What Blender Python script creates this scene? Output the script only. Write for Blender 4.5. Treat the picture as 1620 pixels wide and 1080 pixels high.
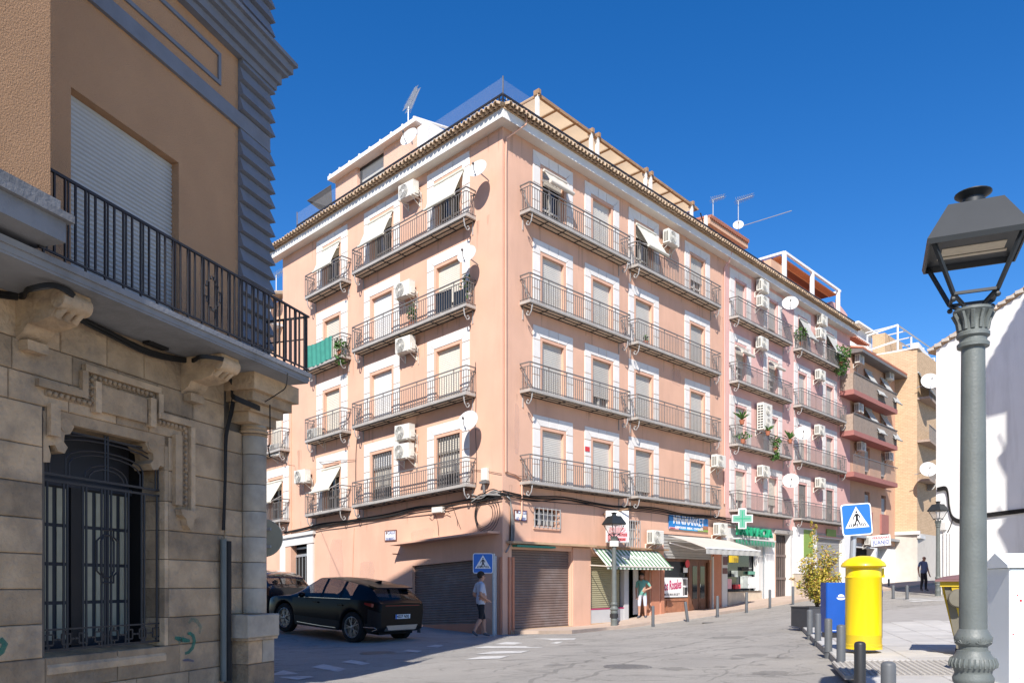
import bpy, math, random
import numpy as np
from mathutils import Matrix, Vector, noise
for o in list(bpy.data.objects): bpy.data.objects.remove(o)
SC = bpy.context.scene
COL = SC.collection
random.seed(7)
PI = math.pi

# ------------------------------------------------------------------ camera, sky, sun, exposure
FPX, HOR, CX = 1262.0, 925.0, 810.0          # focal length (in pixels of a 1620 px wide frame), horizon row, centre column
cam_d = bpy.data.cameras.new('camera'); cam = bpy.data.objects.new('camera', cam_d); COL.objects.link(cam)
cam_d.sensor_width = 36; cam_d.lens = 36 * FPX / 1620
cam_d.shift_y = (HOR - 540) / 1620
cam_d.clip_end = 2000; cam_d.clip_start = 0.05
cam.location = (0, 0, 0); cam.rotation_euler = (PI / 2, 0, 0)
SC.camera = cam
LIGHT = Vector((0.152, 0.782, -0.70)).normalized()
W = bpy.data.worlds.new('World'); SC.world = W; W.use_nodes = True
nt = W.node_tree; nt.nodes.clear()
sky = nt.nodes.new('ShaderNodeTexSky'); sky.sky_type = 'NISHITA'; sky.sun_disc = False
sky.sun_elevation = math.asin(-LIGHT.z); sky.sun_rotation = math.atan2(-LIGHT.x, -LIGHT.y) % (2 * PI)
sky.altitude = 600; sky.air_density = 1.0; sky.dust_density = 0.3; sky.ozone_density = 2.6
bg = nt.nodes.new('ShaderNodeBackground'); bg.inputs['Strength'].default_value = 0.08
wo = nt.nodes.new('ShaderNodeOutputWorld')
hs = nt.nodes.new('ShaderNodeHueSaturation'); hs.inputs['Hue'].default_value = 0.509; hs.inputs['Saturation'].default_value = 1.38; hs.inputs['Value'].default_value = 1.5
nt.links.new(sky.outputs[0], hs.inputs['Color']); nt.links.new(hs.outputs[0], bg.inputs[0]); nt.links.new(bg.outputs[0], wo.inputs[0])
sd = bpy.data.lights.new('sun', 'SUN'); sun = bpy.data.objects.new('sun', sd); COL.objects.link(sun)
sd.energy = 5.0; sd.angle = math.radians(0.53); sd.color = (1.0, 0.94, 0.86)
sun.rotation_euler = LIGHT.to_track_quat('-Z', 'Y').to_euler(); sun.location = (0, -10, 40)
SC.view_settings.view_transform = 'Standard'; SC.view_settings.look = 'None'
SC.view_settings.exposure = 0.55; SC.view_settings.gamma = 1.0; SC.view_settings.use_curve_mapping = False
SC.cycles.max_bounces = 8; SC.cycles.transparent_max_bounces = 12

# ------------------------------------------------------------------ materials
MATS = {}
def mat(name, col, rough=0.8, var=0.12, scale=3.0, bump=0.0, bscale=40.0, metal=0.0, obj_var=0.0, stain=None, stain_amt=0.0, spec=0.3, alpha=1.0, streak=0.0, coat=0.0, emis=None, trans=0.0):
    m = bpy.data.materials.new(name); m.use_nodes = True
    n = m.node_tree.nodes; l = m.node_tree.links
    b = n['Principled BSDF']
    b.inputs['Roughness'].default_value = rough; b.inputs['Metallic'].default_value = metal
    b.inputs['Specular IOR Level'].default_value = spec
    if coat: b.inputs['Coat Weight'].default_value = coat; b.inputs['Coat Roughness'].default_value = 0.05
    geo = n.new('ShaderNodeNewGeometry')
    t1 = n.new('ShaderNodeTexNoise'); t1.inputs['Scale'].default_value = scale; t1.inputs['Detail'].default_value = 6
    l.new(geo.outputs['Position'], t1.inputs['Vector'])
    mr = n.new('ShaderNodeMapRange'); mr.inputs[1].default_value = 0.25; mr.inputs[2].default_value = 0.75
    mr.inputs[3].default_value = 1 - var; mr.inputs[4].default_value = 1 + var
    l.new(t1.outputs[0], mr.inputs[0])
    val = mr.outputs[0]
    if obj_var:
        oi = n.new('ShaderNodeObjectInfo'); m2 = n.new('ShaderNodeMapRange')
        m2.inputs[3].default_value = 1 - obj_var; m2.inputs[4].default_value = 1 + obj_var
        l.new(oi.outputs['Random'], m2.inputs[0])
        mu = n.new('ShaderNodeMath'); mu.operation = 'MULTIPLY'; l.new(val, mu.inputs[0]); l.new(m2.outputs[0], mu.inputs[1]); val = mu.outputs[0]
    base = n.new('ShaderNodeRGB'); base.outputs[0].default_value = (*col, 1)
    src = base.outputs[0]
    if stain:
        t2 = n.new('ShaderNodeTexNoise'); t2.inputs['Scale'].default_value = scale * (1.5 if streak else 0.45); t2.inputs['Detail'].default_value = 9; t2.inputs['Roughness'].default_value = 0.65
        mp = n.new('ShaderNodeMapping'); mp.inputs['Scale'].default_value = (1, 1, 0.14 if streak else 1); mp.inputs['Location'].default_value = (13.1, 4.2, 7.7)
        l.new(geo.outputs['Position'], mp.inputs[0]); l.new(mp.outputs[0], t2.inputs['Vector'])
        cr = n.new('ShaderNodeMapRange'); cr.inputs[1].default_value = 0.48; cr.inputs[2].default_value = 0.78; cr.inputs[4].default_value = stain_amt
        l.new(t2.outputs[0], cr.inputs[0])
        mx = n.new('ShaderNodeMixRGB'); mx.inputs[2].default_value = (*stain, 1)
        l.new(cr.outputs[0], mx.inputs[0]); l.new(src, mx.inputs[1]); src = mx.outputs[0]
    hv = n.new('ShaderNodeHueSaturation'); l.new(src, hv.inputs['Color']); l.new(val, hv.inputs['Value'])
    l.new(hv.outputs[0], b.inputs['Base Color'])
    if bump:
        t3 = n.new('ShaderNodeTexNoise'); t3.inputs['Scale'].default_value = bscale; t3.inputs['Detail'].default_value = 5
        l.new(geo.outputs['Position'], t3.inputs['Vector'])
        bp = n.new('ShaderNodeBump'); bp.inputs['Strength'].default_value = bump; bp.inputs['Distance'].default_value = 0.02
        l.new(t3.outputs[0], bp.inputs['Height']); l.new(bp.outputs[0], b.inputs['Normal'])
    if trans:
        tl = n.new('ShaderNodeBsdfTranslucent'); l.new(hv.outputs[0], tl.inputs[0]); ms = n.new('ShaderNodeMixShader'); ms.inputs[0].default_value = trans
        l.new(b.outputs[0], ms.inputs[1]); l.new(tl.outputs[0], ms.inputs[2]); l.new(ms.outputs[0], n['Material Output'].inputs[0])
    if alpha < 1: b.inputs['Alpha'].default_value = alpha
    if emis: b.inputs['Emission Color'].default_value = (*col, 1); b.inputs['Emission Strength'].default_value = emis
    MATS[name] = m
    return m

mat('peach', (0.68, 0.415, 0.30), 0.9, 0.07, 0.9, 0.3, 60, stain=(0.53, 0.31, 0.225), stain_amt=0.55, streak=1)
mat('peach_trim', (0.66, 0.395, 0.285), 0.9, 0.05, 3)
mat('pink', (0.70, 0.43, 0.39), 0.9, 0.05, 1.3, 0.2, 60, stain=(0.50, 0.29, 0.26), stain_amt=0.35, streak=1)
mat('terracotta_paint', (0.50, 0.22, 0.135), 0.85, 0.08, 2, 0.2, 50, stain=(0.36, 0.16, 0.1), stain_amt=0.4)
mat('salmon', (0.60, 0.37, 0.25), 0.9, 0.06, 1.5, 0.2, 60)
mat('white_trim', (0.74, 0.71, 0.68), 0.8, 0.04, 3, obj_var=0.035, stain=(0.6, 0.56, 0.52), stain_amt=0.35)
mat('white_wall', (0.80, 0.80, 0.79), 0.9, 0.03, 1.0, 0.3, 30, stain=(0.52, 0.51, 0.49), stain_amt=0.6, streak=1)
mat('grey_white', (0.66, 0.65, 0.63), 0.85, 0.06, 1.5, 0.15, 40, stain=(0.45, 0.43, 0.41), stain_amt=0.4, streak=1)
mat('soffit', (0.72, 0.66, 0.58), 0.9, 0.05, 2)
mat('fascia', (0.74, 0.72, 0.69), 0.85, 0.06, 3, stain=(0.5, 0.46, 0.42), stain_amt=0.3)
mat('tile', (0.50, 0.37, 0.25), 0.85, 0.25, 9, 0.3, 60, stain=(0.26, 0.21, 0.16), stain_amt=0.7)
mat('sheet_brown', (0.20, 0.07, 0.035), 0.8, 0.1, 5)
mat('red_tile', (0.40, 0.16, 0.10), 0.85, 0.2, 9, 0.2, 60, stain=(0.25, 0.12, 0.09), stain_amt=0.6)
mat('iron_grey', (0.15, 0.143, 0.14), 0.55, 0.15, 6, spec=0.5, stain=(0.28, 0.16, 0.1), stain_amt=0.25)
mat('iron_light', (0.36, 0.355, 0.35), 0.6, 0.12, 6, spec=0.4)
mat('iron_black', (0.025, 0.023, 0.026), 0.5, 0.2, 6, spec=0.4)
mat('slab_edge', (0.40, 0.375, 0.35), 0.7, 0.12, 4, stain=(0.26, 0.22, 0.2), stain_amt=0.5)
mat('slab_under', (0.66, 0.53, 0.39), 0.9, 0.4, 22, stain=(0.35, 0.26, 0.18), stain_amt=0.5)
mat('blind', (0.55, 0.53, 0.49), 0.6, 0.04, 4, obj_var=0.13, stain=(0.4, 0.37, 0.33), stain_amt=0.3)
mat('blind_cream', (0.70, 0.65, 0.56), 0.6, 0.04, 4, obj_var=0.1)
mat('blind_white', (0.76, 0.75, 0.73), 0.6, 0.03, 4)
mat('dark_glass', (0.02, 0.024, 0.028), 0.06, 0.1, 1, spec=0.6)
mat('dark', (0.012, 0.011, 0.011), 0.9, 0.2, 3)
mat('interior', (0.05, 0.04, 0.035), 0.9, 0.4, 4)
mat('curtain', (0.52, 0.48, 0.35), 0.9, 0.1, 8)
mat('wood', (0.16, 0.068, 0.036), 0.5, 0.25, 5, spec=0.4)
mat('wood_red', (0.34, 0.15, 0.085), 0.55, 0.2, 5)
mat('pergola_wood', (0.33, 0.205, 0.12), 0.8, 0.2, 6)
mat('pergola_white', (0.78, 0.75, 0.70), 0.7, 0.06, 6)
mat('canvas', (0.80, 0.62, 0.40), 0.9, 0.06, 2, trans=0.55)
mat('cloth_cream', (0.78, 0.76, 0.68), 0.9, 0.05, 3, stain=(0.6, 0.58, 0.5), stain_amt=0.3, trans=0.3)
mat('cloth_grey', (0.60, 0.60, 0.57), 0.9, 0.05, 3, trans=0.3)
mat('cloth_beige', (0.74, 0.69, 0.62), 0.9, 0.05, 3, stain=(0.6, 0.52, 0.45), stain_amt=0.3, trans=0.3)
mat('cloth_green', (0.08, 0.36, 0.29), 0.85, 0.12, 4, trans=0.3)
mat('stripe_green', (0.11, 0.22, 0.12), 0.9, 0.1, 4)
mat('stripe_white', (0.72, 0.73, 0.66), 0.9, 0.08, 4)
mat('stone', (0.46, 0.325, 0.205), 0.9, 0.24, 4, 0.9, 24, obj_var=0.26, stain=(0.15, 0.13, 0.11), stain_amt=0.95)
mat('stone_grey', (0.42, 0.36, 0.29), 0.9, 0.16, 6, 0.4, 30, obj_var=0.1, stain=(0.2, 0.19, 0.17), stain_amt=0.6)
mat('mortar', (0.13, 0.11, 0.09), 0.95, 0.2, 8)
mat('stucco', (0.52, 0.30, 0.165), 0.95, 0.06, 2.5, 0.9, 90)
mat('grey_paint', (0.18, 0.195, 0.23), 0.8, 0.1, 4, 0.2, 30, stain=(0.12, 0.12, 0.13), stain_amt=0.4)
mat('grey_slab', (0.25, 0.25, 0.26), 0.85, 0.14, 3, 0.3, 30, stain=(0.13, 0.125, 0.12), stain_amt=0.8)
mat('asphalt', (0.325, 0.305, 0.275), 0.92, 0.10, 0.7, 0.5, 160, stain=(0.19, 0.182, 0.17), stain_amt=0.6)
mat('pavement', (0.47, 0.45, 0.42), 0.9, 0.1, 2.2, 0.2, 50, obj_var=0.07, stain=(0.26, 0.235, 0.21), stain_amt=0.5)
mat('pavement_dark', (0.33, 0.31, 0.285), 0.9, 0.1, 3)
mat('pavement_pink', (0.46, 0.36, 0.29), 0.9, 0.08, 2.5, 0.15, 50, obj_var=0.06, stain=(0.3, 0.25, 0.2), stain_amt=0.4)
mat('kerb', (0.46, 0.45, 0.43), 0.9, 0.1, 4, 0.2, 60, obj_var=0.06)
mat('road_paint', (0.55, 0.54, 0.515), 0.85, 0.14, 9, stain=(0.30, 0.29, 0.28), stain_amt=1.0)
mat('cast_iron', (0.19, 0.185, 0.18), 0.6, 0.2, 20, metal=0.4)
mat('lamp_grey', (0.12, 0.135, 0.13), 0.5, 0.14, 5, 0.15, 60, spec=0.5, stain=(0.15, 0.15, 0.13), stain_amt=0.5, streak=1)
mat('lamp_black', (0.018, 0.022, 0.026), 0.5, 0.12, 6, spec=0.5)
mat('lamp_glass', (0.75, 0.72, 0.7), 0.15, 0.02, 3, alpha=0.35)
mat('led', (0.55, 0.48, 0.36), 0.5, 0.1, 30)
mat('bollard', (0.10, 0.106, 0.115), 0.5, 0.1, 8, spec=0.4)
mat('bollard_dark', (0.025, 0.025, 0.027), 0.45, 0.1, 8, spec=0.4)
mat('yellow', (0.86, 0.60, 0.006), 0.38, 0.03, 3, spec=0.4, coat=0.3, stain=(0.7, 0.45, 0.01), stain_amt=0.25)
mat('blue', (0.007, 0.075, 0.36), 0.45, 0.08, 3, spec=0.4)
mat('sign_blue', (0.03, 0.16, 0.55), 0.4, 0.03, 3)
mat('sign_white', (0.80, 0.80, 0.80), 0.5, 0.02, 3)
mat('black_print', (0.012, 0.012, 0.013), 0.6, 0.05, 3)
mat('sign_back', (0.38, 0.34, 0.24), 0.6, 0.08, 6)
mat('rust_paint', (0.15, 0.035, 0.022), 0.6, 0.15, 6)
mat('galv', (0.42, 0.44, 0.46), 0.45, 0.1, 8, metal=0.5)
mat('ac_white', (0.68, 0.66, 0.60), 0.5, 0.03, 4, stain=(0.62, 0.58, 0.52), stain_amt=0.3)
mat('ac_grey', (0.20, 0.20, 0.20), 0.6, 0.06, 6)
mat('ac_dark', (0.06, 0.06, 0.06), 0.7, 0.1, 6)
mat('dish', (0.58, 0.58, 0.57), 0.5, 0.03, 4)
mat('cable', (0.018, 0.017, 0.017), 0.7, 0.2, 5)
mat('cable_grey', (0.26, 0.25, 0.24), 0.6, 0.15, 5)
mat('plaque_white', (0.78, 0.78, 0.78), 0.3, 0.02, 3)
mat('plaque_blue', (0.09, 0.12, 0.30), 0.5, 0.05, 3)
mat('plaque_brown', (0.16, 0.07, 0.06), 0.5, 0.1, 6)
mat('sign_teal', (0.015, 0.19, 0.50), 0.4, 0.2, 5)
mat('sign_cyan', (0.03, 0.38, 0.66), 0.4, 0.1, 5)
mat('magenta', (0.42, 0.01, 0.10), 0.5, 0.05, 3)
mat('poster_red', (0.62, 0.05, 0.06), 0.5, 0.1, 3)
mat('poster_pink', (0.80, 0.42, 0.45), 0.5, 0.1, 6)
mat('pharm_green', (0.02, 0.32, 0.16), 0.45, 0.06, 4)
mat('pharm_mint', (0.14, 0.34, 0.26), 0.45, 0.12, 60)
mat('panel_green', (0.24, 0.36, 0.08), 0.6, 0.06, 3)
mat('marble', (0.62, 0.52, 0.40), 0.35, 0.14, 3, stain=(0.45, 0.33, 0.22), stain_amt=0.5)
mat('tile_base', (0.50, 0.34, 0.21), 0.5, 0.12, 5, obj_var=0.06)
mat('shutter_brown', (0.17, 0.122, 0.105), 0.55, 0.12, 3, spec=0.4, stain=(0.25, 0.235, 0.235), stain_amt=0.6)
mat('shutter_pale', (0.46, 0.46, 0.45), 0.6, 0.05, 3)
mat('door_paint', (0.045, 0.047, 0.058), 0.6, 0.1, 4)
mat('shutter_grey', (0.34, 0.335, 0.325), 0.55, 0.08, 3)
mat('shutter_olive', (0.34, 0.31, 0.20), 0.6, 0.06, 3)
mat('stall_panel', (0.50, 0.50, 0.50), 0.5, 0.05, 3)
mat('brick_wall', (0.60, 0.43, 0.275), 0.9, 0.08, 4, obj_var=0.04)
mat('brick_line', (0.42, 0.27, 0.14), 0.9, 0.1, 4)
mat('balc_pink', (0.36, 0.15, 0.13), 0.8, 0.06, 3)
mat('screen_brown', (0.38, 0.29, 0.23), 0.9, 0.2, 9)
mat('skin', (0.46, 0.255, 0.18), 0.6, 0.05, 8)
mat('hair', (0.03, 0.022, 0.018), 0.7, 0.2, 20)
mat('shirt_white', (0.48, 0.50, 0.56), 0.9, 0.06, 6)
mat('shirt_green', (0.16, 0.38, 0.32), 0.9, 0.15, 9)
mat('shirt_blue', (0.13, 0.17, 0.30), 0.9, 0.08, 6)
mat('shorts_dark', (0.02, 0.021, 0.026), 0.9, 0.1, 6)
mat('shorts_pale', (0.52, 0.54, 0.62), 0.9, 0.05, 6)
mat('trouser_dark', (0.035, 0.033, 0.04), 0.9, 0.1, 6)
mat('shoe', (0.10, 0.10, 0.12), 0.7, 0.3, 40)
mat('car_black', (0.004, 0.0045, 0.006), 0.3, 0.05, 3, spec=0.12, coat=0.08)
mat('car_plum', (0.02, 0.012, 0.016), 0.18, 0.05, 3, spec=0.5, coat=1.0)
mat('car_glass', (0.012, 0.014, 0.016), 0.03, 0.05, 3, spec=0.6, alpha=0.64)
mat('tyre', (0.014, 0.014, 0.014), 0.85, 0.1, 6)
mat('clad', (0.012, 0.012, 0.013), 0.55, 0.1, 6)
mat('rim', (0.34, 0.33, 0.32), 0.35, 0.08, 6, metal=0.6)
mat('chrome', (0.60, 0.60, 0.60), 0.25, 0.05, 3, metal=0.9)
mat('tail_red', (0.24, 0.015, 0.015), 0.2, 0.05, 3, spec=0.6)
mat('bin_body', (0.17, 0.155, 0.12), 0.6, 0.12, 5)
mat('bin_yellow', (0.60, 0.42, 0.03), 0.5, 0.08, 4)
mat('bin_lid', (0.21, 0.11, 0.105), 0.6, 0.12, 5)
mat('cabinet', (0.74, 0.78, 0.79), 0.45, 0.03, 2, stain=(0.6, 0.62, 0.62), stain_amt=0.3)
mat('planter', (0.055, 0.056, 0.062), 0.6, 0.1, 6)
mat('soil', (0.06, 0.04, 0.025), 0.95, 0.3, 20)
mat('leaf_yellow', (0.46, 0.36, 0.05), 0.6, 0.3, 12)
mat('leaf_green', (0.19, 0.23, 0.035), 0.6, 0.3, 12)
mat('leaf_red', (0.40, 0.22, 0.08), 0.6, 0.3, 12)
mat('leaf_plant', (0.06, 0.14, 0.03), 0.6, 0.3, 9)
mat('stem', (0.11, 0.07, 0.04), 0.8, 0.2, 8)
mat('pot', (0.38, 0.14, 0.08), 0.8, 0.1, 6)
mat('graffiti', (0.02, 0.17, 0.125), 0.8, 0.15, 8, alpha=0.72)
mat('graffiti_thin', (0.05, 0.20, 0.16), 0.8, 0.15, 8, alpha=0.3)
mat('graffiti_blue', (0.05, 0.10, 0.22), 0.8, 0.15, 8, alpha=0.5)
mat('mesh_screen', (0.5, 0.5, 0.5), 0.9, 0.05, 3, alpha=0.06)
mat('red_awning', (0.62, 0.25, 0.10), 0.8, 0.1, 5)
mat('red_flecks', (0.6, 0.04, 0.05), 0.6, 0.1, 5)
mat('shop_goods', (0.42, 0.46, 0.44), 0.7, 0.5, 2.5)
mat('far_white', (0.78, 0.77, 0.75), 0.8, 0.04, 3)

def tri_wave_road():
    """asphalt: fine aggregate speckle, long tar cracks and pale wear"""
    m = MATS['asphalt']; n = m.node_tree.nodes; l = m.node_tree.links
    b = n['Principled BSDF']; old = b.inputs['Base Color'].links[0].from_socket
    geo = n.new('ShaderNodeNewGeometry')
    sp = n.new('ShaderNodeTexNoise'); sp.inputs['Scale'].default_value = 130; sp.inputs['Detail'].default_value = 2
    l.new(geo.outputs['Position'], sp.inputs['Vector'])
    r1 = n.new('ShaderNodeMapRange'); r1.inputs[1].default_value = 0.3; r1.inputs[2].default_value = 0.7; r1.inputs[3].default_value = 0.62; r1.inputs[4].default_value = 1.38
    l.new(sp.outputs[0], r1.inputs[0])
    mp = n.new('ShaderNodeMapping'); mp.inputs['Rotation'].default_value = (0, 0, -0.75); mp.inputs['Scale'].default_value = (0.35, 0.6, 1)
    l.new(geo.outputs['Position'], mp.inputs[0])
    vo = n.new('ShaderNodeTexNoise'); vo.inputs['Scale'].default_value = 1.7; vo.inputs['Detail'].default_value = 7; vo.inputs['Distortion'].default_value = 1.4
    l.new(mp.outputs[0], vo.inputs['Vector'])
    a = n.new('ShaderNodeMath'); a.operation = 'SUBTRACT'; a.inputs[1].default_value = 0.5; l.new(vo.outputs[0], a.inputs[0])
    ab = n.new('ShaderNodeMath'); ab.operation = 'ABSOLUTE'; l.new(a.outputs[0], ab.inputs[0])
    r2 = n.new('ShaderNodeMapRange'); r2.inputs[1].default_value = 0.0; r2.inputs[2].default_value = 0.018; r2.inputs[3].default_value = 0.66; r2.inputs[4].default_value = 1.0
    l.new(ab.outputs[0], r2.inputs[0])
    mu = n.new('ShaderNodeMath'); mu.operation = 'MULTIPLY'; l.new(r1.outputs[0], mu.inputs[0]); l.new(r2.outputs[0], mu.inputs[1])
    hv = n.new('ShaderNodeHueSaturation'); l.new(old, hv.inputs['Color']); l.new(mu.outputs[0], hv.inputs['Value'])
    l.new(hv.outputs[0], b.inputs['Base Color'])
tri_wave_road()

mat('asphalt_patch', (0.24, 0.23, 0.215), 0.92, 0.14, 3, 0.5, 160, stain=(0.17, 0.165, 0.155), stain_amt=0.6)
mat('oil_stain', (0.15, 0.145, 0.135), 0.8, 0.1, 3, alpha=0.22)
mat('crack_seal', (0.11, 0.105, 0.10), 0.85, 0.2, 6, alpha=0.20)
mat('rain_streak', (0.30, 0.19, 0.14), 0.9, 0.2, 6, alpha=0.13)
mat('pale_patch', (0.74, 0.52, 0.42), 0.9, 0.1, 4, alpha=0.28)
mat('grime', (0.16, 0.13, 0.10), 0.9, 0.3, 4, alpha=0.16)
def brick_mat():
    """thin courses of the far brick block, too small to pick apart"""
    m = MATS['brick_wall']; n = m.node_tree.nodes; l = m.node_tree.links
    b = n['Principled BSDF']; old = b.inputs['Base Color'].links[0].from_socket
    tc = n.new('ShaderNodeTexCoord'); br = n.new('ShaderNodeTexBrick')
    br.inputs['Color1'].default_value = (1, 1, 1, 1); br.inputs['Color2'].default_value = (0.88, 0.86, 0.84, 1); br.inputs['Mortar'].default_value = (0.72, 0.70, 0.68, 1)
    br.inputs['Scale'].default_value = 1.0; br.inputs['Brick Width'].default_value = 0.29; br.inputs['Row Height'].default_value = 0.105; br.inputs['Mortar Size'].default_value = 0.012
    cx = n.new('ShaderNodeSeparateXYZ'); cb = n.new('ShaderNodeCombineXYZ'); ad = n.new('ShaderNodeMath')
    l.new(tc.outputs['Object'], cx.inputs[0]); l.new(cx.outputs[0], ad.inputs[0]); l.new(cx.outputs[1], ad.inputs[1])
    l.new(ad.outputs[0], cb.inputs[0]); l.new(cx.outputs[2], cb.inputs[1]); l.new(cb.outputs[0], br.inputs['Vector'])
    mx = n.new('ShaderNodeMixRGB'); mx.blend_type = 'MULTIPLY'; mx.inputs[0].default_value = 1
    l.new(old, mx.inputs[1]); l.new(br.outputs[0], mx.inputs[2]); l.new(mx.outputs[0], b.inputs['Base Color'])
brick_mat()

# ------------------------------------------------------------------ mesh helpers
class MB:
    def __init__(s): s.v = []; s.f = []; s.m = []
    def add(s, vs, fs, m=0):
        o = len(s.v); s.v += [tuple(p) for p in vs]
        for f in fs: s.f.append([i + o for i in f]); s.m.append(m)
        return s
    def box(s, x0, x1, y0, y1, z0, z1, m=0):
        if x0 > x1: x0, x1 = x1, x0
        if y0 > y1: y0, y1 = y1, y0
        if z0 > z1: z0, z1 = z1, z0
        return s.add([(x0, y0, z0), (x1, y0, z0), (x1, y1, z0), (x0, y1, z0), (x0, y0, z1), (x1, y0, z1), (x1, y1, z1), (x0, y1, z1)],
              [(0, 3, 2, 1), (4, 5, 6, 7), (0, 1, 5, 4), (1, 2, 6, 5), (2, 3, 7, 6), (3, 0, 4, 7)], m)
    def cbox(s, x0, x1, y0, y1, z0, z1, c=0.012, m=0):
        """box whose front (y0) edges are chamfered by c"""
        vs = [(x0 + c, y0, z0 + c), (x1 - c, y0, z0 + c), (x1 - c, y0, z1 - c), (x0 + c, y0, z1 - c),
              (x0, y0 + c, z0), (x1, y0 + c, z0), (x1, y0 + c, z1), (x0, y0 + c, z1),
              (x0, y1, z0), (x1, y1, z0), (x1, y1, z1), (x0, y1, z1)]
        return s.add(vs, [(0, 1, 2, 3), (4, 5, 1, 0), (5, 6, 2, 1), (6, 7, 3, 2), (7, 4, 0, 3), (8, 9, 5, 4), (9, 10, 6, 5), (10, 11, 7, 6), (11, 8, 4, 7)], m)
    def quad(s, a, b, c, d, m=0): return s.add([a, b, c, d], [(0, 1, 2, 3)], m)
    def prism(s, poly, f0, f1, m=0):
        """poly list of 2d; f0,f1 map a 2d point to 3d at either end"""
        n = len(poly)
        vs = [f0(p) for p in poly] + [f1(p) for p in poly]
        fs = [tuple(range(n))[::-1], tuple(range(n, 2 * n))] + [(i, (i + 1) % n, (i + 1) % n + n, i + n) for i in range(n)]
        return s.add(vs, fs, m)
    def tube(s, pts, r, n=6, m=0, cap=True, closed=False):
        pts = [Vector(p) for p in pts]; K = len(pts); rings = []
        up = Vector((0, 0, 1)); prev = None
        for i, p in enumerate(pts):
            if closed: t = (pts[(i + 1) % K] - pts[i - 1])
            else: t = (pts[min(i + 1, K - 1)] - pts[max(i - 1, 0)])
            if t.length < 1e-9: t = Vector((0, 0, 1))
            t.normalize()
            if prev is None:
                a = t.cross(up)
                if a.length < 1e-3: a = t.cross(Vector((1, 0, 0)))
            else:
                a = prev - t * prev.dot(t)
                if a.length < 1e-4: a = t.cross(up)
                if a.length < 1e-4: a = t.cross(Vector((1, 0, 0)))
            a.normalize(); b = t.cross(a); prev = a
            rr = r[i] if isinstance(r, (list, tuple)) else r
            rings.append([p + (a * math.cos(2 * PI * j / n + PI / n) + b * math.sin(2 * PI * j / n + PI / n)) * rr for j in range(n)])
        vs = [q for ring in rings for q in ring]; fs = []
        for i in range(K if closed else K - 1):
            i2 = (i + 1) % K
            for j in range(n): fs.append((i * n + j, i * n + (j + 1) % n, i2 * n + (j + 1) % n, i2 * n + j))
        if cap and not closed: fs += [tuple(range(n))[::-1], tuple(range((K - 1) * n, K * n))]
        return s.add(vs, fs, m)
    def lathe(s, prof, n=16, m=0, c=(0, 0, 0)):
        vs = []; fs = []
        for r, z in prof:
            for j in range(n): vs.append((c[0] + r * math.cos(2 * PI * j / n), c[1] + r * math.sin(2 * PI * j / n), c[2] + z))
        K = len(prof)
        for i in range(K - 1):
            for j in range(n): fs.append((i * n + j, i * n + (j + 1) % n, (i + 1) * n + (j + 1) % n, (i + 1) * n + j))
        fs += [tuple(range(n))[::-1], tuple(range((K - 1) * n, K * n))]
        return s.add(vs, fs, m)
    def ball(s, c, r, n=10, k=6, m=0, sc=(1, 1, 1)):
        vs = []; fs = []
        for i in range(k + 1):
            a = PI * i / k
            for j in range(n):
                b = 2 * PI * j / n
                vs.append((c[0] + r * sc[0] * math.sin(a) * math.cos(b), c[1] + r * sc[1] * math.sin(a) * math.sin(b), c[2] + r * sc[2] * math.cos(a)))
        for i in range(k):
            for j in range(n): fs.append((i * n + j, (i + 1) * n + j, (i + 1) * n + (j + 1) % n, i * n + (j + 1) % n))
        return s.add(vs, fs, m)
    def grid(s, fn, nu, nv, m=0):
        vs = [fn(i / nu, j / nv) for j in range(nv + 1) for i in range(nu + 1)]
        fs = [(j * (nu + 1) + i, j * (nu + 1) + i + 1, (j + 1) * (nu + 1) + i + 1, (j + 1) * (nu + 1) + i) for j in range(nv) for i in range(nu)]
        return s.add(vs, fs, m)
    def join(s, o, M=None, mo=0):
        vs = [tuple(M @ Vector(p)) for p in o.v] if M is not None else o.v
        b = len(s.v); s.v += list(vs)
        for f, m in zip(o.f, o.m): s.f.append([i + b for i in f]); s.m.append(m + mo)
        return s
    def shear(s, k):
        if k: s.v = [(x, y, z + k * x) for x, y, z in s.v]
        return s
    def mesh(s, name, mats, smooth=None):
        me = bpy.data.meshes.new(name)
        me.from_pydata(s.v, [], s.f)
        for m in mats: me.materials.append(MATS[m])
        if len(mats) > 1: me.polygons.foreach_set('material_index', s.m)
        if smooth:
            me.polygons.foreach_set('use_smooth', [True] * len(s.f))
            me.update(); me.set_sharp_from_angle(angle=math.radians(smooth))
        me.update()
        return me

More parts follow.
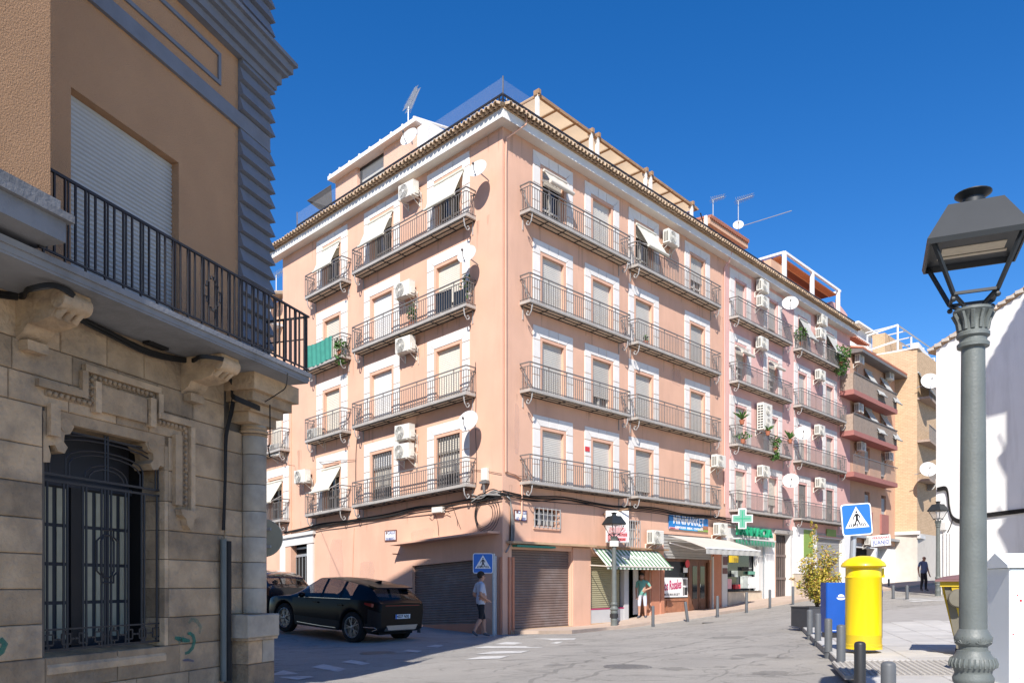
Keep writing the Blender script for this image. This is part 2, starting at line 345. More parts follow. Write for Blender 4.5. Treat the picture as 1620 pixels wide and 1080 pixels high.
PM = {}
I4 = Matrix.Identity(4)
def place(o, M, parent=None):
    PM[o.name] = M
    if parent is not None:
        o.parent = parent; o.matrix_basis = PM[parent.name].inverted() @ M
    else: o.matrix_basis = M
    return o
def obj(name, mesh, mats=None, parent=None, M=I4, smooth=None, **kw):
    if isinstance(mesh, MB): mesh = mesh.mesh(name, mats, smooth)
    o = bpy.data.objects.new(name, mesh); COL.objects.link(o)
    place(o, M, parent)
    for k, v in kw.items(): o[k] = v
    return o
def empty(name, label, cat, M=I4, group=None):
    o = bpy.data.objects.new(name, None); COL.objects.link(o); o.empty_display_size = 0.2
    place(o, M); o['label'] = label; o['category'] = cat
    if group: o['group'] = group
    return o
def tag(o, label, cat, group=None):
    o['label'] = label; o['category'] = cat
    if group: o['group'] = group
    return o
def kids(o): return [c for c in COL.objects if c.parent == o]
def dup(root, M, label=None, group=None, children=None):
    """copy a thing, its parts and sub-parts"""
    def rec(src, par):
        c = src.copy(); COL.objects.link(c)
        if par is None: place(c, M)
        else:
            c.parent = par; c.matrix_basis = src.matrix_basis.copy(); PM[c.name] = PM[par.name] @ src.matrix_basis
        for ch in src.children: rec(ch, c)
        return c
    r = rec(root, None)
    if label: r['label'] = label
    if group: r['group'] = group
    return r
def T(x, y, z): return Matrix.Translation((x, y, z))
def RZ(a): return Matrix.Rotation(a, 4, 'Z')
def RX(a): return Matrix.Rotation(a, 4, 'X')
def RY(a): return Matrix.Rotation(a, 4, 'Y')
def text_mb(txt, size, depth=0.004, bold=0.0, align='CENTER'):
    """lettering as a mesh lying in the local xz plane, facing -y"""
    c = bpy.data.curves.new('lettering', 'FONT'); c.body = txt; c.size = size; c.align_x = align; c.align_y = 'CENTER'; c.extrude = depth; c.offset = bold; c.resolution_u = 2
    o = bpy.data.objects.new('lettering', c); COL.objects.link(o)
    dg = bpy.context.evaluated_depsgraph_get(); me = bpy.data.meshes.new_from_object(o.evaluated_get(dg))
    mb = MB(); mb.add([(v.co.x, -v.co.z, v.co.y) for v in me.vertices], [tuple(p.vertices) for p in me.polygons])
    bpy.data.objects.remove(o); bpy.data.curves.remove(c); bpy.data.meshes.remove(me)
    return mb

# ------------------------------------------------------------------ facade frames
class Fac:
    """a facade plane: u runs along it to the right as seen from the street, v up, w out towards the street; k is the fall of its storey lines"""
    def __init__(s, ox, oy, dx, dy, k=0.0, unit=1.0):
        n = math.hypot(dx, dy); s.unit = unit; s.o = (ox, oy); s.d = (dx / n, dy / n); s.i = (-dy / n, dx / n); s.k = k
        s.rot = Matrix(((s.d[0], s.i[0], 0, 0), (s.d[1], s.i[1], 0, 0), (0, 0, 1, 0), (0, 0, 0, 1)))
    def u(s, x, w=0):
        q = (x - CX) / FPX; ox = s.o[0] - s.i[0] * w; oy = s.o[1] - s.i[1] * w
        return (q * oy - ox) / (s.d[0] - q * s.d[1])
    def D(s, u, w=0): return s.o[1] + s.d[1] * u - s.i[1] * w
    def v(s, x, y, w=0):
        u = s.u(x, w); return (HOR - y) / FPX * s.D(u, w) - s.k * u
    def M(s, u=0, v=0, w=0):
        return Matrix.Diagonal((s.unit, s.unit, s.unit, 1)) @ T(s.o[0] + s.d[0] * u - s.i[0] * w, s.o[1] + s.d[1] * u - s.i[1] * w, v + s.k * u) @ s.rot
    def P(s, u, v, w): return s.M(u, v, w).translation

D0 = 25.5; X0 = -15 / FPX * D0
R = Fac(X0, D0, 1170, 1262, 0.0052)       # corner building, main street side
L = Fac(X0, D0, 1362, -1262, 0.048)       # corner building, side street side
B = Fac((400 - 810) / FPX * 11.5, 11.5, 0.316, 0.949, 0, 0.8)   # stone building on the left; its drawing unit is 0.8 m

# ------------------------------------------------------------------ ground height
GP = np.array([(-.3,25.5,-1.64),(8.06,34.5,-1.2),(13.2,40,-.72),(19.7,47,-.2),(21.1,41,-.32),(14.3,30,-.52),(6.08,16.3,-1.13),(3.9,10.9,-1.18),(3,6.5,-1.22),(-2.8,9.2,-1.12),(-4,20,-1.47),(-6.2,21.75,-1.245),(-3.3,21.6,-1.46),(-5.4,23.5,-1.26),(-9,24.5,-1.15),(3.5,28,-1.55),(-8,30,-1.5),(-3.5,5,-1.0),(0,5,-1.3),(-1.8,11,-1.33),(-4,13.5,-1.36),(20,30,-.45),(10,16,-1.02),(1.5,20,-1.45),(28,52,.3),(-14,38,-2.0)])
def _ft(X, Y): return np.stack([X * 0 + 1, X, Y], -1)
_c, *_ = np.linalg.lstsq(_ft(GP[:, 0], GP[:, 1]), GP[:, 2], rcond=None)
_res = GP[:, 2] - _ft(GP[:, 0], GP[:, 1]) @ _c
def G(x, y):
    x = min(max(x, -16), 26); y = min(max(y, 2), 52)
    d2 = (GP[:, 0] - x) ** 2 + (GP[:, 1] - y) ** 2 + 3.0
    w = d2 ** -1.6
    return float(_c[0] + _c[1] * x + _c[2] * y + (w * _res).sum() / w.sum())
def gp(px, py, dz=0.0):
    """point of the ground seen at a pixel of the photograph"""
    lo, hi = 2.0, 90.0
    qx = (px - CX) / FPX; qy = (py - HOR) / FPX
    for _ in range(40):
        m = (lo + hi) / 2
        if -qy * m > G(qx * m, m) + dz: lo = m
        else: hi = m
    return Vector((qx * lo, lo, G(qx * lo, lo) + dz))
def at(px, D, dz=0.0):
    x = (px - CX) / FPX * D
    return Vector((x, D, G(x, D) + dz))

# ================================================================== GROUND, ROAD, PAVEMENTS
def sheet(poly, dz, step, mats, name, thick=0.0, parent=None, **kw):
    """a sheet that follows the ground inside a plan polygon (clipped grid); thick adds a vertical rim"""
    import bmesh
    bm = bmesh.new()
    xs = [p[0] for p in poly]; ys = [p[1] for p in poly]
    f = bm.faces.new([bm.verts.new((p[0], p[1], 0)) for p in poly])
    def cuts(a, b): 
        n = max(1, int((b - a) / step)); return [a + (b - a) * i / n for i in range(1, n)]
    for c in cuts(min(xs), max(xs)):
        bmesh.ops.bisect_plane(bm, geom=bm.verts[:] + bm.edges[:] + bm.faces[:], plane_co=(c, 0, 0), plane_no=(1, 0, 0))
    for c in cuts(min(ys), max(ys)):
        bmesh.ops.bisect_plane(bm, geom=bm.verts[:] + bm.edges[:] + bm.faces[:], plane_co=(0, c, 0), plane_no=(0, 1, 0))
    if thick:
        be = [e for e in bm.edges if e.is_boundary]
        r = bmesh.ops.extrude_edge_only(bm, edges=be)
        low = {v for v in r['geom'] if isinstance(v, bmesh.types.BMVert)}
    else: low = set()
    for v in bm.verts: v.co.z = G(v.co.x, v.co.y) + dz - (thick if v in low else 0)
    bmesh.ops.recalc_face_normals(bm, faces=bm.faces[:])
    me = bpy.data.meshes.new(name); bm.to_mesh(me); bm.free()
    for m in mats: me.materials.append(MATS[m])
    me.polygons.foreach_set('use_smooth', [True] * len(me.polygons)); me.set_sharp_from_angle(angle=0.6)
    o = bpy.data.objects.new(name, me); COL.objects.link(o); place(o, I4, parent)
    for k, v in kw.items(): o[k] = v
    return o
sheet([(-260, -60), (300, -60), (300, 400), (-260, 400)], -0.35, 20, ['asphalt'], 'ground', kind='structure')
sheet([(-45, -14), (45, -14), (45, 75), (-45, 75)], 0, 1.25, ['asphalt'], 'road', kind='structure')

# pavement along the main street front of the corner building
kpx = [(905, 1002), (960, 996.5), (1031, 987.5), (1092, 979), (1138, 972), (1181, 965.5), (1218, 959.5), (1255, 953.5), (1330, 943)]
kp = [gp(*p) for p in kpx]
front = [(p.x, p.y) for p in kp] + [(27.5, 49.5)]
back = [R.P(u, 0, -0.2).xy[:] for u in (34, 20, 10, 0.5)]
front = [R.P(0.6, 0, 1.0).xy[:]] + front
sheet(front + back, 0.11, 0.9, ['pavement_pink'], 'pavement', thick=0.2, kind='structure')
# pavement of the little square on the right
kq = [(2.35, 3.0), (4.15, 9.9), (4.5, 11.0), (8.05, 22.7), (9.0, 23.6), (19, 26.4), (40, 29), (40, -12), (1.9, -12)]
plaza = sheet(kq, 0.10, 0.8, ['pavement_dark'], 'pavement', thick=0.25, kind='structure')
# pavement in front of the stone building and along its side
sheet([B.P(-13, 0, 0.75).xy[:], B.P(0.9, 0, 0.75).xy[:], B.P(1.2, 0, -6).xy[:], B.P(-13, 0, -6).xy[:]], 0.02, 1.0, ['asphalt'], 'pavement', thick=0.2, kind='structure')

# paving slabs of the square, one by one
SLAB = {}
def slab_mesh(w, d, ci, m):
    key = (w, d, m)
    if key not in SLAB: SLAB[key] = MB().cbox(-w / 2, w / 2, -0.0, 0.06, -d / 2, d / 2, 0.008).mesh('paving_slab', [m])
    return SLAB[key]
kdir = Vector((8.05 - 4.5, 22.7 - 11.0, 0)).normalized(); kn = Vector((kdir.y, -kdir.x, 0)); kang = math.atan2(kdir.y, kdir.x)
def put_slab(c, L_, W_, m, lift, name, par):
    z = G(c.x, c.y) + lift
    gx = G(c.x + kdir.x * .3, c.y + kdir.y * .3) - G(c.x - kdir.x * .3, c.y - kdir.y * .3)
    gy = G(c.x + kn.x * .3, c.y + kn.y * .3) - G(c.x - kn.x * .3, c.y - kn.y * .3)
    a = Vector((kdir.x * .6, kdir.y * .6, gx)).normalized(); b_ = Vector((kn.x * .6, kn.y * .6, gy)); nrm = b_.cross(a).normalized(); nrm = nrm if nrm.z > 0 else -nrm; b_ = a.cross(nrm)
    M = Matrix(((a.x, -nrm.x, b_.x, c.x), (a.y, -nrm.y, b_.y, c.y), (a.z, -nrm.z, b_.z, z), (0, 0, 0, 1)))
    return obj(name, slab_mesh(L_, W_, 0, m), None, par, M)
ks = Vector((4.5, 11.0, 0)); cnt = 0
for i in range(-7, 14):
    c = ks + kdir * (0.5 + i * 1.0) + kn * 0.16
    if c.y < 3.2 or c.y > 22.5 or (-1.2 < (c - ks).dot(kdir) < -0.0): continue
    put_slab(c, 0.985, 0.30, 'kerb', 0.108, 'kerb_stone', plaza)
for row in range(0, 13):
    for i in range(-8, 16):
        c = ks + kdir * (0.42 + i * 0.84 + (row % 2) * 0.42) + kn * (0.62 + row * 0.585)
        if c.y < 4.6 or c.y > 19.6: continue
        px = CX + FPX * c.x / c.y
        if px > 1660 or px < 1200 or cnt > 245: continue
        cnt += 1
        put_slab(c, 0.828, 0.573, 'pavement', 0.106 + random.uniform(0, .003), 'paving_slab', plaza)
# tactile slabs of the dropped kerb at the front
tm = MB()
for a in range(6):
    for b_ in range(6): tm.ball((-.17 + a * .068, -0.004, -.17 + b_ * .068), 0.016, 6, 4)
tm.box(-.2, .2, 0, .05, -.2, .2); TACT = tm.mesh('tactile_slab', ['pavement_dark'])
for i in range(4):
    for j in range(7):
        c = ks - kdir * (0.35 + i * 0.41) + kn * (0.1 + j * 0.41)
        o = put_slab(c, .4, .4, 'pavement_dark', 0.112, 'tactile_slab', plaza); o.data = TACT

# zebra crossings and worn road paint
def ground_patch(px, name, m='road_paint', dz=0.006, kind='structure'):
    ps = [gp(*p) for p in px]
    mb = MB(); n = 8
    def fn(a, b_):
        p = ps[0].lerp(ps[1], a).lerp(ps[3].lerp(ps[2], a), b_); return (p.x, p.y, G(p.x, p.y) + dz)
    mb.grid(fn, n, n)
    return obj(name, mb, [m], kind=kind)
for q in [[(828, 1012), (908, 1011), (912, 1009), (846, 1009.5)], [(782, 1018.5), (882, 1017.5), (890, 1014.6), (800, 1015)], [(748, 1025), (856, 1024), (870, 1020.8), (768, 1021.5)],
          [(752, 1034.5), (824, 1032.5), (838, 1028.8), (780, 1030)], [(735, 1043), (790, 1041.5), (806, 1037), (760, 1038)],
          [(424, 1068), (470, 1075), (497, 1070.5), (448, 1060)], [(492, 1055), (535, 1062.5), (548, 1058), (512, 1050)], [(540, 1047), (572, 1051.5), (586, 1049), (556, 1043.5)], [(637, 1030), (660, 1032), (668, 1029), (645, 1027.4)], [(674, 1022.5), (692, 1024), (702, 1020.6), (688, 1019.5)]]:
    ground_patch(q, 'zebra_stripe')
for k in range(5):
    y0 = 27.6 + k * 1.0
    mb = MB(); mb.grid(lambda a, b_: (13.9 + a * 6.6 + k * .3, y0 + b_ * 0.5 + a * 1.2, G(13.9 + a * 6.6 + k * .3, y0 + b_ * 0.5 + a * 1.2) + 0.006), 8, 2)
    obj('zebra_stripe', mb, ['road_paint'], kind='structure')
def crack(px, wd, seed):
    rn = random.Random(seed); P_ = [gp(*q) for q in px]; pts = []
    for i in range(len(P_) - 1):
        for k in range(9): 
            p = P_[i].lerp(P_[i + 1], k / 9); pts.append(p + Vector((rn.gauss(0, .03), rn.gauss(0, .05), 0)))
    pts.append(P_[-1]); L_, R_ = [], []
    for i, p_ in enumerate(pts):
        d = (pts[min(i + 1, len(pts) - 1)] - pts[max(i - 1, 0)]); d.z = 0; d.normalize(); r = wd * rn.uniform(.35, .8)
        for sgn, ls in ((1, L_), (-1, R_)): q = p_ + Vector((-d.y, d.x, 0)) * r * sgn; ls.append((q.x, q.y, G(q.x, q.y) + .0065))
    mb = MB()
    for i in range(len(pts) - 1): mb.quad(L_[i], R_[i], R_[i + 1], L_[i + 1])
    obj('crack_seal', mb, ['crack_seal'], kind='structure')
for i, (q, wd) in enumerate([([(835, 1079), (900, 1052), (985, 1034), (1040, 1028), (1120, 1012)], .05), ([(905, 1078), (960, 1060), (1010, 1042), (1090, 1030), (1150, 1018), (1205, 1014)], .05), ([(1045, 1026), (1100, 1016), (1160, 1013), (1240, 1003)], .04), ([(960, 1016), (1020, 1006), (1110, 995), (1190, 985)], .05), ([(1080, 1034), (1130, 1028), (1190, 1022)], .07), ([(1000, 1000), (1060, 992), (1130, 984), (1200, 975), (1280, 962)], .04), ([(780, 1062), (840, 1046), (900, 1036)], .03), ([(1120, 1078), (1170, 1052), (1230, 1040), (1270, 1018)], .03)]): crack(q, wd, i)
def blot(px, py, r, seed):
    c_ = gp(px, py); rn = random.Random(seed); n = 18; mb = MB()
    pts = [(c_.x + math.cos(2 * PI * i / n) * r * rn.uniform(.6, 1.1), c_.y + math.sin(2 * PI * i / n) * r * rn.uniform(.6, 1.3)) for i in range(n)]
    mb.add([(x, y, G(x, y) + .0085) for x, y in pts], [tuple(range(n))]); obj('oil_stain', mb, ['oil_stain'], kind='structure')
for i, (a, b_, r) in enumerate([(1150, 1008, .5), (1190, 1036, .35), (1235, 1040, .22), (905, 1020, .35), (1070, 1058, .25), (1215, 1065, .3), (880, 1052, .2), (1140, 1055, .12), (1165, 1041, .15)]): blot(a, b_, r, i)
def manhole(px, py, r, label):
    c = gp(px, py, 0.004); t = empty('manhole_cover', label, 'manhole cover', T(*c))
    mb = MB(); mb.lathe([(r, -0.02), (r, 0.004), (r * .93, 0.006), (r * .93, 0.001), (0.01, 0.001)], 28); obj('rim', mb, ['cast_iron'], t, T(*c))
    mb = MB()
    for i in range(-5, 6):
        for j in range(-5, 6):
            if (i * i + j * j) ** .5 * .155 * r < .85 * r: mb.box(i * .155 * r - .055 * r, i * .155 * r + .055 * r, j * .155 * r - .055 * r, j * .155 * r + .055 * r, 0.002, 0.008)
    obj('lid_studs', mb, ['cast_iron'], t, T(*c), kind='stuff')
manhole(993, 1054, 0.36, 'round iron manhole cover in the sunny middle of the road')
manhole(598, 1032, 0.36, 'round iron manhole cover in the shade behind the black car')
manhole(1126, 984.5, 0.32, 'small manhole cover near the far bollards outside the minimarket')

# ================================================================== CORNER BUILDING: wall, window, balcony builders
def wall(F, u0, u1, v0, v1, holes, depth=0.22):
    """front sheet with rectangular holes (u0,u1,v0,v1) and their reveals"""
    us = sorted({u0, u1, *[h[0] for h in holes], *[h[1] for h in holes]}); vs = sorted({v0, v1, *[h[2] for h in holes], *[h[3] for h in holes]})
    mb = MB()
    for i in range(len(us) - 1):
        for j in range(len(vs) - 1):
            cu = (us[i] + us[i + 1]) / 2; cv = (vs[j] + vs[j + 1]) / 2
            if any(h[0] < cu < h[1] and h[2] < cv < h[3] for h in holes): continue
            mb.quad((us[i], 0, vs[j]), (us[i + 1], 0, vs[j]), (us[i + 1], 0, vs[j + 1]), (us[i], 0, vs[j + 1]))
    for a, b_, c, d in [h[:4] for h in holes]:
        dp = depth
        mb.quad((a, 0, c), (a, 0, d), (a, dp, d), (a, dp, c)); mb.quad((b_, 0, c), (b_, dp, c), (b_, dp, d), (b_, 0, d))
        mb.quad((a, 0, d), (b_, 0, d), (b_, dp, d), (a, dp, d)); mb.quad((a, 0, c), (a, dp, c), (b_, dp, c), (b_, 0, c))
    return mb.shear(F.k)

OH = 1.90
CACHE = {}
def cached(key, fn):
    if key not in CACHE: CACHE[key] = fn()
    return CACHE[key]
def block_meshes(ow, k):
    H = 1.07; h = ow / 2 + 0.115; t = OH + 0.10; Tt = OH + 0.46; g = 0.011; c = h * 0.36
    polys = [[(-H, Tt), (-c, Tt), (-c, t), (-h, t)], [(-c, Tt), (c, Tt), (c, t), (-c, t)], [(c, Tt), (H, Tt), (h, t), (c, t)]]
    zs = [t - .12, t - .72, t - 1.3, 0.0]
    for sg in (-1, 1):
        polys.append([(sg * H, Tt), (sg * h, t), (sg * h, zs[0]), (sg * H, zs[0])])
        for i in range(3): polys.append([(sg * H, zs[i]), (sg * h, zs[i]), (sg * h, zs[i + 1]), (sg * H, zs[i + 1])])
    out = []
    for p in polys:
        cx = sum(q[0] for q in p) / 4; cz = sum(q[1] for q in p) / 4
        def ins(q, e): 
            dx, dz = q[0] - cx, q[1] - cz
            return (q[0] - math.copysign(min(e, abs(dx) * .5), dx), q[1] - math.copysign(min(e, abs(dz) * .5), dz))
        a = [ins(q, g) for q in p]; b_ = [ins(q, g + .006) for q in p]
        mb = MB(); mb.add([(x, -0.028, z) for x, z in b_] + [(x, -0.022, z) for x, z in a] + [(x, 0.02, z) for x, z in a],
               [(0, 1, 2, 3)] + [(i, (i + 1) % 4, (i + 1) % 4 + 4, i + 4) for i in range(4)] + [(i + 4, (i + 1) % 4 + 4, (i + 1) % 4 + 8, i + 8) for i in range(4)])
        mb.shear(k); out.append(mb)
    return out
def blind_mesh(ow, z0, z1, k, m, y=0.11):
    def f():
        mb = MB(); n = max(4, int((z1 - z0) / 0.062)); vs = []; fs = []
        for i in range(n):
            a = z0 + (z1 - z0) * i / n; b_ = z0 + (z1 - z0) * (i + 1) / n
            mb.quad((-ow / 2, y + .016, a), (ow / 2, y + .016, a), (ow / 2, y, a + .012), (-ow / 2, y, a + .012))
            mb.quad((-ow / 2, y, a + .012), (ow / 2, y, a + .012), (ow / 2, y, b_ - .004), (-ow / 2, y, b_ - .004))
            mb.quad((-ow / 2, y, b_ - .004), (ow / 2, y, b_ - .004), (ow / 2, y + .016, b_), (-ow / 2, y + .016, b_))
        mb.box(-ow / 2, ow / 2, y - .008, y + .02, z0 - .03, z0, 0)
        return mb.shear(k).mesh('roller_blind', [m])
    return cached(('bl', ow, round(z0, 2), round(z1, 2), k, m, y), f)
def frame_mesh(ow, k, trim):
    def f():
        mb = MB(); h = ow / 2 + 0.115; t = OH + .10
        for a, b_, c, d in ((-h, -ow / 2, 0, t), (ow / 2, h, 0, t), (-ow / 2, ow / 2, OH, t)): mb.box(a, b_, -0.012, 0.01, c, d, 0)
        mb.quad((-ow / 2, .205, 0), (ow / 2, .205, 0), (ow / 2, .205, OH), (-ow / 2, .205, OH), 1)
        for a, b_, c, d in ((-ow / 2, -ow / 2 + .06, 0, OH), (ow / 2 - .06, ow / 2, 0, OH), (-.04, .04, 0, OH), (-ow / 2, ow / 2, OH - .07, OH), (-ow / 2, ow / 2, 0, .09), (-ow / 2, ow / 2, .62, .68)): mb.box(a, b_, .165, .2, c, d, 2)
        return mb.shear(k).mesh('window', [trim, 'dark_glass', 'blind'])
    return cached(('fr', ow, k, trim), f)
def slot_mesh(ow, k):
    def f():
        mb = MB(); n = 7
        for i in range(n):
            a = -ow / 2 + .06 + (ow - .12) * i / n; mb.box(a, a + (ow - .12) / n * .7, .104, .108, .10, .20)
        return mb.shear(k).mesh('blind_slots', ['dark'])
    return cached(('sl', ow, k), f)
def window(F, root, uc, v, ow, style='down', m='blind', trim='peach_trim', blocks=True):
    M = F.M(uc, v); wd = obj('window', frame_mesh(ow, F.k, trim), None, root, M)
    if blocks:
        for bm_ in cached(('bk', ow, F.k), lambda: [b_.mesh('surround_block', ['white_trim']) for b_ in block_meshes(ow, F.k)]): obj('surround_block', bm_, None, wd, M)
    else:
        def f():
            mb = MB()
            for b_ in block_meshes(ow, F.k): mb.join(b_)
            return mb.mesh('surround_blocks', ['white_trim'])
        obj('surround_blocks', cached(('bj', ow, F.k), f), None, wd, M, kind='stuff')
    z = {'down': 0.03, 'gap': 0.34, 'half': 0.95, 'top': 1.45, 'low': 0.6}.get(style.split('+')[0])
    if style.startswith('grille'):
        obj('roller_blind', blind_mesh(ow, 1.35, OH, F.k, m), None, wd, M)
        mb = MB(); mb.box(-ow / 2 + .04, ow / 2 - .04, .15, .16, .7, 1.34); obj('curtain', mb.shear(F.k), ['blind_cream'], wd, M)
        mb = MB(); mb.box(-ow / 2, ow / 2, .14, .16, 0.02, .62); obj('lower_panel', mb.shear(F.k), ['iron_black'], wd, M)
        mb = MB(); n = 9
        for i in range(n): 
            x = -ow / 2 + .04 + (ow - .08) * i / (n - 1); mb.box(x - .013, x + .013, .02, .045, .02, OH - .02)
        for zz in (.05, .6, .98, 1.36, OH - .05): mb.box(-ow / 2, ow / 2, .045, .065, zz - .015, zz + .015)
        obj('grille', mb.shear(F.k), ['iron_grey'], wd, M)
    elif z is not None:
        obj('roller_blind', blind_mesh(ow, z, OH, F.k, m), None, wd, M)
        if style.endswith('slots'): obj('blind_slots', slot_mesh(ow, F.k), None, wd, M)
    return wd

def balcony_meshes(F, Ln, d, side_l=True, side_r=True):
    def f():
        k = F.k
        sl = MB(); sl.box(0, Ln, -d, 0.0, -0.045, 0.03, 0); sl.box(0.02, Ln - .02, -d + .02, 0, -.07, -.046, 1)
        for a in (-.012, .0): pass
        for y0, y1 in ((-d + .02, -d + .05), (-d / 2 - .014, -d / 2 + .014), (-.03, 0)): sl.box(.02, Ln - .02, y0, y1, -.092, -.071, 2)
        n = max(2, round(Ln / 0.95))
        for i in range(n + 1):
            x = .03 + (Ln - .06) * i / n; sl.box(x - .014, x + .014, -d + .05, -.03, -.091, -.0712, 2)
        sl.box(-.012, Ln + .012, -d - .014, -d - .001, -.05, .045, 3); sl.box(-.012, -.0005, -d, 0, -.05, .045, 3); sl.box(Ln + .0005, Ln + .012, -d, 0, -.05, .045, 3)
        slab = sl.shear(k).mesh('balcony', ['slab_edge', 'slab_under', 'iron_black', 'slab_edge'])
        rl = MB(); y = -d + .01
        for z, r in ((.90, .018), (.775, .011), (.09, .011)):
            rl.box(0, Ln, y - r, y + r, z - r, z + r)
            for x in (0, Ln): rl.box(x - r, x + r, y + r, 0.0, z - r, z + r)
        n = max(4, round(Ln / .118))
        for i in range(n + 1):
            x = Ln * i / n; w_ = .0085 if i % 8 else .012
            rl.box(x - w_, x + w_, y - w_, y + w_, .03, .775 if i % 8 else .9)
        for x in (0, Ln):
            for j in range(1, 4):
                yy = y + (d - .01) * j / 4; rl.box(x - .008, x + .008, yy - .008, yy + .008, .03, .775)
            # scrolled end panel leaning over the corner
            sg = 1 if x == 0 else -1
            for off in (0, .045):
                rl.tube([(x, -.02 - off, .76), (x + sg * .10, -.10 - off, .74), (x + sg * .02, -.16 - off, .60), (x, -d * .55 - off, .32), (x + sg * .05, -d * .9, .05)], .011, 5)
        rail = rl.shear(k).mesh('railing', ['iron_grey'])
        br = MB(); br.tube([(0, -d + .03, -.07), (0, -d + .03, -.18), (0, -d + .07, -.32), (0, -d + .16, -.42), (0, -d + .24, -.40), (0, -d + .27, -.33), (0, -d + .22, -.28), (0, -d + .17, -.31)], .021, 6)
        br.box(-.015, .015, -.03, 0, -.5, -.06)
        brk = br.mesh('bracket', ['iron_light'])
        return slab, rail, brk
    return cached(('bal', round(Ln, 2), d, F.k), f)
def balcony(F, root, u0, u1, v, d=0.45):
    slab, rail, brk = balcony_meshes(F, u1 - u0, d)
    M = F.M(u0, v); b_ = obj('balcony', slab, None, root, M)
    obj('railing', rail, None, b_, M, kind='stuff')
    for u in (u0 + .12, u1 - .12): obj('bracket', brk, None, b_, F.M(u, v))
    return b_

def shutter_door(F, root, u0, u1, v0, v1, m, name='roller_shutter', y=0.13, pitch=0.085):
    mb = MB(); n = int((v1 - v0) / pitch)
    for i in range(n):
        a = v0 + (v1 - v0) * i / n; b_ = v0 + (v1 - v0) * (i + 1) / n; q = (b_ - a)
        pr = [(y + .022, a), (y, a + q * .25), (y, a + q * .7), (y + .022, b_)]
        for j in range(3): mb.quad((u0, pr[j][0], pr[j][1]), (u1, pr[j][0], pr[j][1]), (u1, pr[j + 1][0], pr[j + 1][1]), (u0, pr[j + 1][0], pr[j + 1][1]))
    mb.box(u0, u1, y - .02, y + .03, v0 - .07, v0, 0)
    return obj(name, mb.shear(F.k), [m], root, F.M())

def box_part(F, root, name, m, *bs, **kw):
    if len(bs) > 1 and root is not None and 'kind' not in kw:
        return [box_part(F, root, name, m, b_, **kw) for b_ in bs][0]
    mb = MB()
    for b_ in bs: mb.box(b_[0], b_[1], -b_[3], -b_[2], b_[4], b_[5])      # u0,u1,w0,w1,v0,v1
    return obj(name, mb.shear(F.k), [m], root, F.M(), **kw)

def eave(F, root, u0, u1, v0=14.65, ml=True, tile='tile', pitch=0.2, w=0.36, soff='soffit', ends=(0, 0)):
    """soffit, fascia and a row of barrel tile ends; ends = extra at either end for the mitre"""
    mb = MB(); a, b_ = u0 - ends[0], u1 + ends[1]
    mb.box(a, b_, -w, 0.0, v0, v0 + .05, 0); mb.box(a - 0, b_, -w - .03, -w, v0 - .01, v0 + .26, 1)
    obj('cornice', mb.shear(F.k), [soff, 'fascia'], root, F.M())
    tb = MB(); n = int((u1 - u0 + ends[0] + ends[1]) / pitch)
    for i in range(n):
        x = a + (b_ - a) * (i + .5) / n; r = pitch * .46; z = v0 + .315 + random.uniform(-.01, .01); y0 = -w - .24 - random.uniform(0, .03)
        vs = []; fs = []; m = 6
        for s_ in (0, 1):
            for rr in (r, r * .78):
                for j in range(m + 1):
                    t = PI * j / m; vs.append((x + rr * math.cos(t), y0 + s_ * .55, z + .12 * s_ + rr * math.sin(t) * 1.45))
        q = m + 1
        for j in range(m):
            fs += [(j, j + 1, j + 1 + 2 * q, j + 2 * q), (j + q, j + 1 + q, j + 1, j), (j + q, j + 1 + q, j + 1 + 3 * q, j + 3 * q)]
        tb.add(vs, fs)
        # channel tile between two covers
        vs = []; fs = []; xm = x + pitch / 2
        for s_ in (0, 1):
            for j in range(m + 1):
                t = PI + PI * j / m; vs.append((xm + r * 1.0 * math.cos(t), y0 + .06 + s_ * .5, z + .04 + .12 * s_ + r * .9 * math.sin(t)))
        for j in range(m): fs.append((j, j + 1, j + 1 + q, j + q))
        tb.add(vs, fs)
    obj('eave_tiles', tb.shear(F.k), [tile], root, F.M(), smooth=50, kind='stuff')
    mb = MB(); mb.box(a, b_, -w - .06, .3, v0 + .262, v0 + .30); obj('eave_board', mb.shear(F.k), ['tile_base'], root, F.M())

# ------------------------------------------------------------------ the corner building itself (peach part)
cb = empty('corner_building', 'four-storey peach corner building with long iron balconies above a roller shuttered ground floor', 'building', T(X0, D0, -1.65))
VS = [3.33, 6.32, 9.2, 12.14]
RW = [(2.52, 1.15), (5.33, 1.15), (8.08, 1.15), (12.22, 1.12)]
UE = 14.75                                     # where the peach paint ends on the main street
gfR = [(R.u(809.4), R.u(903.9), -3, R.v(850, 869.5)), (R.u(934.5), R.u(1029), -3, R.v(980, 881)), (R.u(1050), R.u(1126), -3, R.v(1080, 846))]
holesR = [(c - w / 2, c + w / 2, v, v + OH) for v in VS for c, w in RW] + gfR
gridW = [(R.u(845), R.u(883), R.v(864, 832), R.v(864, 805.5)), (R.u(988), R.u(1009.5), R.v(1000, 864), R.v(1000, 823))]
holesR += gridW
obj('wall', wall(R, 0, UE, -3, 14.7, holesR), ['peach'], cb, R.M())
LW = [(-2.56, 1.18), (-6.2, 1.2), (-9.4, 1.03)]
LE = -13.05
lg = (L.u(652), L.u(761.5), -3, L.v(700, 890))
ld = (L.u(456), L.u(488), -3, L.v(470, 858))
holesL = [(c - w / 2, c + w / 2, v, v + OH) for v in VS for c, w in LW] + [lg, ld]
obj('wall', wall(L, LE, 0, -3.4, 14.7, holesL), ['peach'], cb, L.M())
mb = MB()          # far end wall of the side street, roof deck, back walls
pA = L.P(LE, 0, 0); pB = L.P(LE, 0, -11); pC = R.P(UE, 0, 0); pD = R.P(UE, 0, -11)
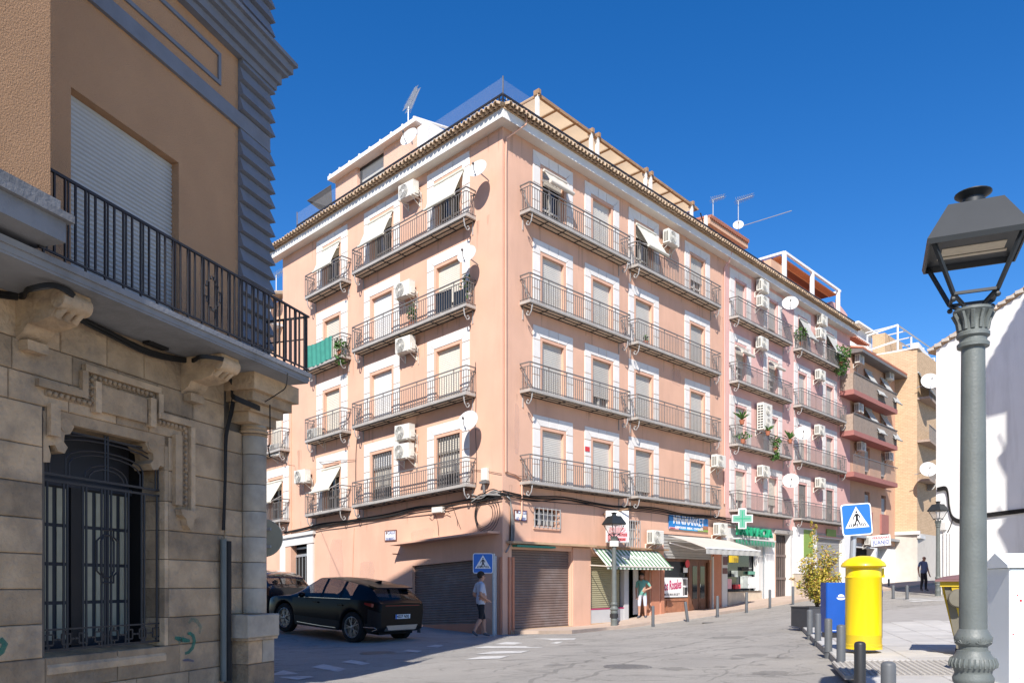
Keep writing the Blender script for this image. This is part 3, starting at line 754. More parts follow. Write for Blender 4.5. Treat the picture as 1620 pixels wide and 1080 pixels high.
for a, b_ in ((pA, pB), (pB, pD), (pD, pC)):
    mb.quad((a.x, a.y, -3.4), (b_.x, b_.y, -3.4), (b_.x, b_.y, 14.9), (a.x, a.y, 14.9))
obj('back_wall', mb, ['peach'], cb)
mb = MB(); a, b_, c, d = L.P(LE, 14.9, .2), L.P(0, 14.9, 0), R.P(UE, 14.9, .2), R.P(UE, 14.9, -11); e = L.P(LE, 14.9, -11)
mb.add([(a.x, a.y, a.z), (b_.x, b_.y, 14.9), (c.x, c.y, c.z), (d.x, d.y, d.z), (e.x, e.y, e.z)], [(0, 1, 2, 3, 4)]); obj('roof_deck', mb, ['tile_base'], cb)

gst = {(1, 1): 'low', (1, 3): 'down+slots', (0, 2): 'gap', (3, 1): 'gap', (3, 0): 'top', (2, 0): 'down+slots', (2, 3): 'down+slots', (3, 2): 'top', (3, 3): 'half'}
for li, v in enumerate(VS):
    for wi, (c, w) in enumerate(RW):
        window(R, cb, c, v, w, gst.get((li, wi), 'down'), 'blind')
    for wi, (c, w) in enumerate(LW):
        st = 'grille' if li == 0 and wi < 2 else ('top' if li == 3 or (li == 0 and wi == 2) else ('low' if (li, wi) == (2, 0) else ('gap' if (li, wi) == (2, 1) else 'down')))
        window(L, cb, c, v, w, st, 'blind_cream' if wi != 1 else 'blind_white', blocks=wi < 2 or li != 1)
    balcony(R, cb, .83, 6.49, v); balcony(R, cb, 7.01, 13.48, v)
    balcony(L, cb, -7.43, -1.22, v); balcony(L, cb, -10.63, -8.11, v)
eave(R, cb, 0, UE, ends=(.36, 0)); eave(L, cb, LE, 0, ends=(.55, .36))

# terrace railing along the eaves
def roof_rail(F, root, u0, u1, v0=14.93, h=.40, w=.40, name='terrace_railing'):
    mb = MB()
    mb.box(u0, u1, -w - .022, -w + .022, v0 + h - .03, v0 + h + .03, 0); mb.box(u0, u1, -w - .01, -w + .01, v0 + h - .16, v0 + h - .135, 0); mb.box(u0, u1, -w - .01, -w + .01, v0 + .16, v0 + .18, 0)
    n = int((u1 - u0) / .16)
    for i in range(n + 1):
        x = u0 + (u1 - u0) * i / n; mb.box(x - .010, x + .010, -w - .010, -w + .010, v0 + .14, v0 + h - .05, 1)
        if i % 12 == 0: mb.box(x - .02, x + .02, -w - .02, -w + .02, v0 + .12, v0 + h, 0)
    return obj(name, mb.shear(F.k), ['iron_black', 'iron_light'], root, F.M(), kind='stuff')
roof_rail(R, cb, -.40, UE); roof_rail(L, cb, L.u(470, .4), .40)
mb = MB(); mb.box(L.u(470, .4), .38, -.405, -.395, 15.34, 15.85); obj('wind_screen', mb.shear(L.k), ['mesh_screen'], cb, L.M())
mb = MB(); mb.box(-.38, 1.3, -.405, -.395, 15.34, 15.80); obj('wind_screen', mb.shear(R.k), ['mesh_screen'], cb, R.M())
for F_, u in ((R, -.40), (L, L.u(470, .4))): box_part(F_, cb, 'screen_post', 'iron_grey', (u - .015, u + .015, .385, .415, 15.0, 15.9))
# parapet strip behind the tiles
box_part(R, cb, 'parapet', 'peach', (0, UE, -.25, -.08, 14.93, 15.2)); box_part(L, cb, 'parapet', 'peach', (LE, 0, -.25, -.08, 14.93, 15.2))

# ground floor on the main street
box_part(R, cb, 'pillar', 'peach', (R.u(905), R.u(933), 0.0, .05, -3, R.v(910, 866)))
shutter_door(R, cb, gfR[0][0], gfR[0][1], R.v(850, 992), gfR[0][3], 'shutter_brown')
box_part(R, cb, 'threshold', 'tile_base', (gfR[0][0] - .06, gfR[0][1] + .1, -.12, .04, -3, R.v(850, 993)))
for i in range(8):
    a = gfR[0][0] + .0 + i * (gfR[0][1] - gfR[0][0]) / 8; box_part(R, cb, 'plinth_tile', 'tile_base', (a + .004, a + (gfR[0][1] - gfR[0][0]) / 8 - .004, .041, .052, -1.75, R.v(850, 996)))
# shop under the striped awning
sh = gfR[1]; uj = R.u(988); udr = R.u(995); udl = R.u(1026)
shutter_door(R, cb, sh[0], uj - .1, R.v(960, 961), sh[3], 'shutter_olive', 'shop_blind', .16, .075)
box_part(R, cb, 'stall_riser', 'stall_panel', (sh[0], uj, -.17, -.03, -3, R.v(960, 963)))
box_part(R, cb, 'riser_trim', 'magenta', (sh[0], uj, -.03, -.02, R.v(960, 963), R.v(960, 961)))
box_part(R, cb, 'door_post', 'stall_panel', (uj, udr, -.2, -.01, -3, sh[3]))
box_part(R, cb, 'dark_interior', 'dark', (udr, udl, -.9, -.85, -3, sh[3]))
box_part(R, cb, 'door_leaf', 'wood_red', (udl - .18, udl + .12, -.24, -.04, -3, sh[3]))
box_part(R, cb, 'fanlight', 'grey_white', (R.u(1012), R.u(1020), -.32, -.3, -1.2, sh[3]))
box_part(R, cb, 'shop_floor', 'tile_base', (sh[0], sh[1], -.9, .02, -3, R.v(990, 982)))
box_part(R, cb, 'pillar', 'terracotta_paint', (R.u(1029.5), R.u(1042.5), -.1, .035, -3, R.v(1036, 879)), (R.u(1044.5), R.u(1049.5), -.1, .05, -3, R.v(1045, 879)))
# minimarket front
mk = gfR[2]; vb = R.v(1080, 968)
shutter_door(R, cb, mk[0], mk[1], R.v(1090, 881), mk[3], 'shutter_grey', 'shutter_box', .03, .12)
box_part(R, cb, 'shop_frame', 'wood', (mk[0], mk[1], -.2, -.12, R.v(1090, 888), R.v(1090, 881)), (mk[0], mk[0] + .1, -.2, -.12, vb, R.v(1090, 888)), (R.u(1092.5), R.u(1097), -.2, -.08, vb, R.v(1090, 888)), (mk[1] - .14, mk[1], -.2, -.1, vb, R.v(1090, 888)))
box_part(R, cb, 'shop_window', 'dark_glass', (mk[0] + .1, R.u(1092.5), -.19, -.18, R.v(1070, 944), R.v(1090, 888)))
box_part(R, cb, 'window_lining', 'cloth_grey', (mk[0] + .15, R.u(1078), -.30, -.28, R.v(1070, 944), R.v(1090, 888)))
box_part(R, cb, 'lower_panel', 'wood_red', (mk[0] + .1, R.u(1092.5), -.2, -.12, vb, R.v(1070, 946)))
box_part(R, cb, 'panel_moulding', 'wood_red', (R.u(1058), R.u(1089), -.12, -.09, R.v(1072, 950), R.v(1072, 948.5)), (R.u(1058), R.u(1059), -.12, -.09, vb + .1, R.v(1072, 950)), (R.u(1088), R.u(1089), -.12, -.09, vb + .1, R.v(1072, 950)))
for a, b_ in ((1097.5, 1109.2), (1109.8, 1121)):
    u0, u1 = R.u(a), R.u(b_); d_ = obj('door', MB().box(u0, u1, .14, .18, vb, R.v(1110, 888)).shear(R.k), ['wood'], cb, R.M())
    obj('pane', MB().box(u0 + .12, u1 - .12, .125, .139, vb + .55, R.v(1110, 895)).shear(R.k), ['dark_glass'], d_, R.M())
    obj('door_panel', MB().box(u0 + .12, u1 - .12, .125, .139, vb + .1, vb + .45).shear(R.k), ['wood'], d_, R.M())
obj('handle', MB().box(R.u(1110.5), R.u(1111.3), .09, .139, R.v(1110, 926), R.v(1110, 920)), ['chrome'], d_, R.M())
box_part(R, cb, 'shop_step', 'tile_base', (mk[0] - .15, mk[1] + .3, -.12, .12, -3, vb - .02))
box_part(R, cb, 'pillar', 'terracotta_paint', (R.u(1127.5), R.u(1139.6), 0.002, .06, -3, R.v(1132, 848)))
box_part(R, cb, 'gutter_pipe', 'grey_white', (R.u(1126), R.u(1127.2), .0, .07, -3, R.v(1126, 880)))
box_part(R, cb, 'pillar', 'grey_white', (R.u(1140), UE - .01, 0.002, .08, -3, R.v(1142, 850)))
box_part(R, cb, 'notice_board', 'plaque_brown', (R.u(1140.4), R.u(1148), .081, .09, R.v(1144, 907), R.v(1144, 898)), (R.u(1141), R.u(1148), .0905, .093, R.v(1144, 893), R.v(1144, 880)))
# painted ground-floor band of the front
box_part(R, cb, 'base_moulding', 'peach_trim', (0.02, UE, .002, .02, 2.86, 2.98))
# small barred windows of the low upper storey
for q in gridW:
    M = R.M(); g_ = obj('window', MB().quad((q[0], .2, q[2]), (q[1], .2, q[2]), (q[1], .2, q[3]), (q[0], .2, q[3])), ['dark_glass'], cb, M)
    mb = MB()
    for i in range(4): 
        a = q[0] + (q[1] - q[0]) * (i + .15) / 4; mb.box(a, a + (q[1] - q[0]) * .17, .17, .19, q[2] + .05, q[3] - .06)
    obj('frosted_pane', mb, ['cloth_grey'], g_, M)
    mb = MB(); n = 9 if q[1] - q[0] > 1.5 else 6; fl = q[1] - q[0] < 1.9
    for i in range(n + 1):
        x = q[0] - .04 + (q[1] - q[0] + .08) * i / n; mb.box(x - .012, x + .012, -.075, -.05, q[2] - .05, q[3] + .05)
    zz = [q[2] - .03, q[2] + (q[3] - q[2]) * .36, q[2] + (q[3] - q[2]) * .7, q[3] + .03]
    for z in zz: mb.box(q[0] - .05, q[1] + .05, -.05, -.035, z - .014, z + .014)
    for x in (q[0] - .04, q[1] + .04):
        for z in zz: mb.box(x - .01, x + .01, -.04, 0, z - .01, z + .01)
    obj('grille', mb, ['iron_light'], g_, M)
    box_part(R, g_, 'sill', 'peach_trim', (q[0] - .06, q[1] + .06, .001, .05, q[2] - .12, q[2] - .06))
# awning cassettes that rest closed on the wall
box_part(R, cb, 'canopy_ledge', 'tile_base', (R.u(800), R.u(932), 0.002, .34, R.v(860, 862), R.v(860, 858.5)))
box_part(R, cb, 'canopy_ledge', 'pergola_wood', (R.u(934.5), R.u(1057, .2), .04, .24, R.v(990, 868), R.v(990, 865.5)))
box_part(R, cb, 'rolled_cloth', 'cloth_green', (R.u(809), R.u(870), .04, .26, R.v(840, 866), R.v(840, 862.8)))
va, vb2 = L.v(700, 855), L.v(700, 852)
box_part(L, cb, 'canopy_ledge', 'peach_trim', (L.u(624, .3), -.12, 0.002, .55, va, vb2))
box_part(L, cb, 'canopy_strut', 'peach_trim', (L.u(620, .2) + .1, L.u(620, .2) + .14, .002, .3, va - .3, va - .26))
# side-street ground floor
shutter_door(L, cb, lg[0], lg[1], L.v(700, 985), lg[3], 'shutter_brown')
box_part(L, cb, 'threshold', 'terracotta_paint', (lg[0], lg[1], -.15, .03, -3.2, L.v(700, 987)))
for a, b_ in ((445.5, 453.5), (488.5, 497.5)): box_part(L, cb, 'door_pilaster', 'grey_white', (L.u(a), L.u(b_), 0.002, .09, -3.4, L.v((a + b_) / 2, 860)))
box_part(L, cb, 'door_cornice', 'grey_white', (L.u(443), L.u(500), .002, .16, L.v(470, 849), L.v(470, 844)), (L.u(445.5), L.u(497.5), .002, .08, L.v(470, 862), L.v(470, 849)))
door = obj('door', MB().box(ld[0], ld[1], .24, .26, -3.4, ld[3]).shear(L.k), ['dark'], cb, L.M())
mb = MB(); 
for i in range(6):
    x = ld[0] + .25 + (ld[1] - ld[0] - .3) * i / 5; mb.box(x - .012, x + .012, .21, .235, -2.6, L.v(470, 880))
mb.box(ld[0], ld[1], .2, .235, L.v(470, 880), L.v(470, 876)); mb.box(ld[0], ld[1], .2, .235, L.v(470, 868), L.v(470, 865)); mb.box(ld[0] + .22, ld[0] + .28, .2, .235, -3.4, L.v(470, 880)); obj('grille', mb.shear(L.k), ['galv'], door, L.M())
box_part(L, cb, 'base_moulding', 'peach_trim', (LE, -.02, .002, .02, 2.86, 2.96))
# rainwater pipes
def pipe(name, pts, r, m, parent, n=8): return obj(name, MB().tube(pts, r, n), [m], parent, smooth=40)
pipe('drain_pipe', [R.P(.6, 15.2, .5), R.P(.6, 14.78, .48), R.P(.12, 14.3, .06), R.P(.1, 13.6, .05), R.P(.1, 3.62, .05), R.P(.55, 3.58, .05), R.P(.85, 3.45, .06), R.P(.85, 2.3, .06), R.P(.75, 2.12, .08)], .03, 'peach_trim', cb)
pipe('drain_pipe', [L.P(-.28, -1.75, .05), L.P(-.28, .95, .05)], .06, 'grey_white', cb)
pipe('drain_pipe', [R.P(14.55, 14.9, .4), R.P(14.55, 14.5, .3), R.P(14.55, 14.3, .06), R.P(14.55, 3.6, .05)], .03, 'pink', cb)
for a, b_ in ((.25, .33), (.42, .52)): box_part(R, cb, 'corner_moulding', 'terracotta_paint', (a, b_, .0, .05, -3, .9))
box_part(L, cb, 'corner_moulding', 'terracotta_paint', (-.12, -.03, .0, .05, -3, .9))

# weathering: faint run-off streaks below slabs, sills and cornice, grime near the ground, pale repairs
def weather(F, root, u0, u1, levels, seed, m='rain_streak'):
    rn = random.Random(seed); mb = MB()
    for v in levels:
        n = int((u1 - u0) * 1.6)
        for i in range(n):
            u = rn.uniform(u0, u1); L_ = rn.uniform(.25, 1.5) * rn.random(); wd = rn.uniform(.015, .07); off = rn.uniform(-.03, .03)
            mb.add([(u - wd, -.0035, v), (u + wd, -.0035, v), (u + wd * .6 + off, -.0035, v - L_ * .7), (u + off, -.0035, v - L_), (u - wd * .6 + off, -.0035, v - L_ * .7)], [(0, 1, 2, 3, 4)])
    return obj('rain_streaks', mb.shear(F.k), [m], root, F.M(), kind='stuff')
weather(R, cb, .1, UE - .1, [14.62] + [v - .10 for v in VS], 1); weather(L, cb, LE + .2, -.1, [14.62] + [v - .10 for v in VS], 2)
def patches(F, root, boxes, m):
    mb = MB()
    for k, (u0, u1, v0, v1) in enumerate(boxes):
        rn = random.Random(k); n = 14; cu, cv = (u0 + u1) / 2, (v0 + v1) / 2
        mb.add([(cu + (u1 - u0) / 2 * math.copysign(abs(math.cos(2 * PI * i / n)) ** .5, math.cos(2 * PI * i / n)) * rn.uniform(.8, 1), -.0045, cv + (v1 - v0) / 2 * math.copysign(abs(math.sin(2 * PI * i / n)) ** .5, math.sin(2 * PI * i / n)) * rn.uniform(.8, 1)) for i in range(n)], [tuple(range(n))])
    return obj('wall_repair', mb.shear(F.k), [m], root, F.M(), kind='stuff')
patches(L, cb, [(-7.6, -6.6, .4, 1.3), (-4.6, -3.2, 1.7, 2.2), (-9.6, -8.6, .2, 2.4)], 'pale_patch'); patches(R, cb, [(.55, .8, 4.2, 6.0), (14.0, 14.4, 5.6, 7.0), (10.1, 10.9, 8.2, 9.0)], 'pale_patch')
patches(L, cb, [(-12.0, -7.2, -2.2, -1.1), (-1.6, -.3, -2, -1.0)], 'grime')

# ------------------------------------------------------------------ roof terrace things of the corner building
v1 = L.v(668, 245, -1.2)
rh = empty('rooftop_room', 'peach rooftop room with white tiled eave and a wide window on the terrace', 'rooftop room', L.M(-7, 14.9, -1.2))
ua, ub = L.u(531, -1.2), L.u(664, -1.2); vt = L.v(560, 268, -1.2)
vr = L.v(640, 205, -1.2); wu0, wu1 = L.u(565, -1.2), L.u(607, -1.2); wv0, wv1 = L.v(586, 300, -1.2), L.v(586, 244, -1.2)
Fr = Fac(L.P(0, 0, -1.2).x, L.P(0, 0, -1.2).y, L.d[0], L.d[1], L.k)
obj('wall', wall(Fr, ua, ub, 14.9, vt, [(wu0, wu1, wv0, wv1)], .25), ['peach'], rh, Fr.M())
mb = MB(); mb.quad((ub, 0, 14.9), (ub, 3.2, 14.9), (ub, 3.2, vt + .0), (ub, 0, vt)); mb.quad((ua, 0, 14.9), (ua, 0, vt), (ua, 3.2, vt), (ua, 3.2, 14.9)); mb.quad((ua, 3.2, 14.9), (ub, 3.2, 14.9), (ub, 3.2, vt), (ua, 3.2, vt)); obj('side_wall', mb.shear(Fr.k), ['peach'], rh, Fr.M())
box_part(Fr, rh, 'eave', 'fascia', (ua - .15, ub + .12, -.2, .3, vt, vt + .16), (ua - .15, ub + .12, -3.3, -.2, vt + .05, vt + .2))
tb = MB()
for i in range(9):
    x = ua + (ub - ua) * i / 8; tb.tube([(x, -.30, vt + .17), (x, 1.5, vt + .50)], .05, 8)
obj('roof_tile_row', tb.shear(Fr.k), ['fascia'], rh, Fr.M(), kind='stuff')
obj('window', MB().box(wu0, wu1, .2, .22, wv0, wv1).shear(Fr.k), ['cloth_grey'], rh, Fr.M())
box_part(Fr, rh, 'window_frame', 'iron_black', (wu0, wu1, -.2, -.14, wv1 - .28, wv1 - .1), (wu0 + .0, wu0 + .08, -.2, -.15, wv0, wv1))
box_part(Fr, rh, 'rail_base', 'shutter_brown', (wu0 - 1.2, wu1 + 3, .3, .36, 15.05, 15.32))
cab = box_part(Fr, None, 'terrace_cabinet', 'far_white', (L.u(667, -1.2), L.u(683, -1.2), -.8, .2, 14.95, L.v(668, 205, -1.2))); tag(cab, 'white terrace cabinet beside the rooftop room behind the satellite dish', 'cabinet')
# folded dark sunshade left of the rooftop room
mb = MB(); c_ = L.P(L.u(519, -1), L.v(520, 292, -1), -1.0); n_ = L.rot.to_3x3() @ Vector((1, 0, 0))
pp = [L.P(L.u(524, -.8), L.v(524, 293, -.8), -.8), L.P(L.u(486, -.2), L.v(486, 318, -.2), -.2), L.P(L.u(505, -.6), L.v(505, 332, -.6), -.6), L.P(L.u(526, -.9), L.v(526, 330, -.9), -.9)]
mb.add([*pp, *[p + Vector((0, 0, .03)) for p in pp]], [(0, 1, 2, 3), (7, 6, 5, 4), (0, 4, 5, 1), (1, 5, 6, 2), (2, 6, 7, 3), (3, 7, 4, 0)])
tag(obj('sunshade', mb, ['iron_black']), 'dark triangular sunshade tied at the terrace end beside the rooftop room', 'sunshade')

def antenna(P, h, label, boom=(1.0, 0.2, .5), n=14, size=.32, mast_m='galv'):
    t = empty('antenna', label, 'antenna', T(*P))
    obj('mast', MB().tube([(0, 0, -.4), (0, 0, h)], .025, 6), [mast_m], t, T(*P))
    bv = Vector(boom); bd = bv.normalized(); sd_ = bd.cross(Vector((0, 0, 1))).normalized(); upv = sd_.cross(bd)
    mb = MB(); s0 = Vector((0, 0, h)) - bv * .1; mb.tube([s0, s0 + bv], .022, 5)
    obj('boom', mb, ['galv'], t, T(*P)); mb = MB()
    for i in range(n):
        p = s0 + bv * (i / (n - 1)); l_ = size * (1 - .4 * i / n)
        for q in (upv, -upv):
            mb.tube([p + q * .06 - sd_ * l_ * .5, p + q * .06 + sd_ * l_ * .5], .009, 4)
            mb.tube([p, p + q * l_ * .35], .007, 4)
    obj('elements', mb, ['galv'], t, T(*P), kind='stuff')
    return t
antenna(L.P(L.u(646, -1.6), L.v(646, 200, -1.6), -1.6), .75, 'tall antenna on a mast above the rooftop room', (.35, .3, 1.0), 16, .5)
antenna(R.P(R.u(1128, -4), R.v(1128, 345, -4), -4), 1.0, 'spidery antenna behind the orange penthouse roof', (.7, .1, .25), 8, .55)
antenna(R.P(R.u(1168, -3), R.v(1168, 355, -3), -3), 1.3, 'antenna with small round dish on the orange penthouse roof end', (.9, .1, .35), 9, .6)

def dish(F, px, py, w, r, label, roll=0.0, name='satellite_dish', yaw=0.0, pitch=0.35):
    P = F.P(F.u(px, w), F.v(px, py, w), w); wallp = F.P(F.u(px, w), F.v(px, py, w) - r * .5, 0.0)
    t = empty(name, label, 'satellite dish', T(*P))
    d = (Vector((-.35 + yaw, -.9, .0)) * math.cos(pitch)); d.normalize(); d = (d + Vector((0, 0, pitch))).normalized()
    q = d.to_track_quat('Z', 'Y').to_matrix().to_4x4()
    M = T(*P) @ q
    pr = [(r * i / 7, .25 * r * (i / 7) ** 2) for i in range(8)]
    mb = MB(); pf = [(max(a, .002), b_) for a, b_ in pr]; pbk = [(max(a, .002), b_ - .012) for a, b_ in pr]
    mb.lathe(pf + [(r * 1.015, .25 * r)] + pbk[::-1], 28)
    obj('reflector', mb, ['dish'], t, M, smooth=40)
    mi = M.inverted(); lw = mi @ P
    mb = MB(); mb.tube([(0, -r * .95, .2 * r), (0, -r * .75, r * .75), (0, -r * .25, r * 1.05)], .014, 5); mb.tube([(0, -r * .28, r * .98), (0, -r * .2, r * 1.18)], .035, 6); obj('feed_arm', mb, ['iron_grey'], t, M)
    wl = mi @ wallp
    obj('mount', MB().tube([(0, 0, 0), (0, -.02, -.1), wl], .022, 6), ['galv'], t, M)
    return t
dish(L, 757, 269, .48, .32, 'white satellite dish nearest the eave by the building corner', yaw=-.1)
dish(L, 740, 404, .48, .33, 'white satellite dish over the third-floor corner balcony with dark cloth side', yaw=-.1)
dish(L, 742, 667, .48, .36, 'grey satellite dish over the lowest corner balcony with barred doors', yaw=-.1)
dish(L, 649, 219, .1, .36, 'satellite dish on the terrace rail beside the white cabinet', yaw=-.2)
dish(R, 1250, 481, .55, .39, 'white satellite dish beside two stacked air conditioners under the pink eave', yaw=.1)
dish(R, 1270, 686, .55, .39, 'white satellite dish beside the tall plants of the pink front', yaw=.1)
dish(R, 1251, 761, .55, .39, 'lowest white satellite dish on the pink front above the green cross', yaw=.1)
dish(R, 1168, 357, -3, .28, 'small round dish at the end of the orange penthouse roof', yaw=.1)

# pergola with beige canvas
pg = empty('pergola', 'wooden pergola with beige canvas and white posts on the roof terrace', 'pergola', R.M(5, 14.9, -.5))
wq = -.35; pu0, pu1 = R.u(850, wq), R.u(1102, wq); pv = R.v(850, 150, wq)
dv = R.v(1095, 326, wq) - pv
def pz(u): return pv + dv * (u - pu0) / (pu1 - pu0)
mb = MB(); mb.tube([R.P(pu0 - .1, pv, wq), R.P(pu1, pz(pu1), wq)], .075, 4); mb.tube([R.P(pu0 - .1, pv, wq - 1.7), R.P(pu1, pz(pu1), wq - 1.7)], .07, 4); mb.tube([R.P(pu0 - .1, pv, wq - 6.4), R.P(pu1, pz(pu1), wq - 6.4)], .07, 4)
obj('beam', mb, ['pergola_wood'], pg)
nr = 11
for i in range(nr):
    u = pu0 + (pu1 - pu0) * i / (nr - 1)
    obj('rafter', MB().tube([R.P(u, pz(u) - .04, wq + .1), R.P(u, pz(u) - .04, wq - 6.5)], .035, 4), ['pergola_wood'], pg)
    if i < nr - 1:
        u2 = pu0 + (pu1 - pu0) * (i + 1) / (nr - 1)
        def fn(a, b_): 
            uu = u - .01 + (u2 - u + .02) * a; return R.P(uu, pz(uu) + .03 - .05 * math.sin(PI * a), wq - 6.4 * b_)
        obj('canvas_panel', MB().grid(fn, 6, 4), ['canvas'], pg, smooth=60)
for px in (850, 935, 945, 1021, 1029, 1094, 1117):
    u = R.u(px, wq); obj('post', MB().box(-.055, .055, -.055, .055, 0, pz(u) - 14.9), ['pergola_white'], pg, R.M(u, 14.9, wq))
    if px != 1117: obj('post_cap', MB().box(-.06, .06, -.12, .12, pz(u) - 14.9 + .0, pz(u) - 14.9 + .15), ['pergola_wood'], pg, R.M(u, 14.9, wq))
obj('scrolled_panel', MB().tube([R.P(R.u(1108, wq), 16.4, wq), R.P(R.u(1112, wq), 16.1, wq), R.P(R.u(1109, wq), 15.7, wq), R.P(R.u(1113, wq), 15.4, wq)], .03, 5), ['iron_black'], pg)
# orange penthouse
ph = empty('penthouse', 'orange rooftop penthouse with dark red tiled eave at the end of the pergola', 'rooftop room', R.M(13, 14.9, -.8))
wp = -.7; u0, u1 = R.u(1117, wp), R.u(1165, wp); vt0 = R.v(1117, 347, wp); vt1 = R.v(1165, 383, wp); v9 = min(vt0, vt1) - .25
Fp = Fac(R.P(0, 0, wp).x, R.P(0, 0, wp).y, R.d[0], R.d[1], R.k)
mb = MB(); mb.box(u0, u1, 0, 4, 14.6, v9); obj('wall', mb.shear(R.k), ['salmon'], ph, Fp.M())
mb = MB(); mb.box(u0 - .3, u1 + .5, -.35, 4.3, v9, v9 + .28); obj('eave', mb.shear(R.k), ['salmon'], ph, Fp.M())
tb = MB(); nT = 22
for i in range(nT):
    x = u0 - .3 + (u1 - u0 + .8) * (i + .5) / nT; tb.tube([(x, -.42, v9 + .31), (x, 4.2, v9 + .8)], .10, 6)
obj('roof_tiles', tb.shear(R.k), ['red_tile'], ph, Fp.M(), kind='stuff')

# ------------------------------------------------------------------ pink neighbour continuing the front
pk = empty('pink_building', 'four-storey pink building with planted balconies beyond the peach corner building', 'building', R.M(UE, -1, 0))
PW = [(16.18, .98), (19.62, .98), (23.2, .98), (26.95, .98)]; PE = 30.1
gfP = [(R.u(1151), R.u(1200), R.v(1175, 934), R.v(1175, 862)), (R.u(1226), R.u(1248), -3, R.v(1237, 845)), (R.u(1292.5), R.u(1331.5), -3, R.v(1310, 849))]
obj('wall', wall(R, UE + .001, PE, 2.55, 14.7, [(c - w / 2, c + w / 2, v, v + OH) for v in VS for c, w in PW]), ['pink'], pk, R.M())
obj('ground_floor_wall', wall(R, UE + .001, PE, -3, 2.55, [(a, b_, c, min(d, 2.5)) for a, b_, c, d in gfP], .3), ['grey_white'], pk, R.M())
mb = MB(); a, b_, c, d = R.P(UE, 0, 0), R.P(PE, 0, 0), R.P(PE, 0, -11), R.P(UE, 0, -11)
mb.quad((b_.x, b_.y, -3), (c.x, c.y, -3), (c.x, c.y, 14.9), (b_.x, b_.y, 14.9)); mb.quad((c.x, c.y, -3), (d.x, d.y, -3), (d.x, d.y, 14.9), (c.x, c.y, 14.9))
mb.quad((a.x, a.y, 14.95), (b_.x, b_.y, 15.05), (c.x, c.y, 15.05), (d.x, d.y, 14.95)); obj('back_wall', mb, ['pink'], pk)
pst = {(2, 0): 'half', (2, 1): 'half', (3, 2): 'top', (3, 3): 'top', (0, 2): 'grille', (0, 3): 'grille', (0, 0): 'low', (0, 1): 'low', (1, 2): 'gap', (1, 3): 'gap', (3, 1): 'low'}
for li, v in enumerate(VS):
    for wi, (c, w) in enumerate(PW): window(R, pk, c, v, w, pst.get((li, wi), 'down'), 'blind_cream' if li == 0 else 'blind', 'pink', blocks=False)
    balcony(R, pk, 15.08, 20.92, v); balcony(R, pk, 22.03, 28.31, v)
eave(R, pk, UE, PE + .15); roof_rail(R, pk, R.u(1133, .12), PE - .3)
box_part(R, pk, 'parapet', 'pink', (UE, PE, -.25, -.08, 14.93, 15.25))
# pharmacy window
q = gfP[0]
box_part(R, pk, 'shop_window', 'dark_glass', (q[0], q[1], -.26, -.25, q[2], q[3]))
sb_ = box_part(R, pk, 'display_shelf', 'shop_goods', *[(q[0] + 1.9, q[1] - .5, -.24, -.1, q[2] + .3 + i * .38, q[2] + .33 + i * .38) for i in range(3)])
for i, (a, b_, c, d, m) in enumerate([(1160, 1171, 878, 889, 'bin_yellow'), (1164, 1170, 902, 912, 'shop_goods'), (1180, 1187, 896, 902, 'dark'), (1188, 1198, 912, 930, 'blind_white'), (1189, 1197, 903, 908, 'pharm_mint'), (1178, 1186, 911, 930, 'shop_goods'), (1154, 1160, 915, 931, 'poster_pink'), (1166, 1174, 924, 931, 'poster_red')]):
    box_part(R, pk, 'display_goods', m, (R.u(a), R.u(b_), -.22, -.08, R.v(a, d), R.v(a, c)))
box_part(R, pk, 'marble_riser', 'marble', (q[0], q[1] + .3, -.1, .04, -3, q[2] - .03)); box_part(R, pk, 'sill', 'dark', (q[0], q[1] + .1, -.1, .09, q[2] - .029, q[2]))
box_part(R, pk, 'window_frame', 'grey_white', (q[0], q[1], -.2, -.1, q[3] - .14, q[3]), (q[1] - .12, q[1], -.2, -.1, q[2], q[3]))
box_part(R, pk, 'glass_pier', 'galv', (R.u(1206.5), R.u(1208), .002, .05, -3, R.v(1207, 860)))
box_part(R, pk, 'pier', 'white_wall', (R.u(1209), R.u(1224), .002, .07, -3, R.v(1215, 855)))
box_part(R, pk, 'fascia_panel', 'slab_edge', (R.u(1152), R.u(1222), .002, .1, R.v(1185, 862), R.v(1185, 853)))
q = gfP[1]; dd = box_part(R, pk, 'door', 'iron_black', (q[0], q[1], -.25, -.22, -3, q[3]))
mb = MB()
for i in range(8):
    x = q[0] + .1 + (q[1] - q[0] - .2) * i / 7; mb.box(x - .02, x + .02, .16, .19, -2, q[3])
for z in (R.v(1237, 875), R.v(1237, 911)): mb.box(q[0], q[1], .15, .19, z - .06, z + .06)
obj('grille', mb, ['shutter_brown'], dd, R.M())
box_part(R, pk, 'door_jamb', 'peach_trim', (q[0] - .14, q[0] - .01, .002, .05, -3, q[3])); box_part(R, pk, 'door_jamb', 'grey_white', (q[1] + .01, q[1] + .2, .002, .08, -3, q[3]))
box_part(R, pk, 'door_step', 'marble', (q[0] - .2, q[1] + .2, .002, .2, -3, R.v(1237, 945)))
q = gfP[2]; shutter_door(R, pk, q[0], q[1], -1.2, min(q[3], 2.5), 'shutter_grey')
box_part(R, pk, 'pier', 'white_wall', (R.u(1254), R.u(1291), .002, .05, R.v(1265, 907), R.v(1265, 834)), (R.u(1333), R.u(1344), .002, .05, -3, R.v(1335, 836)))
box_part(R, pk, 'tiled_base', 'marble', (R.u(1254), R.u(1291), .002, .06, -3, R.v(1265, 908)))
box_part(R, pk, 'green_panel', 'panel_green', (R.u(1270), R.u(1284), .051, .07, R.v(1277, 880), R.v(1277, 838)), (R.u(1306), R.u(1321), .051, .07, R.v(1313, 848), R.v(1313, 837)))
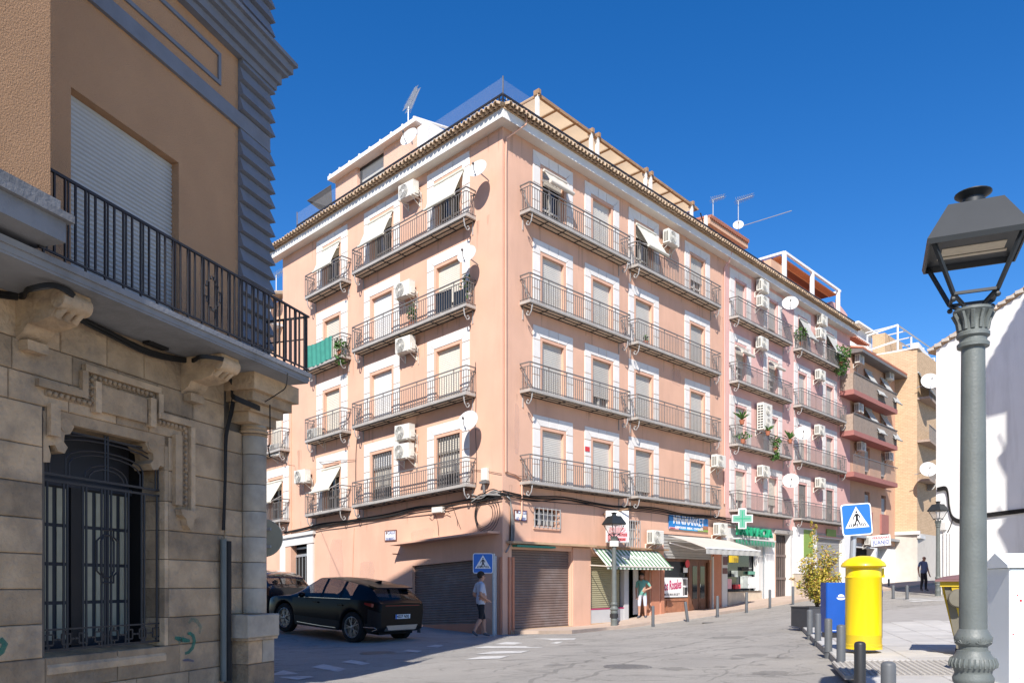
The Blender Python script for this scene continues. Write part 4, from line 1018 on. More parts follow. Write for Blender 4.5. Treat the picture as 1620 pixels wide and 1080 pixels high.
box_part(R, pk, 'grey_lintel', 'slab_edge', (R.u(1224), R.u(1252), .002, .1, R.v(1237, 844), R.v(1237, 838)))
box_part(R, pk, 'base_moulding', 'slab_edge', (UE + .01, PE, .002, .03, 2.62, 2.74))
# chimney block and white pergola with striped sheet
ch = empty('chimney', 'round-topped pink chimney block at the end of the pink roof', 'chimney', R.M(R.u(1330, -1), 14.9, -1))
uc_ = R.u(1322, -1); vt = R.v(1322, 478, -1)
obj('stack', MB().prism([(uc_ - 1.6, 14.8), (uc_ + 2.0, 14.8), (uc_ + 1.9, vt - .3), (uc_ + .7, vt), (uc_ - .6, vt - .1), (uc_ - 1.5, vt - 1.0)], lambda p: (p[0], 0, p[1]), lambda p: (p[0], 1.6, p[1])).shear(R.k), ['pink'], ch, R.M(0, 0, -1))
wpg = empty('pergola', 'white steel pergola with brown and orange corrugated sheet roof on the pink building', 'pergola', R.M(22, 15, -1))
wq = -.4; a0, a1 = R.u(1241, wq), R.u(1329, wq); va0 = R.v(1241, 399, wq); va1 = R.v(1329, 461, wq)
def wz(u): return va0 + (va1 - va0) * (u - a0) / (a1 - a0)
mb = MB(); mb.tube([R.P(a0, va0, wq), R.P(a1, va1, wq)], .09, 4); mb.tube([R.P(a0, va0, wq), R.P(a0, va0, wq - 4)], .08, 4); mb.tube([R.P(a1, va1, wq), R.P(a1, va1, wq - 4)], .08, 4); obj('beam', mb, ['far_white'], wpg)
for px in (1241, 1285, 1326): 
    u = R.u(px, wq); obj('post', MB().box(-.09, .09, -.09, .09, 0, wz(u) - 14.95), ['far_white'], wpg, R.M(u, 14.95, wq))
    u = u + .25; obj('brace', MB().box(-.05, .05, -.05, .05, 0, wz(u) - 15.4), ['far_white'], wpg, R.M(u, 14.95, wq - .2))
nS = 46
mb = MB()
for i in range(nS):
    u = a0 + (a1 - a0) * i / nS; u2 = a0 + (a1 - a0) * (i + 1) / nS; um = (u + u2) / 2
    for j in range(8):
        w0, w1 = wq - .2 - j * .46, wq - .2 - (j + 1) * .46; o_ = (j % 2) * .0
        mb.quad(R.P(u, wz(u) - .10, w0), R.P(um, wz(um) - .20, w0), R.P(um + .05, wz(um) - .20, w1), R.P(u + .05, wz(u) - .10, w1), (j) % 2)
        mb.quad(R.P(um, wz(um) - .20, w0), R.P(u2, wz(u2) - .10, w0), R.P(u2 + .05, wz(u2) - .10, w1), R.P(um + .05, wz(um) - .20, w1), 1 - (j) % 2)
obj('corrugated_sheet', mb, ['red_awning', 'sheet_brown'], wpg)
box_part(R, wpg, 'low_wall', 'salmon', (R.u(1217, -.6), R.u(1240, -.6), -.9, -.5, 14.9, R.v(1232, 420, -.6)))

# ------------------------------------------------------------------ neighbour on the side street, mostly hidden by the stone building
nb = empty('side_street_house', 'three-storey peach house next to the corner building on the side street', 'building', L.M(-15, -2, 0))
Fn = Fac(L.P(0, 0, .05).x, L.P(0, 0, .05).y, L.d[0], L.d[1], L.k)
n0, n1 = -19.5, L.u(460, .05); vn = 8.95
obj('wall', wall(Fn, n0, n1, -3.6, vn, [(-13.55 - .515, -13.55 + .515, v, v + OH) for v in VS[:2]]), ['peach'], nb, Fn.M())
mb = MB(); mb.quad((n1, 0, -3.6), (n1, 1, -3.6), (n1, 1, vn), (n1, 0, vn)); mb.quad((n0, 0, vn), (n1, 0, vn), (n1, 8, vn + .3), (n0, 8, vn + .3)); obj('side_wall', mb.shear(L.k), ['peach'], nb, Fn.M())
for li, v in enumerate(VS[:2]): window(Fn, nb, -13.55, v, 1.03, 'down' if li else 'top', 'blind_cream', blocks=True); balcony(Fn, nb, -14.95, -12.42, v)
fb = empty('far_side_house', 'distant side-street house with tiled eaves and pale balconies glimpsed past the stone building', 'building', T(*at(440, 49)))
_p = Vector(((452 - CX) / FPX * 49, 49, 0)); FF = Fac(_p.x, _p.y, .733, -.68, 0); w_ = 0
box_part(FF, fb, 'wall', 'salmon', (-7, 0, -5, 0, -4, FF.v(447, 474)))
tb = MB(); vv = FF.v(447, 472)
for i in range(22):
    x = -7 + 7 * i / 21; tb.tube([(x, -.9, vv), (x, .5, vv + .4)], .14, 6)
obj('eave_tiles', tb, ['tile'], fb, FF.M(), kind='stuff')
for y in (516, 590):
    v = FF.v(440, y); bl_ = box_part(FF, fb, 'balcony', 'grey_white', (-7, -.3, 0, .9, v - .15, v)); box_part(FF, bl_, 'railing', 'far_white', (-7, -.3, .85, .9, v + .9, v + 1.0), *[(-.3 - i * .18, -.27 - i * .18, .86, .89, v, v + .9) for i in range(24)], kind='stuff')
antenna(FF.P(FF.u(437), FF.v(437, 450), 0), .6, 'white antenna on the distant side-street roof beside the corner building', (.8, -.5, .2), 8, .6, 'far_white')

# ------------------------------------------------------------------ salmon house with pink balconies
ob = empty('salmon_house', 'salmon house with pink slab balconies and grey awnings beyond the pink building', 'building', R.M(33, -1, 0))
o0, o1 = PE + .02, R.u(1417); vo = R.v(1352, 549, .5)
Ow = [(R.u(1372), .9), (R.u(1398), .9)]; OV = [R.v(1360, y, .05) for y in (632, 693, 755)]; 
obj('wall', wall(R, o0, o1, 2.2, vo, [(c - w / 2, c + w / 2, v + .05, v + 2.0) for v in OV + [OV[2] - 2.75] for c, w in Ow]), ['salmon'], ob, R.M())
mb = MB(); mb.quad((o1, 0, 2.2), (o1, 6, 2.2), (o1, 6, vo), (o1, 0, vo)); obj('side_wall', mb, ['salmon'], ob, R.M())
for v in OV + [OV[2] - 2.75]:
    for c, w in Ow:
        wn = obj('window', MB().box(c - w / 2, c + w / 2, .2, .22, v + .05, v + 2.0), ['dark_glass'], ob, R.M()); obj('roller_blind', MB().box(c - w / 2, c + w / 2, .1, .12, v + .7, v + 2.0), ['cloth_grey'], wn, R.M())
for i, v in enumerate(OV):
    u0, u1 = R.u(1351, .8), R.u(1420, .8)
    bl = box_part(R, ob, 'balcony', 'balc_pink', (u0, u1, 0, .8, v - .28, v))
    if i < 2: box_part(R, bl, 'parapet_screen', 'screen_brown', (u0 + .05, u1 - .05, .74, .77, v, v + .95), (u0 + .03, u0 + .06, .02, .73, v, v + .95))
    box_part(R, bl, 'railing', 'iron_grey', (u0, u1, .78, .82, v + .95, v + 1.0), *([(u0 + j * .2, u0 + j * .2 + .025, .78, .80, v, v + .95) for j in range(int((u1 - u0) / .2))]), kind='stuff')
vq = OV[2] - 2.75
for c, w in Ow: box_part(R, ob, 'brown_panel', 'balc_pink', (c - .7, c + .7, .002, .1, vq - .5, vq + .75))
mb = MB(); mb.prism([(.0, vo), (-.75, vo - .02), (-.75, vo + .14), (.0, vo + .3)], lambda p: (o0 - .1, p[0], p[1]), lambda p: (o1 + .25, p[0], p[1])); obj('eave', mb, ['iron_grey'], ob, R.M())
mb = MB(); mb.quad((o0, -.7, vo + .16), (o1 + .2, -.7, vo + .16), (o1 + .2, 4, vo + 1.3), (o0, 4, vo + 1.3)); 
for i in range(40):
    x = o0 + (o1 - o0) * i / 39; mb.tube([(x, -.74, vo + .2), (x, 3, vo + 1.2)], .1, 5)
obj('roof_tiles', mb, ['red_tile'], ob, R.M(), kind='stuff')
obj('ground_floor_wall', wall(R, o0, o1, -3, 2.2, [(R.u(1388), R.u(1404), -3, R.v(1395, 862)), (R.u(1352), R.u(1384), -3, R.v(1365, 866))], .5), ['white_wall'], ob, R.M())
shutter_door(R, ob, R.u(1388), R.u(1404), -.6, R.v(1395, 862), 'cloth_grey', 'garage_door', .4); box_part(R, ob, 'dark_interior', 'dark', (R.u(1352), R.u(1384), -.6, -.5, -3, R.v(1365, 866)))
box_part(R, ob, 'shop_canopy', 'galv', (R.u(1346), R.u(1416), .02, .3, R.v(1380, 853), R.v(1380, 849)))
# white stair house behind it
wh = empty('stair_house', 'small white rooftop stair house behind the salmon house eave', 'rooftop room', R.M(33, 14, -5))
ww = -4; box_part(R, wh, 'wall', 'far_white', (R.u(1353, ww), R.u(1379, ww), -7, ww, 12, R.v(1364, 521, ww)))
box_part(R, wh, 'roof_edge', 'far_white', (R.u(1350, ww), R.u(1384, ww), -7.2, ww + .4, R.v(1364, 521, ww), R.v(1364, 518, ww)))
tb = MB(); 
for i in range(9):
    u = R.u(1352, -1.5) + i * .30; tb.tube([(u, 1.4, R.v(1365, 537, -1.5)), (u, 2.2, R.v(1365, 537, -1.5) + .25)], .075, 6)
obj('ridge_tiles', tb, ['red_tile'], wh, R.M(), kind='stuff')

# ------------------------------------------------------------------ yellow brick block
po = R.P(o1, 0, 0); Yl = Fac(po.x, po.y, .733, -.68, 0)         # its left face, coming towards the street
yb = empty('brick_block', 'tall yellow brick apartment block with a white roof rail at the street bend', 'building', T(po.x, po.y, -.4))
yu = Yl.u(1451); pc_ = Yl.P(yu, 0, 0); Yr = Fac(pc_.x, pc_.y, .60, .80, 0)
yv = (Yl.v(1451, 551))
ybase = Yl.v(1440, 843)
def ybox(F, name, m, parent, *bs, **kw): return box_part(F, parent, name, m, *bs, **kw)
obj('wall', MB().box(-2.6, yu, 0, 8, ybase, yv), ['brick_wall'], yb, Yl.M())
yend = Yr.u(1492)
obj('wall', MB().box(.003, yend, .003, 7, ybase, yv - .003), ['brick_wall'], yb, Yr.M())
obj('ground_floor_wall', MB().box(-.2, yu + .01, -.02, 7, -3, ybase), ['cloth_beige'], yb, Yl.M()); obj('ground_floor_wall', MB().box(.01, yend, -.02, 7, -3, ybase - .003), ['cloth_beige'], yb, Yr.M())
ybox(Yl, 'string_course', 'grey_white', yb, (-.3, yu + .2, .02, .2, ybase - .1, ybase + .12)); ybox(Yr, 'string_course', 'grey_white', yb, (-.1, yend, .02, .2, ybase - .35, ybase - .12))
ybox(Yl, 'coping', 'far_white', yb, (-2.6, yu + .1, -.3, .1, yv, yv + .1)); ybox(Yr, 'coping', 'far_white', yb, (-.1, yend, -.3, .12, yv + .001, yv + .35))
ybox(Yl, 'roof_room', 'brick_wall', yb, (Yl.u(1380, -5), Yl.u(1400, -5), -9, -5, yv - 1, Yl.v(1400, 526, -5)))
ybox(Yr, 'doorway', 'grey_white', yb, (Yr.u(1459), Yr.u(1490), .03, .09, Yr.v(1470, 868), Yr.v(1470, 853)), (Yr.u(1463), Yr.u(1480), .04, .06, -2, Yr.v(1470, 868)))
ybox(Yl, 'meter_door', 'iron_black', yb, (Yl.u(1425), Yl.u(1428), .021, .05, Yl.v(1426, 889), Yl.v(1426, 866)))
for y, cl in ((636, 1), (702, 0), (762, 1)):
    v = Yr.v(1462, y, .1); u0, u1 = Yr.u(1459, .3), yend
    bl = ybox(Yr, 'balcony', 'screen_brown', yb, (u0, u1, .0, .75, v - .15, v))
    ybox(Yr, 'railing', 'iron_grey', bl, (u0, u1, .7, .74, v + .9, v + .95), *[(u0 + j * .16, u0 + j * .16 + .02, .71, .73, v, v + .9) for j in range(int((u1 - u0) / .16))], kind='stuff')
    ybox(Yr, 'window', 'dark_glass', yb, (u0 + .4, u1 - .2, .004, .02, v, v + 2.1))
pgw = empty('roof_rail', 'white steel rail and pergola frame on top of the yellow brick block', 'railing', Yl.M(0, yv, -2))
mb = MB(); w_ = -3.2
A = Yl.P(Yl.u(1372, w_), Yl.v(1372, 531, w_), w_); C = Yl.P(Yl.u(1420, w_), Yl.v(1420, 514, w_), w_); E_ = Yr.P(Yr.u(1478, -1.5), Yr.v(1478, 566, -1.5), -1.5)
for dz in (0, -1.1): mb.tube([A + Vector((0, 0, dz)), C + Vector((0, 0, dz)), E_ + Vector((0, 0, dz + .6))], .07, 4)
for i in range(7):
    p = C.lerp(E_, i / 6); mb.tube([p, p + Vector((-1.2, 2.4, .2))], .05, 4)
    if i % 2 == 0: mb.tube([p, p + Vector((0, 0, -2.2))], .07, 4)
mb.tube([A, A + Vector((0, 0, -2.5))], .06, 4); obj('frame', mb, ['far_white'], pgw)
dish(Yr, 1471, 604, .8, .55, 'white satellite dish at the top balcony of the yellow brick block', yaw=.1); dish(Yr, 1468, 743, .8, .50, 'white satellite dish at the lowest balcony of the yellow brick block', yaw=.1)
dish(Yr, 1474, 767, .5, .45, 'satellite dish seen edge-on under another on the yellow brick block', yaw=-1.6)

# ------------------------------------------------------------------ white gable house on the right
wx = Vector((19.3, 36.3, 0)); Wf = Fac(wx.x, wx.y, .455, -.89, 0)
wb = empty('white_house', 'big white rendered gable wall with cables across it on the right of the square', 'building', T(wx.x, wx.y, -.5))
z0 = Wf.v(1486, 552); u2 = 9.0; us_ = Wf.u(1620); zs_ = Wf.v(1620, 463); sl = (zs_ - z0) / us_
mb = MB(); mb.prism([(0, -3), (u2, -3), (u2, z0 + sl * u2), (0, z0)], lambda p: (p[0], 0, p[1]), lambda p: (p[0], 7, p[1])); obj('wall', mb, ['white_wall'], wb, Wf.M())
mb = MB(); mb.prism([(-.35, z0 - .1), (u2, z0 + sl * u2 + .02), (u2, z0 + sl * u2 + .2), (-.35, z0 + .12)], lambda p: (p[0], -.06, p[1]), lambda p: (p[0], 7, p[1])); obj('verge', mb, ['tile_base'], wb, Wf.M())
tb = MB()
for i in range(26):
    u = -.35 + u2 * i / 25; z = z0 + sl * u + .16; tb.box(u, u + .30, -.12 - random.uniform(0, .04), .3, z - .05 + random.uniform(-.02, .02), z + .02 + .06)
obj('verge_tiles', tb, ['cloth_beige'], wb, Wf.M(), kind='stuff')
for a, w_ in ((1494.5, .035), (1500, .018), (1504, .015)): pipe('wall_pipe', [Wf.P(Wf.u(a), -1.5, .05), Wf.P(Wf.u(a), Wf.v(a, 842), .05)], w_, 'grey_white', wb)
box_part(Wf, wb, 'meter_box', 'grey_white', (Wf.u(1490), Wf.u(1498), .002, .12, Wf.v(1493, 838), Wf.v(1493, 826)))

# ================================================================== STONE BUILDING ON THE LEFT
sb = empty('stone_building', 'shaded left building with carved ashlar ground floor, ochre plaster and grey ribbed quoins', 'building', B.M(0, -1.35, 0))
UL = -13.0; HT = 20.2
def bbox(name, m, *bs, parent=None, **kw): return box_part(B, parent or sb, name, m, *bs, **kw)
WO = (-3.42, -1.67, -.80, 1.84)           # ground floor window opening
# backing of the stonework, with the window hole
mb = wall(B, UL, .36, -2.2, 3.0, [WO], .34); obj('wall', mb, ['mortar'], sb, B.M(0, 0, -.03))
mb = MB()
for a, b_ in ((B.P(.36, 0, -.03), B.P(.36, 0, -9)),): mb.quad((a.x, a.y, -2.2), (b_.x, b_.y, -2.2), (b_.x, b_.y, 3.0), (a.x, a.y, 3.0))
obj('side_wall', mb, ['stone'], sb)
courses = [-1.62, -1.10, -.75, -.40, -.04, .32, .68, 1.04, 1.42, 1.84, 2.14, 2.46, 2.92]
random.seed(3); nst = 0
def stone(u0, u1, v0, v1, w=0.0, m='stone', name='stone_block', dpt=.06, c=.010):
    global nst; nst += 1
    cu, cv = (u0 + u1) / 2, (v0 + v1) / 2; ww = random.uniform(-.004, .004) + w; g = .0035
    mb = MB().cbox(u0 - cu + g, u1 - cu - g, -ww, -ww + dpt, v0 - cv + g, v1 - cv - g, c)
    return obj(name, mb, [m], sb, B.M(cu, cv, 0))
for ci in range(len(courses) - 1):
    v0, v1 = courses[ci], courses[ci + 1]
    spans = [(-7.4, -3.46), (-1.67, -.62)] if (v0 >= -.76 and v1 <= 1.85) else ([(-7.4, -.62)])
    for a, b_ in spans:
        if b_ - a < 1.2: cuts = [a, b_]
        else:
            cuts = [b_]; x = b_
            while x > a:
                x -= random.uniform(.55, 1.15) if v0 < 1.8 else random.uniform(.5, .85)
                cuts.append(max(x, a))
            cuts = cuts[::-1]
            if cuts[1] - cuts[0] < .2: cuts.pop(1)
        for i in range(len(cuts) - 1): stone(cuts[i], cuts[i + 1], v0, v1)
# reveal stones of the right jamb and soffit
for ci in range(2, 9):
    v0, v1 = courses[ci], courses[ci + 1]
    mb = MB().box(-.06, 0.0, .012, .36, -(v1 - v0) / 2 + .004, (v1 - v0) / 2 - .004); obj('jamb_stone', mb, ['stone'], sb, B.M(-1.671, (v0 + v1) / 2, 0))
bbox('lintel', 'stone', (WO[0] + .002, WO[1] - .002, -.36, -.012, 1.72, 1.838))
# sloping sill
mb = MB(); mb.prism([(.02, -.80), (-.02, -.86), (-.02, -.93), (.36, -.93), (.36, -.70)], lambda p: (WO[0] + .003, p[0], p[1]), lambda p: (WO[1] - .065, p[0], p[1])); obj('sill', mb, ['stone'], sb, B.M())
# carved hood: moulding strips, dentils, raised tablet
def strip(pts, wd, pr, name='hood_moulding'):
    for (a, b_) in zip(pts[:-1], pts[1:]):
        if abs(a[0] - b_[0]) > abs(a[1] - b_[1]): 
            u0, u1 = sorted((a[0], b_[0])); bbox(name, 'stone', (u0, u1, .004, pr, a[1] - wd, a[1]))
        else:
            v0, v1 = sorted((a[1], b_[1])); bbox(name, 'stone', (a[0] - wd / 2, a[0] + wd / 2, .004, pr - .003, v0 - wd, v1 - wd - .0015))
ho = [(-3.56, 2.10), (-2.98, 2.10), (-2.98, 2.40), (-1.86, 2.40), (-1.86, 2.10), (-1.30, 2.10), (-1.30, .98)]
strip(ho, .075, .06)
dm = MB(); pth = [(-3.45, 1.99), (-2.87, 1.99), (-2.87, 2.29), (-1.97, 2.29), (-1.97, 1.99), (-1.41, 1.99), (-1.41, 1.0)]
for a, b_ in zip(pth[:-1], pth[1:]):
    ln = math.hypot(b_[0] - a[0], b_[1] - a[1]); n = max(2, int(ln / .068))
    for i in range(n):
        f = (i + .5) / n; u = a[0] + (b_[0] - a[0]) * f; v = a[1] + (b_[1] - a[1]) * f
        dm.ball((u, -.028, v), .027, 8, 6, sc=(1, 1, 1))
        dm.box(u - .034, u + .034, -.018, 0, v - .034, v + .034)
obj('bead_moulding', dm, ['stone'], sb, B.M(), smooth=50, kind='stuff')
bbox('tablet', 'stone', (-2.75, -2.08, .004, .045, 1.93, 2.22)); bbox('tablet_frame', 'stone', (-2.86, -2.78, .004, .075, 1.90, 2.24), (-2.05, -1.96, .004, .075, 1.90, 2.24))
for u in (-2.84, -2.80): pass
bbox('ear_block', 'stone', (-3.42, -3.30, .004, .06, 1.55, 1.88), (-1.62, -1.50, .004, .06, 1.0, 1.88))
# pendants under the ends of the hood
for u in (-1.40,):
    mb = MB(); mb.prism([(-.17, .95), (.17, .95), (.15, .88), (.07, .84), (.05, .74), (0, .70), (-.06, .76), (-.08, .84), (-.15, .88)], lambda p: (u + p[0], -.10, p[1]), lambda p: (u + p[0], -.004, p[1])); obj('pendant', mb, ['stone'], sb, B.M())
# scrolled corbels in the upper corners of the opening
for sg, u0 in ((1, -3.44), (-1, -1.655)):
    pr = [(0, 1.80), (.36, 1.80), (.38, 1.70), (.33, 1.62), (.26, 1.60), (.25, 1.52), (.30, 1.47), (.26, 1.40), (.18, 1.41), (.14, 1.47), (.06, 1.45), (.09, 1.36), (.08, 1.28), (0, 1.27)]
    mb = MB(); mb.prism(pr, lambda p: (u0 + sg * p[0], .02, p[1]), lambda p: (u0 + sg * p[0], .30, p[1])); obj('corbel', mb, ['stone'], sb, B.M(), smooth=35)
    mb = MB(); mb.lathe([(.075, -.14), (.085, 0), (.075, .14)], 14); obj('scroll', mb, ['stone'], sb, B.M() @ T(u0 + sg * .27, .15, 1.70) @ RX(PI / 2), smooth=40)
# grey door with curtained panes behind the grille
dr = bbox('door', 'door_paint', (WO[0], WO[1], -.62, -.58, -.95, 1.9))
x0, x1 = WO[0] + .05, WO[1] - .05; cw = (x1 - x0) / 9
for i in range(9):
    for j in range(4):
        a = x0 + i * cw + .03; b_ = x0 + (i + 1) * cw - .03; v = -.62 + j * .44
        if i == 4: continue
        obj('pane', MB().box(a, b_, .565, .575, v, v + .40), ['curtain'], dr, B.M())
obj('door_rail', MB().box(WO[0], WO[1], .53, .56, 1.12, 1.2), ['door_paint'], dr, B.M())
obj('door_stile', MB().box(-2.62, -2.47, .54, .56, -.95, 1.2), ['iron_black'], dr, B.M())
# wrought iron grille
gr = obj('grille', MB().box(WO[0], WO[1], .09, .105, -.70, -.675), ['iron_black'], sb, B.M())
for a, b_ in ((1.09, 1.115), (1.16, 1.185), (-.48, -.462)): obj('rail', MB().box(WO[0], WO[1], .09, .105, a, b_), ['iron_black'], gr, B.M())
uc = (WO[0] + WO[1]) / 2
def bar(pts, r=.014): obj('bar', MB().tube([(p[0], .10, p[1]) for p in pts], r, 5), ['iron_black'], gr, B.M())
for i, du in enumerate((.78, .53, .28, .045)):
    for sg in (-1, 1):
        for e in (0, .045): bar([(uc + sg * (du + e - (.022 if du < .1 else 0)), -.69), (uc + sg * (du + e - (.022 if du < .1 else 0)), 1.10)])
for du, top in ((.80, 1.62), (.55, 1.47), (.30, 1.32)):
    for e in (0, .045):
        d_ = du - e; n = 8
        bar([(uc - d_, 1.18), (uc - d_, top - e - .10)] + [(uc + d_ * math.sin((i / n - .5) * PI * .98), top - e - .10 + .14 * math.cos((i / n - .5) * PI)) for i in range(n + 1)] + [(uc + d_, top - e - .10), (uc + d_, 1.18)], .010)
for e in (-.02, .02): bar([(uc + e, 1.18), (uc + e, 1.70)])
bar([(WO[0], 1.66), (WO[1], 1.66)], .012)
for sc_ in (1, .62):
    pts = [(uc + sc_ * a, .33 + b_) for a, b_ in ((-.09, .30 * (1 if sc_ == 1 else .8)), (-.09, .22), (-.15, .17), (-.15, -.17), (-.09, -.22), (-.09, -.30 * (1 if sc_ == 1 else .8)), (.09, -.30 * (1 if sc_ == 1 else .8)), (.09, -.22), (.15, -.17), (.15, .17), (.09, .22), (.09, .30 * (1 if sc_ == 1 else .8)))]
    obj('medallion', MB().tube([(p[0], .085, p[1]) for p in pts], .012, 5, closed=True), ['iron_black'], gr, B.M())
fm = MB(); nF = 8
for i in range(nF):
    c = WO[0] + (WO[1] - WO[0]) * (i + .5) / nF; q = .055
    for a in ((c - q, c + q, -.58 + q - .008, -.58 + q + .008), (c - q, c + q, -.58 - q - .008, -.58 - q + .008), (c - q - .008, c - q + .008, -.58 - q, -.58 + q), (c + q - .008, c + q + .008, -.58 - q, -.58 + q),
              (c - .105, c - q, -.59, -.57), (c + q, c + .105, -.59, -.57), (c - .01, c + .01, -.58 + q, -.485), (c - .01, c + .01, -.675, -.58 - q)): fm.box(a[0], a[1], .092, .104, a[2], a[3])
obj('fretwork', fm, ['iron_black'], gr, B.M())
bbox('dark_reveal', 'dark', (WO[1] - .05, WO[1] - .02, -.58, -.37, -.9, 1.8))
# corner column on its pedestal
cu = -.10
for ci in range(3, 11):
    v0, v1 = courses[ci], min(courses[ci + 1], 2.30)
    if v0 < 2.28: obj('column_drum', MB().lathe([(.168, v0 + .004), (.174, v0 + .014), (.174, v1 - .014), (.168, v1 - .004)], 20), ['stone_grey'], sb, B.M(cu, 0, .09), smooth=40)
for v0, v1, r in ((2.10, 2.14, .195), (2.14, 2.19, .21), (2.19, 2.24, .19)): obj('column_ring', MB().lathe([(r - .02, v0), (r, (v0 + v1) / 2), (r - .02, v1)], 20), ['stone'], sb, B.M(cu, 0, .09), smooth=50)
for ci in range(2, 10): stone(-.62, -.26, courses[ci], courses[ci + 1], .02)
for i, (e, v0, v1) in enumerate(((.06, 2.26, 2.40), (.14, 2.40, 2.52), (.24, 2.52, 2.66), (.32, 2.66, 2.90))):
    bbox('capital', 'stone', (-.42 - e * .6, .12 + e, -.02, .22 + e * .8, v0, v1 - .004))
obj('pedestal', MB().cbox(-.50, .22, -.30, .05, -.73, -.41, .015), ['stone_grey'], sb, B.M())
bbox('pedestal_lip', 'stone', (-.48, .20, 0, .28, -.77, -.735))
stone(-.42, -.10, -1.10, -.77, .24, 'stone', dpt=.3); stone(-.10, .18, -1.10, -.77, .24, 'stone_grey', dpt=.3); stone(-.42, .18, -1.62, -1.10, .24, dpt=.3)
bbox('corner_pier', 'stone', (-.24, .30, -.02, .02, -1.6, 2.3))
# consoles carrying the balcony
for u in (-3.78, -1.46):
    pr = [(0, 2.88), (-.62, 2.88), (-.64, 2.80), (-.58, 2.72), (-.52, 2.70), (-.46, 2.62), (-.30, 2.58), (-.16, 2.58), (-.10, 2.50), (-.02, 2.46), (0, 2.44)]
    mb = MB(); mb.prism(pr, lambda p: (u, p[0], p[1]), lambda p: (u + .32, p[0], p[1])); c_ = obj('console', mb, ['stone'], sb, B.M(), smooth=35)
    for k in range(3): obj('flute', MB().tube([(u + .06 + k * .10, -.60, 2.79), (u + .06 + k * .10, -.56, 2.70), (u + .06 + k * .10, -.47, 2.64)], .04, 8), ['stone'], c_, B.M(), smooth=50)
    obj('scroll', MB().lathe([(.09, -.17), (.10, -.15), (.10, .15), (.09, .17)], 16), ['stone'], c_, B.M() @ T(u + .16, -.56, 2.78) @ RY(PI / 2), smooth=40)
    bbox('console_foot', 'stone', (u + .04, u + .28, .004, .12, 2.34, 2.44))
# balcony slab and railing
bs = obj('balcony', MB().box(-6.5, .21, -.80, 0, 2.91, 3.03).box(-6.5, .235, -.825, -.8005, 2.97, 3.03).box(-6.5, .20, -.79, 0, 2.885, 2.9099), ['grey_slab'], sb, B.M())
def railbar(x0, x1, y0, y1, z0, z1, name='baluster'): return obj(name, MB().box(x0, x1, y0, y1, z0, z1), ['iron_black'], bs, B.M())
railbar(-4.2, .215, -.805, -.775, 3.83, 3.855, 'top_rail'); railbar(-4.2, .215, -.80, -.78, 3.075, 3.095, 'bottom_rail')
railbar(.185, .215, -.775, 0, 3.83, 3.855, 'top_rail'); railbar(.19, .21, -.775, 0, 3.52, 3.535, 'middle_rail'); railbar(.19, .21, -.775, 0, 3.075, 3.09, 'bottom_rail')
xs = []; x = -4.15
while x < .2: xs.append(x); x += .118
for i, x in enumerate(xs):
    if i % 2 == 0: railbar(x - .009, x + .009, -.799, -.781, 3.04, 3.83); railbar(x + .03, x + .044, -.797, -.783, 3.09, 3.83)
    else: railbar(x - .009, x + .009, -.799, -.781, 3.09, 3.83)
for j in range(6): railbar(.193, .209, -.775 + j * .13, -.759 + j * .13, 3.03, 3.83)
uu = B.u(335, .79)
for pts in ([(-.02, .17), (-.06, .17), (-.06, .12), (-.10, .12), (-.10, .06), (-.14, .06), (-.14, -.06), (-.10, -.06), (-.10, -.12), (-.06, -.12), (-.06, -.17), (-.02, -.17), (-.02, -.2), (.02, -.2), (.02, -.17), (.06, -.17), (.06, -.12), (.10, -.12), (.10, -.06), (.14, -.06), (.14, .06), (.10, .06), (.10, .12), (.06, .12), (.06, .17), (.02, .17), (.02, .2), (-.02, .2)],):
    obj('medallion', MB().tube([(uu + a, -.80, 3.46 + b_) for a, b_ in pts], .011, 5, closed=True), ['iron_black'], bs, B.M())
# upper wall with its shutter
SO = (-3.12, -1.50, 3.03, 5.33)
obj('wall', wall(B, UL, -.33, 3.0, HT, [SO], .20), ['stucco'], sb, B.M())
mb = MB(); n = 44
for i in range(n):
    a = SO[2] + (SO[3] - SO[2]) * i / n; b_ = SO[2] + (SO[3] - SO[2]) * (i + 1) / n; q = b_ - a
    mb.quad((SO[0], .125, a), (SO[1], .125, a), (SO[1], .107, a + q * .3), (SO[0], .107, a + q * .3)); mb.quad((SO[0], .107, a + q * .3), (SO[1], .107, a + q * .3), (SO[1], .107, a + q * .8), (SO[0], .107, a + q * .8)); mb.quad((SO[0], .107, a + q * .8), (SO[1], .107, a + q * .8), (SO[1], .125, b_), (SO[0], .125, b_))
obj('roller_shutter', mb, ['shutter_pale'], sb, B.M())
mb = MB(); dp = 27; mb.quad((.33, 0, 3.0), (.33, dp, 3.0), (.33, dp, HT), (.33, 0, HT)); mb.quad((.33, 9, -3), (.33, dp, -3), (.33, dp, 3), (.33, 9, 3)); mb.quad((UL, dp, -2), (.33, dp, -2), (.33, dp, HT), (UL, dp, HT)); mb.quad((UL, 0, -2), (UL, dp, -2), (UL, dp, HT), (UL, 0, HT)); mb.quad((UL, 0, HT), (.33, 0, HT), (.33, dp, HT), (UL, dp, HT))
obj('back_wall', mb, ['stucco'], sb, B.M())
